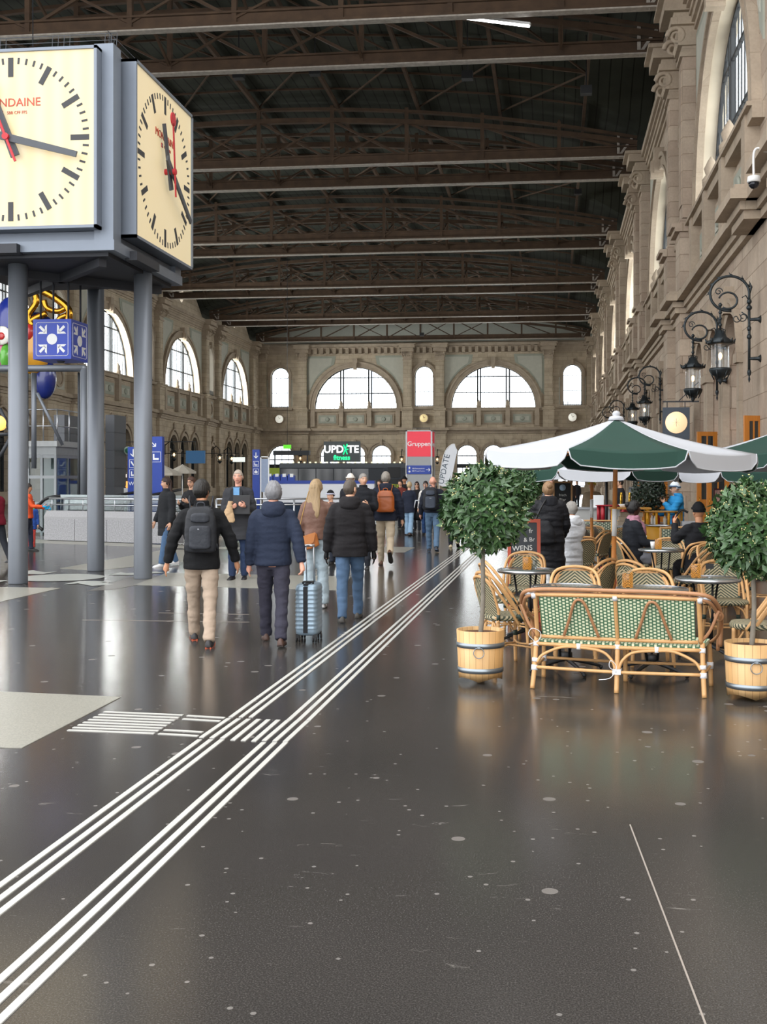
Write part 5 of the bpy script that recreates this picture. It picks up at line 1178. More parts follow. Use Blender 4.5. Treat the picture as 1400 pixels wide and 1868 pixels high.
# blonde
def bag_strap(root, T, A, RH, info):
    mb = MB(); mb.tube(smoothpts([T((-.13, -.05, 1.45)), T((-.02, -.155, 1.3)), T((.1, -.155, 1.1)), T((.17, -.08, .98))][::1], 5), .006, 6); mb.build('bag_chain', mat('gold chain', '9a7a45', .4, metal=.7), root)
p3 = person('woman with long blonde hair in a brown leather jacket and pale jeans', PT(577, 14.3), radians(10), 1.63, 'light', 'long', '967e5c', legs=((3, 5), (8, 10)), arms=((10, 8, 50, 10), (6, 8, 40, 10)), top='705448', topr=.55, hem=.93, bottom='a9b9c1', shoe='c9c9c9', det=0, flare=.03, width=.92, turn=-25, wide_sleeve=.012, extra=lambda *a: None)
r = thing('handbag', 'small tan leather shoulder bag at the hip of the blonde woman', 'bag'); r.location = loc2w(p3[0], (-.1, -.14, .93)); r.rotation_euler = (0, radians(-18), p3[0].rotation_euler.z)
mb = MB(); mb.loft([ell((0, -.01, z), w_, .04, 16, p=3) for z, w_ in ((-.1, .08), (-.09, .12), (.05, .13), (.08, .11))]); me = remesh(mb, 'b', [mat('tan leather', 'b06a35', .4)], .01, .002, 10, 1); link('bag_body', me, r)
MB().prism([(-.12, .08), (.12, .08), (.06, -.03), (0, -.05), (-.06, -.03)], (0, -.055, 0), (1, 0, 0), (0, 0, 1), (0, -1, 0), .008).build('flap', mat('tan flap', 'ba7640', .4), r)
MB().tube(smoothpts([(-.12, 0, .08), (-.02, -.03, .25), (.1, .0, .45), (.2, .05, .6)], 5), .006, 6).build('shoulder_strap', mat('gold chain', '9a7a45', .4, metal=.7), r)
# black parka
p4 = person('man in a black parka, black gloves and blue jeans, walking away', PP(639, 1132), radians(9), 1.67, 'light', 'thin', '4f463d', legs=((-14, 8), (20, 6)), arms=((0, 13, 12), (2, 13, 10)), top='1d1b1d', hem=.80, bottom='4a617c', shoe='3d3a35', sole='1a1a1a', hood='1d1b1d', det=0, turn=-35, width=1.08, gloves='131315', wide_sleeve=.012, puff=.01, glasses=True, coatw=.01, footpitch=(0, -8))
# businessman
def suit(root, T, A, RH, info):
    mb = MB(); mb.prism([(-.055, 1.46), (.055, 1.46), (.045, 1.3), (.015, 1.12), (-.015, 1.12), (-.045, 1.3)], T((0, .152, .90)) - Vector((0, 0, T((0, 0, .9)).z - T((0, 0, .9)).z)) - Vector((0, 0, .90)), (1, 0, 0), (0, 0, 1), (0, 1, 0), .012); mb.build('shirt_front', cloth('6d9ecb', .7), root)
    mb = MB(); mb.loft([ell(T((0, .01, z)), rx, ry, 18) for z, rx, ry in ((1.43, .085, .085), (1.475, .068, .072))]); mb.build('shirt_collar', cloth('7fb0dc', .7), root)
    for s in (-1, 1): mb = MB(); mb.prism([(s * .05, 1.47), (s * .1, 1.43), (s * .095, 1.33), (s * .12, 1.3), (s * .03, 1.05), (s * .05, 1.25)], Vector((0, .156, 0)), (1, 0, 0), (0, 0, 1), (0, 1, 0), .012); mb.build('lapel', cloth('2c2d30'), root)
p5 = person('bald grey man in a dark overcoat and blue shirt facing the camera', PP(435, 1057), radians(180 + 5), 1.80, 'pink', 'thin', 'a89a8c', legs=((-3, 2), (6, 8)), arms=((8, 12, 95, 28), (12, 8, 88, 42)), top='35363a', hem=.62, bottom='26344f', shoe='15151a', det=0, width=1.06, coatw=.02, extra=suit, grip=(True, True), puff=.004)
r = thing('folder', 'black document folder under the arm of the bald man in the overcoat', 'folder'); r.location = loc2w(p5[0], (-.1, .24, 1.22)); r.rotation_euler = (radians(8), 0, p5[0].rotation_euler.z); MB().box(-.14, .14, -.01, .01, -.17, .14).build('cover', BLACK, r); MB().box(-.135, .135, .011, .015, -.165, .12).build('pages', mat('dark paper', '2a2a2c'), r)
r = thing('paper_bag', 'crumpled kraft paper bag in the hand of the bald man in the overcoat', 'bag'); r.location = loc2w(p5[0], (.1, .33, 1.05)); r.rotation_euler = (0, 0, p5[0].rotation_euler.z)
mb = MB(); mb.loft([ell((x, 0, z), w_, .035, 16) for z, w_, x in ((-.13, .1, .01), (-.1, .125, .01), (.0, .1, 0), (.1, .055, -.02), (.17, .035, -.03), (.22, .045, -.04))]); me = remesh(mb, 'b', [mat('kraft paper', 'b99b78', .8)], .01, .008, 22, 1); link('bag_body', me, r)
# woman left
p6 = person('young woman in a long black puffer coat with sunglasses on her dark hair', PP(305, 1033), radians(140), 1.70, 'light', 'long', '33211a', legs=((14, 4), (-12, 10)), arms=((2, 8, 12), (5, 10, 20)), top='25272a', hem=.60, bottom='4d6888', shoe='e6e6e6', sole='ffffff', puff=.02, det=0, collar='25272a', turn=-10, width=.92, footpitch=(0, -8), wr=.004)
mb = MB(); 
p7 = person('woman with glasses and brown hair behind the man with the black backpack', PT(350, 22.5), radians(165), 1.70, 'light', 'long', '4a2f22', arms=((20, 8, 95, 25), (15, 8, 95, 25)), top='1f2023', hem=.75, bottom='22252b', det=1, glasses=True, width=.9)
p8 = person('grey haired man in a black jacket looking at a phone, facing the camera', PT(663, 20.8), radians(180), 1.76, 'light', 'thin', '8f8a84', arms=((12, 10, 92, 30), (12, 10, 90, 30)), top='1b1d22', hem=.84, bottom='23262d', det=0, turn=30, collar='1b1d22', puff=.01, width=1.05, grip=(True, True))
r = thing('mobile_phone', 'phone in the hands of the grey haired man facing the camera', 'phone'); r.location = loc2w(p8[0], (0, .35, 1.12)); r.rotation_euler = (radians(-40), 0, p8[0].rotation_euler.z); MB().box(-.036, .036, -.005, .005, -.075, .075).build('case', BLACK, r); MB().box(-.032, .032, .0051, .006, -.07, .07).build('screen', mat('phone glass', '20242a', .1), r)
p9 = person('person with a white cap behind the man in the black parka', PT(640, 25), radians(180), 1.76, 'light', None, 'cccccc', top='202126', hem=.84, bottom='22252b', det=1, cap=('beanie', 'e9e4da'), width=1.0)
p10 = person('child in a black beanie with a white stripe behind the blonde woman', PT(604, 22), radians(150), 1.42, 'light', None, top='5a4a48', hem=.84, bottom='2a2f3a', det=1, cap=('beanie', '17171b', 'd9d9ee'), puff=.02, width=1.0)
p11 = person('grey haired man with a tan leather backpack, navy jacket and beige chinos', PP(704, 1032), radians(7), 1.82, 'light', 'short', '8b857c', legs=((16, 2), (-18, 42)), arms=((-6, 14, 20), (-2, 14, 18)), top='1d2230', hem=.84, bottom='b5a68f', shoe='5a3a26', sole='2a2622', hood='1d2230', det=0, width=1.12, footpitch=(0, 50), puff=.012, wide_sleeve=.012, turn=-8)
backpack('tan leather backpack on the man in beige chinos', p11, p11[1], .34, .40, .13, mat('cognac leather', '9c4f1c', .38, var=.1), mat('cognac strap', 'a95a24', .4), 1.0, kind='tan')
p12 = person('blonde woman in a navy coat and wide light jeans, walking away', PP(747, 977), radians(-8), 1.60, 'light', 'short', 'b9a27c', legs=((10, 4), (-12, 8)), arms=((0, 10, 25), (8, 10, 35)), top='1f2534', hem=.74, bottom='86a3bd', shoe='4a3228', det=1, flare=.035, width=1.0, coatw=.02, footpitch=(0, 12))
p13 = person('woman with sunglasses and dark hair in black facing the camera', PT(761, 36), radians(180), 1.60, 'light', 'long', '2b1c18', top='1b1a1c', hem=.8, bottom='22252b', det=1, glasses='sun', width=.95)
p14 = person('dark haired woman in a white jacket half hidden by the bald man', PP(777, 977), radians(178), 1.63, 'light', 'bun', '1e1614', legs=((14, 4), (-12, 8)), top='d9d6d0', hem=.82, bottom='33507e', shoe='25252a', det=1, width=.92)
p15 = person('bald man with a large black backpack, navy jacket and blue jeans', PP(790, 1007), radians(5), 1.74, 'pink', None, legs=((16, 4), (-14, 22)), arms=((2, 12, 25), (0, 12, 20)), top='20242f', hem=.92, bottom='566f88', shoe='20252e', sole='4a6078', det=0, width=1.12, puff=.012, wide_sleeve=.01, footpitch=(0, 14))
backpack('large black and grey backpack on the bald man in blue jeans', p15, p15[1], .36, .52, .2, cloth('1b1d22', .6), cloth('3d4450', .55), .98, shift=-.05)
p16 = person('person in dark trousers and pale shoes mostly hidden behind the bay tree', PP(829, 999), radians(5), 1.68, 'light', 'short', '33261f', legs=((4, 4), (-14, 20)), top='20242e', hem=.84, bottom='20222c', shoe='cdbb98', det=1, footpitch=(0, 25))
p17 = person('worker in a bright orange jacket near the white counter', PT(693, 40), radians(160), 1.66, 'light', 'short', '3a2a20', top='ef5a1c', hem=.84, bottom='30343c', det=2)
p18 = person('person in a dark red leather jacket in the far group', PT(731, 38), radians(170), 1.66, 'light', 'short', '2a1a16', top='6b2f28', hem=.84, bottom='25272d', det=2)
p18b = person('bearded person in a black beanie in the far group', PT(738.5, 42), radians(180), 1.78, 'tan', None, top='1b1b1e', hem=.84, bottom='25272d', det=1, cap=('beanie', '141416'))
# pram
p = gt(764, 33.8); r = thing('pram', 'black folding pram beside the woman with sunglasses', 'pram', p, radians(20))
mb = MB(); mb.loft([ell((0, 0, z), rx, ry, 14) for z, rx, ry in ((.45, .15, .2), (.5, .2, .3), (.72, .21, .34))]); mb.build('seat', cloth('17181b'), r); mb = MB(); mb.loft([ell((0, .12 + (z - .7) * .1, z), .21 * k_, .24 * k_, 14) for z, k_ in ((.7, 1), (.85, .95), (.97, .7), (1.02, .3))]); mb.build('canopy', cloth('1e1f23'), r)
mb = MB()
for s in (-1, 1): mb.tube([(s * .2, -.45, 1.05), (s * .2, -.1, .55), (s * .2, .3, .12)], .014, 6); mb.tube([(s * .2, .2, .6), (s * .2, -.3, .1)], .014, 6)
mb.tube([(-.2, -.45, 1.05), (.2, -.45, 1.05)], .018, 6); mb.build('frame', CHROME, r)
for x in (-.22, .22):
    for y in (-.3, .32): mb = MB(); mb.tube([(x + .0 + .0, y + .1 * cos(a), .1 + .09 * sin(a)) for a in [2 * pi * i / 14 for i in range(14)]], .018, 6, closed=True); mb.build('wheel', BLACK, r)
# left edge people
p20 = person('person in a dark red puffer jacket at the left edge of the photo', PT(-8, 21.5), radians(60), 1.60, 'light', 'short', '2a1c18', legs=((18, 10), (-22, 12)), arms=((10, 10, 40), (20, 10, 50)), top='6e1226', hem=.86, bottom='1f2228', shoe='202020', det=0, puff=.03, width=1.05, lean=12, wr=.003)
p21 = person('worker in an orange vest with bright blue gloves behind the left clock column', PT(50, 26), radians(-75), 1.56, 'tan', 'short', '241a16', arms=((30, 10, 50, 0), (38, 6, 50, 0)), top='d5532a', hem=.84, bottom='2b3040', det=0, gloves='1f9fd0')
p22 = person('child in blue and green clothes beside the left clock column', PT(57, 27), radians(200), 1.15, 'light', 'short', '4a3325', top='2c4f9a', hem=.7, bottom='b6423a', det=1, puff=.01, scarf='2fae74')
# silver suitcase
sp_ = G(564, 1168); r = thing('suitcase', 'silver blue hard shell suitcase with black strap and extended handle', 'suitcase', (sp_.x, sp_.y, 0), radians(2)); SB = mat('silver blue shell', '8b9fae', .35, metal=.35, var=.05)
mb = MB(); R = []
for z, e in ((.07, .85), (.085, .97), (.11, 1), (.54, 1), (.565, .97), (.58, .85)): R.append(ell((0, 0, z), .115 * e, .19 * e, 32, p=5))
mb.loft(R); mb.build('shell', SB, r)
mb = MB()
for z in [.13 + .043 * i for i in range(10)]: mb.loft([ell((0, 0, z + dz), .115 * e, .19 * e, 32, p=5) for dz, e in ((0, 1.0), (.012, 1.045), (.03, 1.0))], cap=False)
mb.build('ribs', SB, r)
mb = MB(); mb.box(-.022, .022, -.203, -.187, .1, .56); mb.box(-.022, .022, -.2, .2, .575, .59); mb.box(-.022, .022, .187, .203, .1, .56); mb.build('strap', cloth('1a1b1e', .6), r)
mb = MB(); mb.tube(smoothpts([(-.05, -.05, .58), (-.045, -.06, .6), (.045, -.06, .6), (.05, -.05, .58)], 4), .01, 6); mb.build('grab_handle', BLACK, r)
mb = MB(); mb.tube([(-.05, .14, .57), (-.05, .1, .95)], .007, 8); mb.tube([(.03, .14, .57), (.03, .1, .95)], .007, 8); mb.tube([(-.06, .1, .96), (.04, .1, .96)], .014, 8); mb.build('telescopic_handle', CHROME, r)
for x in (-.085, .085):
    for y in (-.15, .15):
        mb = MB(); mb.box(x - .018, x + .018, y - .02, y + .02, .045, .085); c_ = mb.build('wheel_housing', BLACK, r); mb = MB()
        for d_ in (-.014, .014): mb.loft([[Vector((x + d_ + q, y + .027 * cos(a), .028 + .027 * sin(a))) for a in [2 * pi * i / 14 for i in range(14)]] for q in (-.007, .007)])
        mb.build('wheel', mat('rubber', '1c1c1e', .6), c_)
# ============================================================ CAFE TERRACE
def weave(name, kind, c1, c2, per=.034):
    m, N, L, b = base(name, .6, .4); tc = N.new('ShaderNodeTexCoord'); sp = N.new('ShaderNodeSeparateXYZ'); L.new(tc.outputs['Object'], sp.inputs[0])
    X, Y, Z = sp.outputs
    if kind == 'chevron':
        f = mathn(N, L, 'ADD', mathn(N, L, 'ABSOLUTE', X), mathn(N, L, 'SUBTRACT', Z, Y)); fr = mathn(N, L, 'FRACT', mathn(N, L, 'DIVIDE', mathn(N, L, 'ADD', f, 5), per)); k = mathn(N, L, 'GREATER_THAN', fr, .5)
        f2 = mathn(N, L, 'FRACT', mathn(N, L, 'DIVIDE', mathn(N, L, 'ADD', mathn(N, L, 'SUBTRACT', Z, X), 5), .011)); col = mixc(N, L, k, rgb(c1), rgb(c2)); col = mixc(N, L, mathn(N, L, 'MULTIPLY', mathn(N, L, 'GREATER_THAN', f2, .75), .5), col, rgb('3a382c'))
    else:
        row = mathn(N, L, 'DIVIDE', mathn(N, L, 'ADD', X, 5), per * .75); ri = mathn(N, L, 'FLOOR', row); off = mathn(N, L, 'MULTIPLY', mathn(N, L, 'MODULO', ri, 2), .5)
        fz_ = mathn(N, L, 'FRACT', mathn(N, L, 'ADD', mathn(N, L, 'DIVIDE', mathn(N, L, 'ADD', mathn(N, L, 'SUBTRACT', Z, Y), 5), per), off)); fx_ = mathn(N, L, 'FRACT', row)
        a = mathn(N, L, 'LESS_THAN', mathn(N, L, 'ABSOLUTE', mathn(N, L, 'SUBTRACT', fz_, .5)), .3); c_ = mathn(N, L, 'LESS_THAN', mathn(N, L, 'ABSOLUTE', mathn(N, L, 'SUBTRACT', fx_, .5)), .33); k = mathn(N, L, 'MULTIPLY', a, c_); col = mixc(N, L, k, rgb(c1), rgb(c2))
        k = mathn(N, L, 'ADD', k, 0)
    L.new(col, b.inputs['Base Color']); bp = N.new('ShaderNodeBump'); bp.inputs['Strength'].default_value = .5; bp.inputs['Distance'].default_value = .004; L.new(k, bp.inputs['Height']); L.new(bp.outputs[0], b.inputs['Normal'])
    return m
CHEV = weave('chevron weave green and cream', 'chevron', '3d4536', 'b7ab8b', .036)
DOTS = weave('green weave with white dots', 'dots', '4d7355', 'e3e6c6', .038)
GRID = weave('dark weave with pale dots', 'dots', '4a5a4e', 'b9bda6', .05)
def cane(mb, pts, r=.015, n=8, k=5): mb.tube(smoothpts(pts, k), r, n)
# ---- chair (faces +Y)
def make_chair():
    r = link('bistro_chair', None)
    mb = MB(); mb.loft([[Vector((x * k_, y * k_ + .0, z)) for x, y in [((.205 if sin(a) > 0 else .185) * (abs(cos(a)) ** .6) * (1 if cos(a) > 0 else -1), .2 * (abs(sin(a)) ** .6) * (1 if sin(a) > 0 else -1)) for a in [2 * pi * i / 28 for i in range(28)]]] for k_, z in ((.98, .41), (1.03, .425), (1.03, .44), (.98, .455))]); mb.build('seat', CHEV, r)
    P0 = [(-.215, .06, .41), (-.225, -.03, .54), (-.222, -.13, .68), (-.19, -.2, .77), (-.12, -.232, .81), (0, -.24, .825)]
    P0 = P0 + [(-x, y, z) for x, y, z in reversed(P0[:-1])]
    mb = MB(); cane(mb, P0, .0155); cane(mb, [(x * .86, y - .03, z - .035) for x, y, z in P0], .014); mb.build('back_arch', RATTAN, r)
    mb = MB(); g_ = []
    for j in range(9):
        z = .44 + .345 * j / 8; y = -.165 - .085 * j / 8; w_ = .175 if j < 6 else .175 * sqrt(max(.0, 1 - ((j - 5.2) / 3.3) ** 2)) + .02
        g_.append([Vector((w_ * (i / 5 - 1), y - .02 * (1 - (i / 5 - 1) ** 2), z)) for i in range(11)])
    for dd in (0, .012):
        vs = [v + Vector((0, dd, 0)) for q in g_ for v in q]; mb.add(vs, [(j * 11 + i, j * 11 + i + 1, (j + 1) * 11 + i + 1, (j + 1) * 11 + i) for j in range(8) for i in range(10)], True)
    mb.build('backrest', CHEV, r)
    mb = MB()
    for s in (-1, 1): cane(mb, [(s * .175, -.165, .40), (s * .178, -.165, .5), (s * .176, -.22, .68), (s * .12, -.25, .76)], .012)
    cane(mb, [(-.178, -.165, .44), (0, -.187, .44), (.178, -.165, .44)], .01); mb.build('back_frame', RATTAN, r)
    for s in (-1, 1):
        mb = MB(); cane(mb, [(s * .165, .16, .42), (s * .17, .165, .2), (s * .18, .175, 0)], .017); mb.build('leg', RATTAN, r)
        mb = MB(); cane(mb, [(s * .165, -.16, .43), (s * .17, -.175, .2), (s * .185, -.21, 0)], .017); mb.build('leg', RATTAN, r)
    mb = MB(); q = [(-.17, .16, .17), (-.06, .03, .185), (-.06, -.03, .185), (-.17, -.17, .17)]; cane(mb, q, .009, 6); cane(mb, [(-x, y, z) for x, y, z in q], .009, 6)
    for y in (.16, -.17): cane(mb, [(-.17, y, .2), (0, y * .75, .19), (.17, y, .2)], .009, 6)
    for s in (-1, 1):
        cane(mb, [(s * .17, .165, .26), (s * .13, .165, .36), (s * .06, .165, .41)], .009, 6); cane(mb, [(s * .17, -.17, .26), (s * .13, -.168, .36), (s * .06, -.165, .41)], .009, 6); cane(mb, [(s * .172, .16, .26), (s * .18, .08, .4)], .009, 6)
    mb.build('stretcher', RATTAN, r)
    mb = MB()
    for s in (-1, 1):
        for y in (.165, -.17): mb.tube([(s * .171, y, .24), (s * .169, y, .285)], .022, 8)
        mb.tube([(s * .17, -.16, .42), (s * .178, -.166, .47)], .018, 8); mb.tube([(s * .212, .045, .415), (s * .222, .0, .47)], .019, 8)
    mb.build('binding', BINDG, r)
    return r
CH = None; used_labels = set()
def chair(u, t, deg, lab, sc=1.0):
    """u, t of the seat centre; deg = direction the chair faces (0 = away from the camera, 180 = towards it)"""
    global CH
    p = gt(u, t)
    if CH is None:
        CH = make_chair(); CH['category'] = 'chair'; CH['group'] = 'rattan bistro chairs of the cafe'; CH['label'] = lab; CH.location = p; CH.rotation_euler = (0, 0, radians(deg)); CH.scale = (sc,) * 3; return CH
    return dup(CH, p, radians(deg), label=lab, scale=sc)
def make_table():
    r = link('bistro_table', None)
    MB().lathe([(.29, .715), (.29, .722), (.02, .7225)], (0, 0, 0), 36).build('tabletop', mat('grey green table top', '5b625e', .12, var=.15, spec=.8), r)
    MB().lathe([(.02, .69), (.285, .69), (.3, .695), (.303, .71), (.3, .724), (.29, .724), (.29, .716)], (0, 0, 0), 36, cap=False).build('metal_rim', CHROME, r)
    mb = MB()
    for i in range(3): a = 2 * pi * i / 3 + .5; mb.tube([(.14 * cos(a), .14 * sin(a), .69), (.05 * cos(a + .5), .05 * sin(a + .5), .12)], .011, 8)
    mb.tube([(0, 0, .1), (0, 0, .16)], .05, 10); mb.build('column', BLACK, r)
    for i in range(4):
        a = pi / 2 * i + .35; mb = MB(); mb.tube(smoothpts([(.0, 0, .11), (.15 * cos(a), .15 * sin(a), .075), (.33 * cos(a), .33 * sin(a), .025)], 4), [.02, .02, .018, .018, .016, .015, .014, .013, .012], 8); mb.ball((.33 * cos(a), .33 * sin(a), .018), .018, 8, 6); mb.build('foot', BLACK, r)
    return r
TB = None
def table(u, t, lab, rz=0):
    global TB
    p = gt(u, t)
    if TB is None: TB = make_table(); TB['category'] = 'table'; TB['group'] = 'round bistro tables of the cafe'; TB['label'] = lab; TB.location = p; TB.rotation_euler = (0, 0, rz); return TB
    return dup(TB, p, rz, label=lab)
tb = [table(962, 11.45, 'round bistro table with candle glass beside the chalkboard at the left end of the terrace', .3),
      table(1034, 9.6, 'bistro table mostly hidden behind the left half of the rattan bench', .1),
      table(1190, 9.45, 'bistro table hidden behind the right half of the rattan bench', .6),
      table(1292, 10.45, 'round bistro table with candle and small card holder behind the right bench end', .2),
      table(1207, 14.9, 'round bistro table in front of the woman with the pink scarf', .9),
      table(1158, 16.6, 'round bistro table at which the woman with the pink scarf sits', .4),
      table(1066, 19.8, 'far bistro table in front of the distant green weave bench', 0)]
chair(1050, 10.25, 180, 'rattan chair looking over the left half of the bench, chevron back towards us' if False else 'rattan chair peeking over the left half of the bench back')
chair(1187, 9.95, 183, 'rattan chair peeking over the right half of the bench back')
chair(925, 11.3, -75, 'rattan chair in profile at the left table, upper one behind the tree trunk')
chair(925, 9.9, -62, 'rattan chair pulled in close behind the left tree tub')
chair(955, 12.4, 172, 'rattan chair behind the left table against the chalkboard')
chair(1075, 11.6, 60, 'rattan chair turned left beyond the umbrella pole, only its arch showing')
chair(1324, 11.1, 185, 'rattan chair behind the right table, facing us')
chair(1378, 9.3, 78, 'rattan chair at the right edge behind the right tree tub')
chair(1222, 15.5, 178, 'rattan chair with full chevron back behind the middle table')
chair(1262, 13.4, 60, 'slanting rattan chair seen from the side between the middle and right tables')
chair(1275, 14.9, 10, 'rattan chair under the person in the black cap')
chair(1156, 15.9, -80, 'rattan chair under the woman with the pink scarf')
chair(1052, 16.2, 35, 'rattan chair under the person in the white jacket')
chair(1145, 18.8, 180, 'dark looking rattan chair against the distant weave bench')
chair(1210, 18.4, 70, 'rattan chair in front of the yellow counter')
chair(1084, 18.2, 60, 'rattan chair at the far table, leaning arch beside the second pole')
chair(1312, 14.2, 200, 'rattan chair under the right tree crown, legs showing, left one')
chair(1352, 14.6, 170, 'rattan chair under the right tree crown, legs showing, middle one')
chair(1392, 14.0, 160, 'rattan chair under the right tree crown, legs showing, right one')
chair(1176, 11.4, -50, 'rattan chair between the bench and the middle table, arch only showing')
# ---- front bench
A = G(976, 1256); B = G(1281, 1273); d = (B - A); Lb = d.length; bench = thing('rattan_bench', 'two seat rattan bench with green and white dotted weave, seen from behind', 'bench', (A + B) / 2, atan2(d.y, d.x)); hw = Lb / 2
by = .06   # back plane y at seat height, leaning towards the camera above
def bk(x, z): return (x, .07 - .17 * (z - .38) / .4, z)
mb = MB(); n = 24
for dd in (0, .014): mb.add([Vector(bk(-hw + .05 + (Lb - .1) * i / n, .415 + .325 * j / 6)) + Vector((0, dd, 0)) for j in range(7) for i in range(n + 1)], [(j * (n + 1) + i, j * (n + 1) + i + 1, (j + 1) * (n + 1) + i + 1, (j + 1) * (n + 1) + i) for j in range(6) for i in range(n)])
mb.build('back_panel', DOTS, bench)
mb = MB(); mb.loft([[Vector((x * 1.0, y, z)) for x, y in ((-hw + .0, .08), (hw - .0, .08), (hw + .03, .5), (hw - .05, .56), (-hw + .05, .56), (-hw - .03, .5))] for z in (.345, .375)], smooth=False); mb.build('seat', DOTS, bench)
mb = MB()
cane(mb, [bk(-hw + .02, .745), bk(0, .75), bk(hw - .02, .745)], .016); cane(mb, [bk(-hw + .03, .405), bk(0, .4), bk(hw - .03, .405)], .015)
for s in (-1, 1): cane(mb, [bk(s * (hw - .02), .75), bk(s * (hw - .015), .6), bk(s * (hw - .01), .40)], .017)
cane(mb, [bk(0, .75), bk(0, .6), bk(0, .34)], .015); mb.build('back_frame', RATTAN, bench)
mb = MB(); TR = [(-hw - .11, .48, .32), (-hw - .12, .46, .5), (-hw - .13, .2, .60), (-hw - .11, .02, .70), (-hw - .03, -.09, .775), (-hw * .6, -.095, .79), (0, -.095, .79)]
TR = TR + [(-x, y, z) for x, y, z in reversed(TR[:-1])]; cane(mb, TR, .017); cane(mb, [(x * .975, y + .015, z - .035) for x, y, z in TR], .015); mb.build('top_rail', RATTAND, bench)
for s in (-1, 1):
    mb = MB(); cane(mb, [(s * (hw - .36 + .0) * 1 + q, *bk(0, z)[1:]) for q, z in ((-.135, .42), (-.085, .55), (-.04, .68), (.0, .715), (.045, .68), (.09, .55), (.135, .42))], .0115); mb.v = [(x, y - .02, z) for x, y, z in mb.v]; mb.build('bentwood_loop', RATTAND, bench)
for x, nm in ((-hw, 'l'), (0, 'm'), (hw, 'r')):
    mb = MB(); cane(mb, [(x * 1.0, .07, .40), (x * 1.01, .04, .2), (x * 1.03, .0, 0)], .019); mb.build('leg', RATTAN, bench)
    mb = MB(); cane(mb, [(x * 1.04, .5, .36), (x * 1.05, .52, .2), (x * 1.06, .54, 0)], .018); mb.build('leg', RATTAN, bench)
mb = MB()
for y in (.055, .52): cane(mb, [(-hw, y, .345), (0, y, .34), (hw, y, .345)], .015)
cane(mb, [(-hw, .03, .165), (0, .025, .155), (hw, .03, .165)], .0135); cane(mb, [(-hw * 1.05, .52, .165), (0, .53, .155), (hw * 1.05, .52, .165)], .012)
for s in (-1, 1): cane(mb, [(s * hw, .04, .17), (s * hw * 1.03, .3, .16), (s * hw * 1.05, .52, .16)], .012)
mb.build('stretcher', RATTAN, bench)
mb = MB()
for s in (-1, 1): cane(mb, [(s * (hw - .01), .03, .2), (s * (hw - .06), .035, .265), (s * (hw - .2), .045, .325), (s * hw * .5, .045, .33), (s * .13, .045, .31), (s * .045, .035, .25), (s * .015, .03, .18)], .0115)
mb.build('seat_brace', RATTAN, bench)
for s in (-1, 1):
    mb = MB(); cane(mb, [(s * (hw + .125), .1, .62), (s * (hw + .11), .3, .45), (s * (hw + .04), .42, .36)], .012); cane(mb, [(s * (hw + .12), .06, .65), (s * (hw + .06), .06, .5), (s * hw, .07, .42)], .012)
    curl_ = [(s * (hw + .115 + .03 * cos(a)), .1 + .01 * i_, .60 + .035 * sin(a)) for i_, a in enumerate([pi * .5 + s * -1 * i / 10 * 5 for i in range(11)])]; mb.tube(curl_, .012, 6); mb.build('armrest_support', RATTAND, bench)
mb = MB()
for x in (-hw, 0, hw):
    w_ = .028 if x else .032
    mb.box(x * 1.01 - w_, x * 1.01 + w_, .0, .07, .14, .18) if x == 0 else mb.tube([(x * 1.015, .035, .14), (x * 1.012, .04, .18)], .027, 8)
    mb.tube([(x, .055, .325), (x, .07, .36)], .024, 8)
    if x: mb.tube([(x * 1.008, .04, .205), (x * 1.005, .045, .235)], .027, 8); mb.tube([(x * 1.05, .515, .14), (x * 1.05, .515, .19)], .026, 8)
    mb.tube([Vector(bk(x * .985, .72)), Vector(bk(x * .985, .755))], .022, 8)
for s in (-1, 1): mb.tube([(s * hw * .47, .045, .315), (s * hw * .47, .05, .36)], .018, 8); mb.tube([(s * (hw + .02), -.085, .765), (s * (hw + .06), -.05, .75)], .02, 8)
mb.build('binding', BIND, bench)
mb = MB(); mb.tube(smoothpts([(-hw, .03, .36), (-hw - .05, .0, .42), (-hw - .02, .0, .47), (-hw + .04, .02, .44), (-hw + .03, .03, .38), (-hw - .05, .02, .34)], 5), .0028, 5); mb.tube(smoothpts([(0, .0, .16), (-.05, -.02, .2), (-.04, -.02, .25), (.0, .0, .2), (-.04, -.03, .12), (-.13, -.03, .1)], 5), .0028, 5); mb.build('tie_cord', BIND, bench)
# far bench
p = gt(1097, 20.6); r = thing('weave_bench', 'distant green dotted weave bench behind the second umbrella pole', 'bench', p, radians(180))
mb = MB(); mb.box(-.75, .75, -.26, -.23, .44, .86); mb.build('back_panel', GRID, r); MB().box(-.75, .75, -.24, .24, .42, .46).build('seat', GRID, r); mb = MB(); cane(mb, [(-.77, -.245, 0), (-.77, -.245, .8), (-.72, -.25, .88), (.72, -.25, .88), (.77, -.245, .8), (.77, -.245, 0)], .016); cane(mb, [(-.75, .22, 0), (-.75, .22, .43), (.75, .22, .43), (.75, .22, 0)], .016)
for s in (-1, 1): cane(mb, [(s * .7, .22, .15), (s * .45, .22, .38), (s * .1, .22, .15)], .011)
mb.build('frame', RATTAN, r)
p = gt(1246, 17.6); r = thing('weave_bench', 'green dotted weave chair back between yellow counter and black cap', 'bench', p, radians(180)); MB().box(-.3, .3, -.26, -.23, .44, .86).build('back_panel', GRID, r); MB().box(-.3, .3, -.24, .24, .42, .46).build('seat', GRID, r); mb = MB(); cane(mb, [(-.32, -.245, 0), (-.32, -.245, .8), (-.27, -.25, .88), (.27, -.25, .88), (.32, -.245, .8), (.32, -.245, 0)], .016); cane(mb, [(-.3, .22, 0), (-.3, .22, .43), (.3, .22, .43), (.3, .22, 0)], .016); mb.build('frame', RATTAN, r)
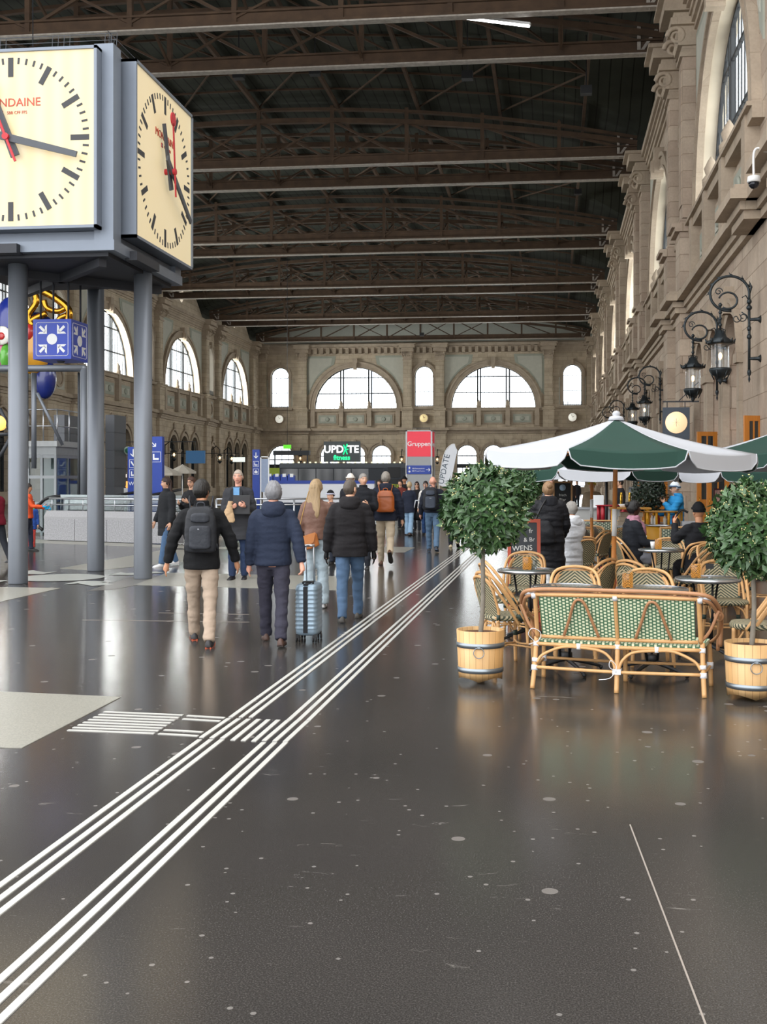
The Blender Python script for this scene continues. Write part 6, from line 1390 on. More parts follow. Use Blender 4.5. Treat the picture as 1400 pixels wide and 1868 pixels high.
# ---- tree tubs
def leaf(mb, base_, dirv, up, l, w):
    d = dirv.normalized(); x = d.cross(up); x = x.normalized() if x.length > .01 else d.orthogonal().normalized(); n = x.cross(d)
    b0 = base_; p1 = b0 + d * l * .45; tip = b0 + d * l - n * l * .12
    mb.add([b0, p1 + x * w - n * w * .0 + n * w * .35, p1 - n * 0, p1 - x * w + n * w * .35, tip], [(0, 1, 2), (0, 2, 3), (1, 4, 2), (2, 4, 3)], True)
def crown(mb, c, R, ntw, l=.088, seed=1, inner=.55, sq=1.0):
    rnd = random.Random(seed); tw = []
    for i in range(ntw):
        z = 1 - 2 * (i + .5) / ntw; a = i * 2.39996; q = sqrt(1 - z * z); d = Vector((q * cos(a), q * sin(a), z)); f = 1 + .16 * noise.noise(d * 2.6 + Vector((seed, 0, 0))) + rnd.uniform(-.09, .05); e = Vector((d.x, d.y, d.z * sq)) * R * f
        for k in range(rnd.choice((6, 7, 8))):
            ax = (d + Vector((0, 0, .35))).normalized(); t_ = ax.orthogonal().normalized(); t_.rotate(Matrix.Rotation(k * 2.4 + rnd.random(), 3, ax)); h = rnd.uniform(.3, 1.25)
            dv = (t_ * h + ax * rnd.uniform(.25, 1.0)); b_ = c + e - ax * rnd.uniform(.0, .07) * R / .34
            leaf(mb, b_, dv, ax, l * rnd.uniform(.75, 1.2), l * rnd.uniform(.17, .23))
        tw.append(c + e)
    for i in range(int(ntw * 2.2)):
        d = Vector((rnd.gauss(0, 1), rnd.gauss(0, 1), rnd.gauss(0, 1))).normalized(); leaf(mb, c + d * R * rnd.uniform(inner, .85), Vector((rnd.gauss(0, 1), rnd.gauss(0, 1), rnd.gauss(0, 1))), d, l * 1.1, l * .22)
    return tw
def bay_tree(label, p, R, cz, cx=0, cy=0, tub_r=.195, tub_h=.42, seed=1, lean=0, top=None, rz=0):
    r = thing('potted_bay_tree', label, 'potted tree', p); c = Vector((cx, cy, cz))
    mb = MB(); tw = crown(mb, c, R, int(330 * (R / .35) ** 2), seed=seed); f_ = mb.build('foliage', [LEAF1], r)
    mb = MB(); rnd = random.Random(seed)
    for t_ in rnd.sample(tw, len(tw) // 3):
        for k in range(4): o_ = Vector((rnd.uniform(-.02, .02),) * 1 + (rnd.uniform(-.02, .02), rnd.uniform(-.02, .02))); mb.ball(t_ + (t_ - c).normalized() * .02 + o_, .0055, 5, 4)
    mb.build('flower_buds', BUD, f_)
    mb = MB(); mb.tube(smoothpts([(.0, 0, tub_h - .05), (cx * .25 + .01, cy * .3, tub_h + .25), (cx * .6 - .008, cy * .6, cz - R * .9), (cx, cy, cz - R * .3)], 5), [.021, .02, .02, .019, .019] + [.018] * 11, 10)
    rnd = random.Random(seed + 5)
    for i in range(14): d = Vector((rnd.gauss(0, 1), rnd.gauss(0, 1), rnd.gauss(0, .8) + .3)).normalized(); mb.tube([c - Vector((0, 0, R * .4)), c + d * R * .75], [.012, .003], 5)
    mb.build('trunk', BARK, r)
    mb = MB(); n = 40; prof = [(tub_r * .90, .03), (tub_r * .93, .1), (tub_r * 1.0, tub_h), (tub_r * .93, tub_h), (tub_r * .92, tub_h - .035)]; R_ = []
    for rr, z in [(tub_r * .8, .05)] + prof: R_.append([Vector((rr * cos(2 * pi * j / n), rr * sin(2 * pi * j / n), z if z != .03 else .015 + .03 * abs(sin(2 * pi * j / n * 2)))) for j in range(n)])
    mb.loft(R_, cap=True, smooth=True); tub = mb.build('tub', TUBM, r)
    MB().lathe([(.01, tub_h - .03), (tub_r * .93, tub_h - .03), (tub_r * .93, tub_h - .035), (.01, tub_h - .06)], (0, 0, 0), 32).build('bark_mulch', SOIL, r)
    for z0, z1 in ((.085, .125), (.285, .325)):
        f = lambda z: tub_r * (.91 + .09 * z / tub_h) + .003; mb = MB(); mb.lathe([(f(z0), z0), (f(z0) + .002, z0), (f(z1) + .002, z1), (f(z1), z1)], (0, 0, 0), 40, cap=False); mb.build('hoop', HOOP, tub)
    for sg in (0,):
        a0 = radians(rz - 90); o_ = Vector((cos(a0), sin(a0), 0)) * (tub_r + .006); tx = Vector((-sin(a0), cos(a0), 0)); mb = MB(); mb.tube([o_ + tx * .042 * cos(a) + Vector((0, 0, .255 + .042 * sin(a))) for a in [2 * pi * i / 20 for i in range(20)]], .0035, 6, closed=True); mb.cbox(o_ + Vector((0, 0, .3)), (.02, .02, .02)); mb.build('ring_handle', HOOP, tub)
    return r
m, N, L, b = base('pale larch staves tub', .5, .4); tc = N.new('ShaderNodeTexCoord'); sp = N.new('ShaderNodeSeparateXYZ'); L.new(tc.outputs['Object'], sp.inputs[0]); an = mathn(N, L, 'ARCTAN2', sp.outputs[1], sp.outputs[0]); st = mathn(N, L, 'MULTIPLY', an, 22 / (2 * pi)); fl_ = mathn(N, L, 'FLOOR', st); fr = mathn(N, L, 'FRACT', mathn(N, L, 'ADD', st, 30))
wn = N.new('ShaderNodeTexWhiteNoise'); wn.noise_dimensions = '1D'; L.new(fl_, wn.inputs['W']); gn = noisen(N, L, mapping(N, L, (14, 14, 1.2)), 2.5, 5)
col = mixc(N, L, wn.outputs['Value'], rgb('c99b62'), rgb('dcb683')); col = mixc(N, L, .5, col, ramp(N, L, gn, [(.3, g(.72)), (.7, g(1.05))]), 'MULTIPLY'); col = mixc(N, L, mathn(N, L, 'LESS_THAN', fr, .05), col, rgb('8a6238')); L.new(col, b.inputs['Base Color']); TUBM = m
bay_tree('round bay tree in a wooden tub left of the rattan bench', gt(877, 9.12), .335, 1.40, cx=.045, cy=.0, seed=3)
bay_tree('round bay tree in a wooden tub at the right edge of the photo', gt(1372, 8.4), .345, 1.255, cx=.035, cy=.02, seed=9, tub_r=.2)
def bush(label, u, t, R, cz, tubc, seed, leafm):
    p = gt(u, t); r = thing('potted_bush', label, 'potted bush', p); mb = MB(); crown(mb, Vector((0, 0, cz)), R, int(220 * (R / .3) ** 2), l=.07, seed=seed); mb.build('foliage', leafm, r)
    MB().tube([(0, 0, .3), (0, 0, cz)], .02, 8).build('trunk', BARK, r); MB().lathe([(.13, 0), (.17, .36), (.15, .36), (.14, .33), (.01, .33)], (0, 0, 0), 20).build('pot', tubc, r)
bush('smaller bay bush between the front tree and the woman in the black coat', 960, 17.5, .27, 1.56, mat('terracotta', 'b5573c', .7), 21, LEAF1)
bush('dark round bush behind the third umbrella pole', 1183, 21.0, .33, 1.38, mat('yellow pot', 'd39a1f', .5), 31, mat('dark bay leaf', '1c2a1c', .4, var=.5, scale=5))
# ---- umbrellas
UND = mat('grey brown umbrella underside', '8c8474', .9); NAVY = mat('navy valance cloth', '20243a', .85)
def umbrella(label, p, R, zrim, rise, val, rot, tilt=(0, 0), scheme=0):
    r = thing('cafe_umbrella', label, 'umbrella', p, 0, 'green and white cafe umbrellas'); k = 8; za = zrim + rise
    C = [Vector((R * cos(2 * pi * i / k + rot), R * sin(2 * pi * i / k + rot), zrim)) for i in range(k)]; ap = Vector((0, 0, za))
    def panel(i):
        a_, b_ = C[i], C[(i + 1) % k]; mb = MB(); n = 8; vs = []; fs = []
        for s in range(n + 1):
            for q in range(n + 1):
                f = s / n; e = a_ * (1 - q / n) + b_ * (q / n); pt = ap * (1 - f) + e * f; sag = sin(pi * f) * .05 * rise / .5 + sin(pi * q / n) * f * .035; pt = pt - Vector((0, 0, sag)); pt.z += .006 * noise.noise(pt * 4) * (1 if 0 < q < n else 0); vs.append(pt)
        fs = [(s * (n + 1) + q, s * (n + 1) + q + 1, (s + 1) * (n + 1) + q + 1, (s + 1) * (n + 1) + q) for s in range(n) for q in range(n)]
        mb.add(vs, fs, True)
        # valance flap with rounded corners
        e0 = vs[-(n + 1):]; out = ((a_ + b_) / 2); out.z = 0; out.normalize(); m_ = 12; top = []; bot = []
        for q in range(m_ + 1):
            x = q / m_; j = min(int(x * n), n - 1); w_ = x * n - j; tp = e0[j] * (1 - w_) + e0[j + 1] * w_; top.append(tp); cx_ = .03 + .94 * x; d_ = val * (1 - max(0, (abs(x - .5) - .40) / .10) ** 2.2 * .4)
            t2 = e0[0] * (1 - (.025 + .95 * x)) + e0[-1] * (.025 + .95 * x); bot.append(Vector((t2.x, t2.y, tp.z)) + out * .02 - Vector((0, 0, d_)))
        base_ = len(mb.v); mb.add(top + bot, [(q, q + 1, m_ + 2 + q, m_ + 1 + q) for q in range(m_)], False); return mb, top, bot
    for i in range(k):
        g_ = (i + scheme) % 2; mb, top, bot = panel(i); o = mb.build('canopy_panel', CANG if g_ else CANW, r); sd = o.modifiers.new('s', 'SOLIDIFY'); sd.thickness = .004
        mb = MB(); mb.tube([top[0]] + bot + [top[-1]], .007, 5); mb.build('piping', CANW, o)
    mb = MB(); mb.lathe([(.02, za - .01), (.09, za - .02), (.07, za + .02), (.035, za + .03), (.045, za + .05), (.03, za + .075), (.005, za + .085)], (0, 0, 0), 14); mb.build('finial', CANW, r)
    mb = MB(); mb.tube([(0, 0, za - .02), (0, 0, 1.33)], .025, 12); mb.tube([(0, 0, 1.03), (0, 0, 0.05)], .025, 12); mb.build('pole', POLE, r)
    MB().tube([(0, 0, 1.035), (0, 0, 1.325)], .0275, 12).build('pole_sleeve', WHITEP, r)
    for i in range(k):
        mb = MB(); mb.tube(smoothpts([(0, 0, za - .08), C[i] * .5 + Vector((0, 0, za * .5 - .075 - rise * .1)), C[i] - Vector((0, 0, .035))], 4), .01, 6); mb.beam((0, 0, zrim + .0), ap * .5 + C[i] * .5 - Vector((0, 0, .12)), .015, .02); mb.build('rib', POLE, r)
    MB().lathe([(.04, zrim + .02), (.045, zrim - .04)], (0, 0, 0), 12).build('runner', WHITEP, r); MB().lathe([(.22, 0), (.22, .05), (.03, .08)], (0, 0, 0), 20).build('base', DARKG, r)
    r.rotation_euler = (tilt[0], tilt[1], 0); return r
def ux(u, t): return gt(u, t)
cam_dir = atan2(*(reversed((gt(1119, 12).x, gt(1119, 12).y))))
umbrella('large green and white umbrella in front over the cafe terrace', ux(1118, 12), 1.47, 1.92, .37, .15, -pi / 2 + pi / 8 + .03, scheme=0, tilt=(0, radians(1)))
umbrella('second umbrella behind the large front one, only its rim and leaning pole showing', ux(1080, 18.2), 1.42, 1.80, .40, .15, -pi / 2 + pi / 8, scheme=1)
umbrella('third umbrella above the woman with the pink scarf, dark side towards us', ux(1192, 22.3), 1.45, 1.84, .40, .15, -pi / 2 + pi / 8, scheme=0)
umbrella('distant umbrella over the small black menu board', ux(1038, 26), 1.3, 1.84, .42, .15, -pi / 2, scheme=1)
umbrella('green and white umbrella cut off by the right edge of the photo', ux(1432, 14.5), 1.35, 1.95, .35, .16, -pi / 2 + pi / 8 + .1, scheme=1)
umbrella('umbrella filling the gap at the right, behind the tree crown', ux(1378, 18.8), 1.3, 1.78, .38, .15, -pi / 2 + .2, scheme=0)
# ---- table things
GLOW = bpy.data.materials.new('candle lantern'); GLOW.use_nodes = True; N = GLOW.node_tree.nodes; L = GLOW.node_tree.links; b = N['Principled BSDF']; b.inputs['Base Color'].default_value = rgb('1c1814'); b.inputs['Roughness'].default_value = .3
tc = N.new('ShaderNodeTexCoord'); sp = N.new('ShaderNodeSeparateXYZ'); L.new(tc.outputs['Object'], sp.inputs[0]); an = mathn(N, L, 'ARCTAN2', sp.outputs[1], sp.outputs[0])
da = mathn(N, L, 'MULTIPLY', mathn(N, L, 'SUBTRACT', mathn(N, L, 'FRACT', mathn(N, L, 'ADD', mathn(N, L, 'MULTIPLY', an, 3 / (2 * pi)), 3.25)), .5), .1); dz = mathn(N, L, 'SUBTRACT', sp.outputs[2], .06); rr = mathn(N, L, 'SQRT', mathn(N, L, 'ADD', mathn(N, L, 'MULTIPLY', da, da), mathn(N, L, 'MULTIPLY', dz, dz)))
k = mathn(N, L, 'GREATER_THAN', mathn(N, L, 'SINE', mathn(N, L, 'MULTIPLY', rr, 520)), .1); b.inputs['Emission Color'].default_value = rgb('ffb04a'); L.new(mathn(N, L, 'MULTIPLY', k, .9), b.inputs['Emission Strength'])
LAN = None
def lantern(tab, dx, dy, lab, s=1):
    global LAN
    p = Vector(tab.location) + Vector((dx, dy, .7245))
    if LAN is None:
        r = link('candle_lantern', None); MB().lathe([(.04, 0), (.045, .005), (.045, .12), (.04, .125), (.036, .122), (.036, .02)], (0, 0, 0), 20).build('patterned_glass', GLOW, r); MB().ball((0, 0, .045), (.008, .008, .022), 6, 6).build('flame', FLAME, r)
        r['label'] = lab; r['category'] = 'candle lantern'; r['group'] = 'candle lanterns on the tables'; r.location = p; LAN = r; return
    dup(LAN, p, label=lab)
lantern(tb[0], .0, 0, 'patterned candle lantern on the left bistro table')
lantern(tb[3], -.11, 0, 'patterned candle lantern with ring pattern on the right bistro table')
lantern(tb[4], -.04, -.02, 'candle lantern on the middle table in front of the pink scarf')
lantern(tb[5], -.02, -.1, 'candle lantern glowing on the table of the woman with the pink scarf')
lantern(tb[2], -.26, .0, 'candle lantern with rope seen beside the chair behind the bench') if False else None
pz = gt(1145, 9.6); r = thing('rope_lantern', 'glowing candle lantern with rope bow just above the bench back', 'candle lantern', (pz.x + .0, pz.y, .7245))
q = tb[2].location; r.location = (q.x - .2, q.y + .02, .7245); r2 = dup(LAN, (0, 0, 0)); 
for ch in list(r2.children): ch.parent = r
bpy.data.objects.remove(r2)
mb = MB(); mb.tube(smoothpts([(.05, 0, .11), (-.03, -.05, .13), (-.09, -.03, .10), (-.05, -.05, .15), (.0, -.045, .12), (.03, -.04, .15), (.0, .03, .13)], 4), .005, 5); mb.build('rope', mat('jute rope', 'a08e70', .9), r)
q = tb[3].location; r = thing('card_holder', 'small black menu card on a metal stand on the right bistro table', 'card holder', (q.x + .02, q.y + .02, .7245)); mb = MB(); mb.lathe([(.03, 0), (.03, .004), (.003, .008)], (0, 0, 0), 12); mb.tube([(0, 0, .005), (0, 0, .1)], .002, 5); mb.build('stand', CHROME, r); MB().box(-.037, .037, -.002, .002, .08, .13).build('card', BLACK, r)
CUP = None
for tab, dx, dy, lab, kind in ((tb[5], .12, -.05, 'white cup on the table of the woman with the pink scarf', 'cup'), (tb[5], .03, .06, 'drinking glass beside the candle of the pink scarf table', 'glass'), (tb[5], .15, .05, 'white paper cup on the far side of the pink scarf table', 'cup'), (tb[4], -.1, .08, 'white paper cup standing on the middle bistro table', 'cup'), (tb[0], .07, .03, 'small glass beside the lantern on the left table', 'glass'), (tb[6], .05, 0, 'drinking glass on the far table', 'glass')):
    q = Vector(tab.location) + Vector((dx, dy, .7245)); nm = 'paper_cup' if kind == 'cup' else 'drinking_glass'; MBc = MB().lathe([(.028, 0), (.038, .09), (.035, .09), (.026, .004)], (0, 0, 0), 16); o = MBc.build(nm, WHITE if kind == 'cup' else GLASS, None, label=lab, cat='cup' if kind == 'cup' else 'glass', loc=q)
# ---- chalkboards
CHK = mat('chalk', 'd8d8d4', .9); BOARD = mat('chalkboard slate', '3d4044', .8, var=.15, scale=4)
p = gt(957, 12.9); r = thing('chalkboard_sign', 'large chalkboard with red wooden frame and handwriting behind the left bay tree', 'chalkboard', p); r.rotation_euler = (radians(-8), 0, radians(3))
MB().box(-.15, .15, -.015, .015, .12, 1.15).build('board', BOARD, r)
mb = MB(); mb.box(-.19, -.15, -.025, .025, 0, 1.19); mb.box(.15, .19, -.025, .025, 0, 1.19); mb.box(-.15, .15, -.025, .025, 1.15, 1.19); mb.box(-.15, .15, -.025, .025, .08, .12); mb.build('frame', mat('red stained wood', 'b2492d', .5, var=.2), r); mb = MB(); mb.beam((-.17, .02, 1.13), (-.17, .42, .05), .03, .03); mb.beam((.17, .02, 1.13), (.17, .42, .05), .03, .03); mb.build('rear_leg', mat('red stained wood', 'b2492d'), r)
for tx, x, z, s_ in (('WENS', -.02, .85, .085), ('BROTLI', .02, .755, .085), ('Croissant', .0, .62, .062), ('& Br', .06, .95, .07), ('fr', .08, 1.05, .07)): text('handwriting', tx, s_, CHK, frameM((x, -.0165, z), (1, 0, .06), (-.06, 0, 1)), r, .0005)
p = gt(1027, 19.5); r = thing('menu_board', 'small black menu board with pale blue round emblem behind the woman in black', 'chalkboard', p)
z1 = EYE + (V0 - 879) * 19.5 / F; MB().box(-.14, .14, -.01, .01, z1 - .56, z1 - .02).build('board', mat('black slate', '1d1f22', .7), r); mb = MB(); mb.box(-.17, -.14, -.02, .02, 0, z1 + .01); mb.box(.14, .17, -.02, .02, 0, z1 + .01); mb.box(-.14, .14, -.02, .02, z1 - .02, z1 + .01); mb.box(-.14, .14, -.02, .02, z1 - .6, z1 - .56); mb.build('frame', mat('pine frame', 'b98d5c', .5), r)
mb = MB(); mb.loft([[Vector((rr * cos(a), d_, z1 - .1 + rr * sin(a))) for a in [2 * pi * i / 24 for i in range(24)]] for rr, d_ in ((.055, -.01), (.055, -.014))]); mb.build('emblem', mat('pale blue chalk', 'a9c4dc', .8), r)
text('handwriting', 'frisch', .06, CHK, frameM((0, -.0115, z1 - .23), (1, 0, 0), (0, 0, 1)), r, .0005); text('handwriting', 'Bier', .07, CHK, frameM((0, -.0115, z1 - .31), (1, 0, 0), (0, 0, 1)), r, .0005); text('handwriting', '7 C', .1, CHK, frameM((0, -.0115, z1 - .44), (1, 0, 0), (0, 0, 1)), r, .0005)
# ---- counters and shop goods behind
YEL = mat('yellow enamel', 'e0a018', .45, var=.05)
p = gt(1212, 19.6); r = thing('yellow_counter', 'round yellow serving counter in front of the person in the blue jacket', 'counter', p); MB().lathe([(.3, 0), (.3, .82), (.28, .84)], (0, 0, 0), 28).build('drum', YEL, r); MB().lathe([(.33, .84), (.33, .87), (.02, .872)], (0, 0, 0), 28).build('steel_top', CHROME, r)
mb = MB()
for i in range(9): a = 2 * pi * i / 9; mb.tube([(.3 * cos(a), .3 * sin(a), .87), (.3 * cos(a), .3 * sin(a), 1.08)], .022, 8)
mb.build('uprights', YEL, r); MB().lathe([(.32, 1.08), (.34, 1.1), (.02, 1.105)], (0, 0, 0), 28).build('upper_shelf', mat('honey wood', 'c08a3c', .4), r)
rc = random.Random(4)
for i in range(7):
    a = i * .9 + .2; c_ = rc.choice(['b53a30', 'dcd6c8', '7a4a2c', 'e8e4da']); o = MB().lathe([(.03, 0), (.034, .1), (.02, .13), (.02, .15)], (0, 0, 0), 10).build('condiment_jar', mat('jar ' + c_, c_, .4), None, label='jar on the yellow counter, %s' % ['white lid behind the umbrella pole', 'left of the pole', 'front middle', 'right of the pole', 'near the sleeve of the blue jacket', 'far side', 'back left'][i], cat='jar', group='jars on the yellow counter', loc=(p.x + .2 * cos(a), p.y + .2 * sin(a), .8725))
p = gt(1150, 20.2); r = thing('yellow_table', 'yellow framed side table stacked with boxes beside the second pole', 'table', p); mb = MB()
for x in (-.3, .3):
    for y in (-.2, .2): mb.tube([(x, y, 0), (x, y, 1.12)], .03, 8)
mb.build('frame', YEL, r); MB().box(-.36, .36, -.24, .24, 1.12, 1.15).build('tabletop', mat('honey wood', 'c08a3c', .4), r); MB().box(-.3, .3, -.2, .2, .8, .83).build('shelf', CHROME, r)
for i in range(3): MB().box(-.2, .2, -.16, .16, 0, .075).build('flat_box', mat('beige card box', 'b9ac98', .8), None, label=['lowest beige box stacked on the yellow table shelf', 'middle beige box stacked on the yellow table shelf', 'top beige box stacked on the yellow table shelf'][i], cat='box', group='boxes on the yellow table shelf', loc=(p.x + .02 * (i - 1), p.y, .83 + .08 * i))
MB().lathe([(.05, 0), (.09, .06), (.085, .06), (.045, .008)], (0, 0, 0), 16).build('white_bowl', WHITE, None, label='white bowl on the yellow framed side table', cat='bowl', loc=(p.x - .12, p.y - .05, 1.15))
p = gt(1118, 21.3); r = thing('red_stand', 'red drum stand with steel shelf behind the umbrella poles', 'stand', p); RD = mat('red enamel', 'a81e2b', .4); mb = MB()
for i in range(8): a = 2 * pi * i / 8; mb.tube([(.26 * cos(a), .26 * sin(a), .85), (.26 * cos(a), .26 * sin(a), 1.15)], .035, 8)
mb.build('uprights', RD, r); MB().lathe([(.3, 1.15), (.33, 1.17), (.02, 1.175)], (0, 0, 0), 24).build('top', RD, r); MB().lathe([(.28, 0), (.28, .8), (.31, .82), (.31, .85), (.02, .85)], (0, 0, 0), 24).build('drum', mat('steel drum', '6c7378', .4, metal=.6), r)
for (u, t, z, lab, col, sx, sz) in ((1110, 17.8, .0, 'red box on the floor under the distant bench', 'c0202e', .12, .26), (1142, 17.6, 0, 'yellow crate on the floor under the dark rattan chair', 'dba018', .11, .3)):
    MB().box(-sx, sx, -sx, sx, 0, sz).build('crate', mat('crate ' + col, col, .5), None, label=lab, cat='crate', loc=gt(u, t))
p = gt(1098, 24); r = thing('espresso_station', 'grey catering station with brass taps behind the red stand', 'catering station', p); MB().box(-.8, .8, 0, .6, 0, 1.02).build('cabinet', mat('light grey cabinet', 'a9a9a6', .5), r); MB().box(-.85, .85, -.03, .63, 1.02, 1.06).build('worktop', CHROME, r); mb = MB()
for x in (.42, .6): mb.tube([(x, .1, 1.06), (x, .1, 1.38)], .03, 8); mb.tube([(x, .1, 1.34), (x, -.08, 1.34)], .014, 6)
mb.build('brass_tap', mat('brass', 'c9a040', .25, metal=.9), r); MB().box(-.2, .05, .1, .35, 1.06, 1.32).build('white_box', WHITE, r); MB().lathe([(.1, 1.06), (.1, 1.2), (.14, 1.36), (.13, 1.5)], (.72, .3, 0), 16).build('steel_urn', CHROME, r)
p = gt(1107, 23.3); r = thing('black_stand_pole', 'black post with round foot behind the umbrella poles', 'post', p); MB().tube([(0, 0, .02), (0, 0, 2.1)], .03, 8).build('pole', BLACK, r); MB().lathe([(.2, 0), (.2, .03), (.03, .06)], (0, 0, 0), 16).build('foot', BLACK, r)
# furs and coats draped on chairs far back
for (u, t, z, lab, col, s_) in ((1055, 19.2, .62, 'grey brown fur throw draped over a far chair, left one', '857d74', (.22, .14, .22)), (1075, 19.6, .60, 'grey fur throw draped over a far chair, right one', '9a948c', (.2, .14, .25))):
    mb = MB(); mb.ball((0, 0, 0), s_, 18, 12); mb.v = [tuple(Vector(v) * (1 + .25 * noise.noise(Vector(v) * 9))) for v in mb.v]; p = gt(u, t); mb.build('fur_throw', mat('fur ' + col, col, .95, var=.4, scale=30, bump=.8), None, label=lab, cat='throw', loc=(p.x, p.y, z))
    chair(u, t + .1, 150, 'rattan chair holding the %s' % lab.split(' draped')[0] + (' on the left' if u < 1060 else ' on the right'))
# open oak door leaves and notice at the right wall
def oakdoor(label, u, t, w_, h, rz):
    p = gt(u, t); r = thing('oak_door_leaf', label, 'door leaf', p, radians(rz)); mb = MB(); f = .13
    mb.box(0, f, -.03, .03, .03, h); mb.box(w_ - f, w_, -.03, .03, .03, h); mb.box(f, w_ - f, -.03, .03, h - f, h); mb.box(f, w_ - f, -.03, .03, .03, .3); mb.box(f, w_ - f, -.03, .03, .95, 1.08); mb.box(w_ / 2 - .02, w_ / 2 + .02, -.025, .025, 1.08, h - f); mb.build('frame', WOODO, r)
    MB().box(f, w_ - f, -.012, .012, .3, .95).build('lower_panel', WOODO, r); MB().box(f, w_ - f, -.008, .008, 1.08, h - f).build('pane', GLASSD, r); MB().tube([(.06, -.04, 1.0), (.06, -.07, 1.0), (.06, -.07, 1.14)], .01, 6).build('handle', mat('brass', 'c9a040'), r)
oakdoor('open oak glass door leaf left of the person near the right wall', 1272, 33.5, .62, 3.1, 12)
oakdoor('tall oak door leaf beside the black cap person at the right wall', 1290, 31.0, .62, 2.4, 8)
oakdoor('narrow oak framed window door at the right edge of the wall', 1358, 27.0, .5, 3.2, 20)
oakdoor('oak door seen behind the dark round bush', 1163, 44, 1.2, 2.6, 10)
p = gt(1313, 22); r = thing('menu_case', 'small dark framed red and white menu case by the right tree crown', 'menu case', (p.x, p.y, 0)); z_ = EYE - 22 / F * 30; MB().box(-.11, .11, 0, .04, z_ - .2, z_ + .18).build('frame', mat('dark red frame', '5a1c1c', .5), r); MB().box(-.085, .085, -.004, 0, z_ - .17, z_ + .15).build('menu', mat('menu print', 'd9a8a0', .6, var=.5, scale=25), r); MB().tube([(0, .02, 0), (0, .02, z_ - .2)], .02, 6).build('post', BLACK, r)
p = gt(1258, 18.0); r = thing('shopping_trolley', 'grey wheeled shopper with black curved handle behind the black cap', 'trolley', p); MB().box(-.12, .16, -.1, .1, .35, .98).build('bag', mat('light grey bag', 'a0a2a6', .7), r); mb = MB(); mb.tube(smoothpts([(-.14, 0, .1), (-.16, 0, .9), (-.2, 0, 1.05), (-.12, 0, 1.16), (-.02, 0, 1.12)], 5), .018, 8); mb.tube([(-.15, 0, .1), (.15, 0, .1), (.16, 0, .35)], .012, 6); mb.build('handle', BLACK, r)
for y in (-.1, .1): mb = MB(); mb.tube([(.0 + .08 * cos(a), y, .09 + .08 * sin(a)) for a in [2 * pi * i / 14 for i in range(14)]], .014, 6, closed=True); mb.build('wheel', BLACK, r)
# ---- people of the terrace
w1 = person('woman standing in a long quilted black coat with big hood and shoulder bag', PT(1001, 15.2), radians(12), 1.60, 'light', 'bun', '8a6b4c', legs=((4, 4), (2, 6)), arms=((8, 12, 40, 10), (6, 14, 35, 10)), top='1a1b20', topr=.55, hem=.42, bottom='1d1e24', shoe='202024', puff=.03, hood='1c1d22', det=0, width=1.12, coatw=.02, scarf='a3a7ad')
r = thing('shoulder_bag', 'slouchy black shoulder bag on the woman in the long quilted coat', 'bag'); r.location = loc2w(w1[0], (-.14, -.2, 1.02)); r.rotation_euler = w1[0].rotation_euler; mb = MB(); mb.loft([ell((0, 0, z), w_, d_, 20, p=3) for z, w_, d_ in ((-.16, .14, .06), (-.13, .19, .09), (0, .18, .09), (.14, .12, .05), (.17, .08, .02))]); me = remesh(mb, 'b', [cloth('1d1e22', .6)], .014, .012, 8, 1); link('bag_body', me, r); MB().tube(smoothpts([(-.1, 0, .14), (.0, .0, .36), (.1, .12, .46), (.12, .2, .4)], 5), .014, 6).build('bag_strap', BLACK, r)
SIT = ((82, 88), (82, 88))
def sit(*a, **k): return person(*a, seated=True, **k)
sit('seated person in a white quilted jacket beside the woman in the long black coat', PT(1040, 16.0), radians(40), 1.64, 'light', 'short', '8d8983', legs=SIT, arms=((20, 12, 50, 10), (20, 12, 50, 10)), top='d2d5d9', hem=.72, bottom='dcdcda', puff=.03, det=0, hood='d2d5d9', lean=-4, seat_z=.45)
sit('seated woman with dark hair and a pink patterned scarf in a black coat', PT(1155, 15.9), radians(-75), 1.66, 'dark', 'bun', '0e0b0a', legs=SIT, arms=((25, 8, 60, 10), (25, 8, 60, 10)), top='1d2026', hem=.76, bottom='7d7f86', det=0, puff=.01, scarf=mat('pink patterned scarf', 'a87686', .8, var=.6, scale=22), seat_z=.45)
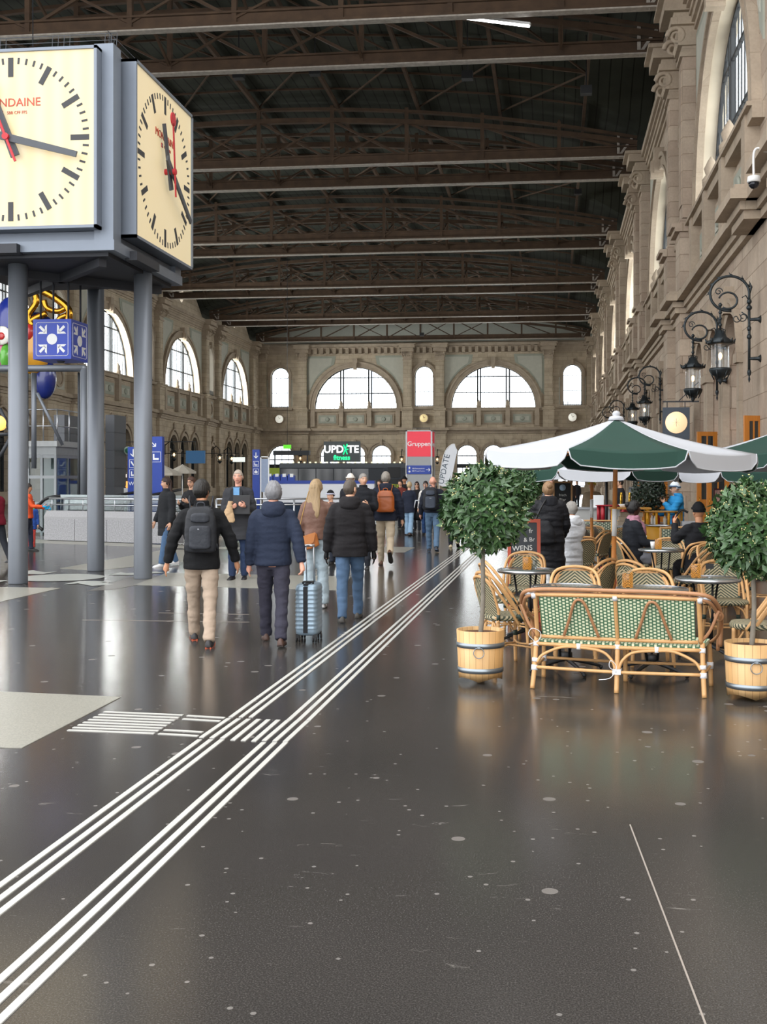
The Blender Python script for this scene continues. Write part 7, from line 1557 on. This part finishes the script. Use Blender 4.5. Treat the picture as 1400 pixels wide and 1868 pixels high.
sit('seated person in a round black cap and black jacket with hands raised', PT(1276, 14.8), radians(25), 1.62, 'tan', None, legs=SIT, arms=((55, 12, 100, 20), (30, 12, 60, 10)), top='1a1b1f', hem=.76, bottom='1d1e24', det=0, puff=.015, cap=('beanie', '131418'), width=1.12, seat_z=.45)
person('person in a bright blue down jacket and striped woollen hat touching the chin', PT(1233, 20.9), radians(105), 1.58, 'light', None, arms=((35, 12, 110, 35), (25, 10, 60, 10)), top='2a86bd', hem=.86, bottom='23283a', puff=.025, det=0, cap=('beanie', 'd7dfe6', '51708c'), hood='2a86bd', glasses='sun')
person('person in a brown camouflage jacket and yellow cap beyond the umbrella pole', PT(1081, 27), radians(150), 1.62, 'light', None, top='8b7a64', hem=.84, bottom='5b5650', det=1, cap=('beanie', 'cdb94a'), puff=.02, width=1.05)
person('bald person with a pink head behind the woman in black', PT(1006, 31), radians(180), 1.72, 'pink', None, top='6b6e74', hem=.84, bottom='3b3d45', det=1)
person('person in a dark red beanie beyond the small bay bush', PT(953, 36), radians(190), 1.66, 'light', None, top='3a4148', hem=.84, bottom='2c2f38', det=1, cap=('beanie', '4a1a26'))
person('person with big dark curly hair behind the small menu board', PT(1029, 38), radians(180), 1.62, 'light', 'curly', '17110f', top='c4a48e', hem=.84, bottom='30333b', det=1)
person('distant dark figure walking in front of the bright doors', PT(1053, 66), radians(170), 1.66, 'light', 'short', '1b1715', top='26262a', hem=.74, bottom='1f2025', det=2)
person('distant dark figure left of the walking one before the bright doors', PT(1043, 60), radians(180), 1.68, 'light', 'short', '1b1715', top='3a2f2a', hem=.8, bottom='1f2025', det=2)
person('distant person in dark clothes to the right of the red beanie', PT(963, 48), radians(180), 1.68, 'light', 'short', '1b1715', top='1e2024', hem=.8, bottom='1f2025', det=2)
person('person with long dark red hair behind the right tree crown', PT(1336, 19), radians(200), 1.56, 'light', 'long', '33201c', top='24262b', hem=.84, bottom='25272d', det=1)
person('person in a dark coat far back right of the umbrella poles', PT(1132, 29), radians(100), 1.70, 'light', 'short', '1b1715', top='1d1e22', hem=.7, bottom='1f2025', det=1)
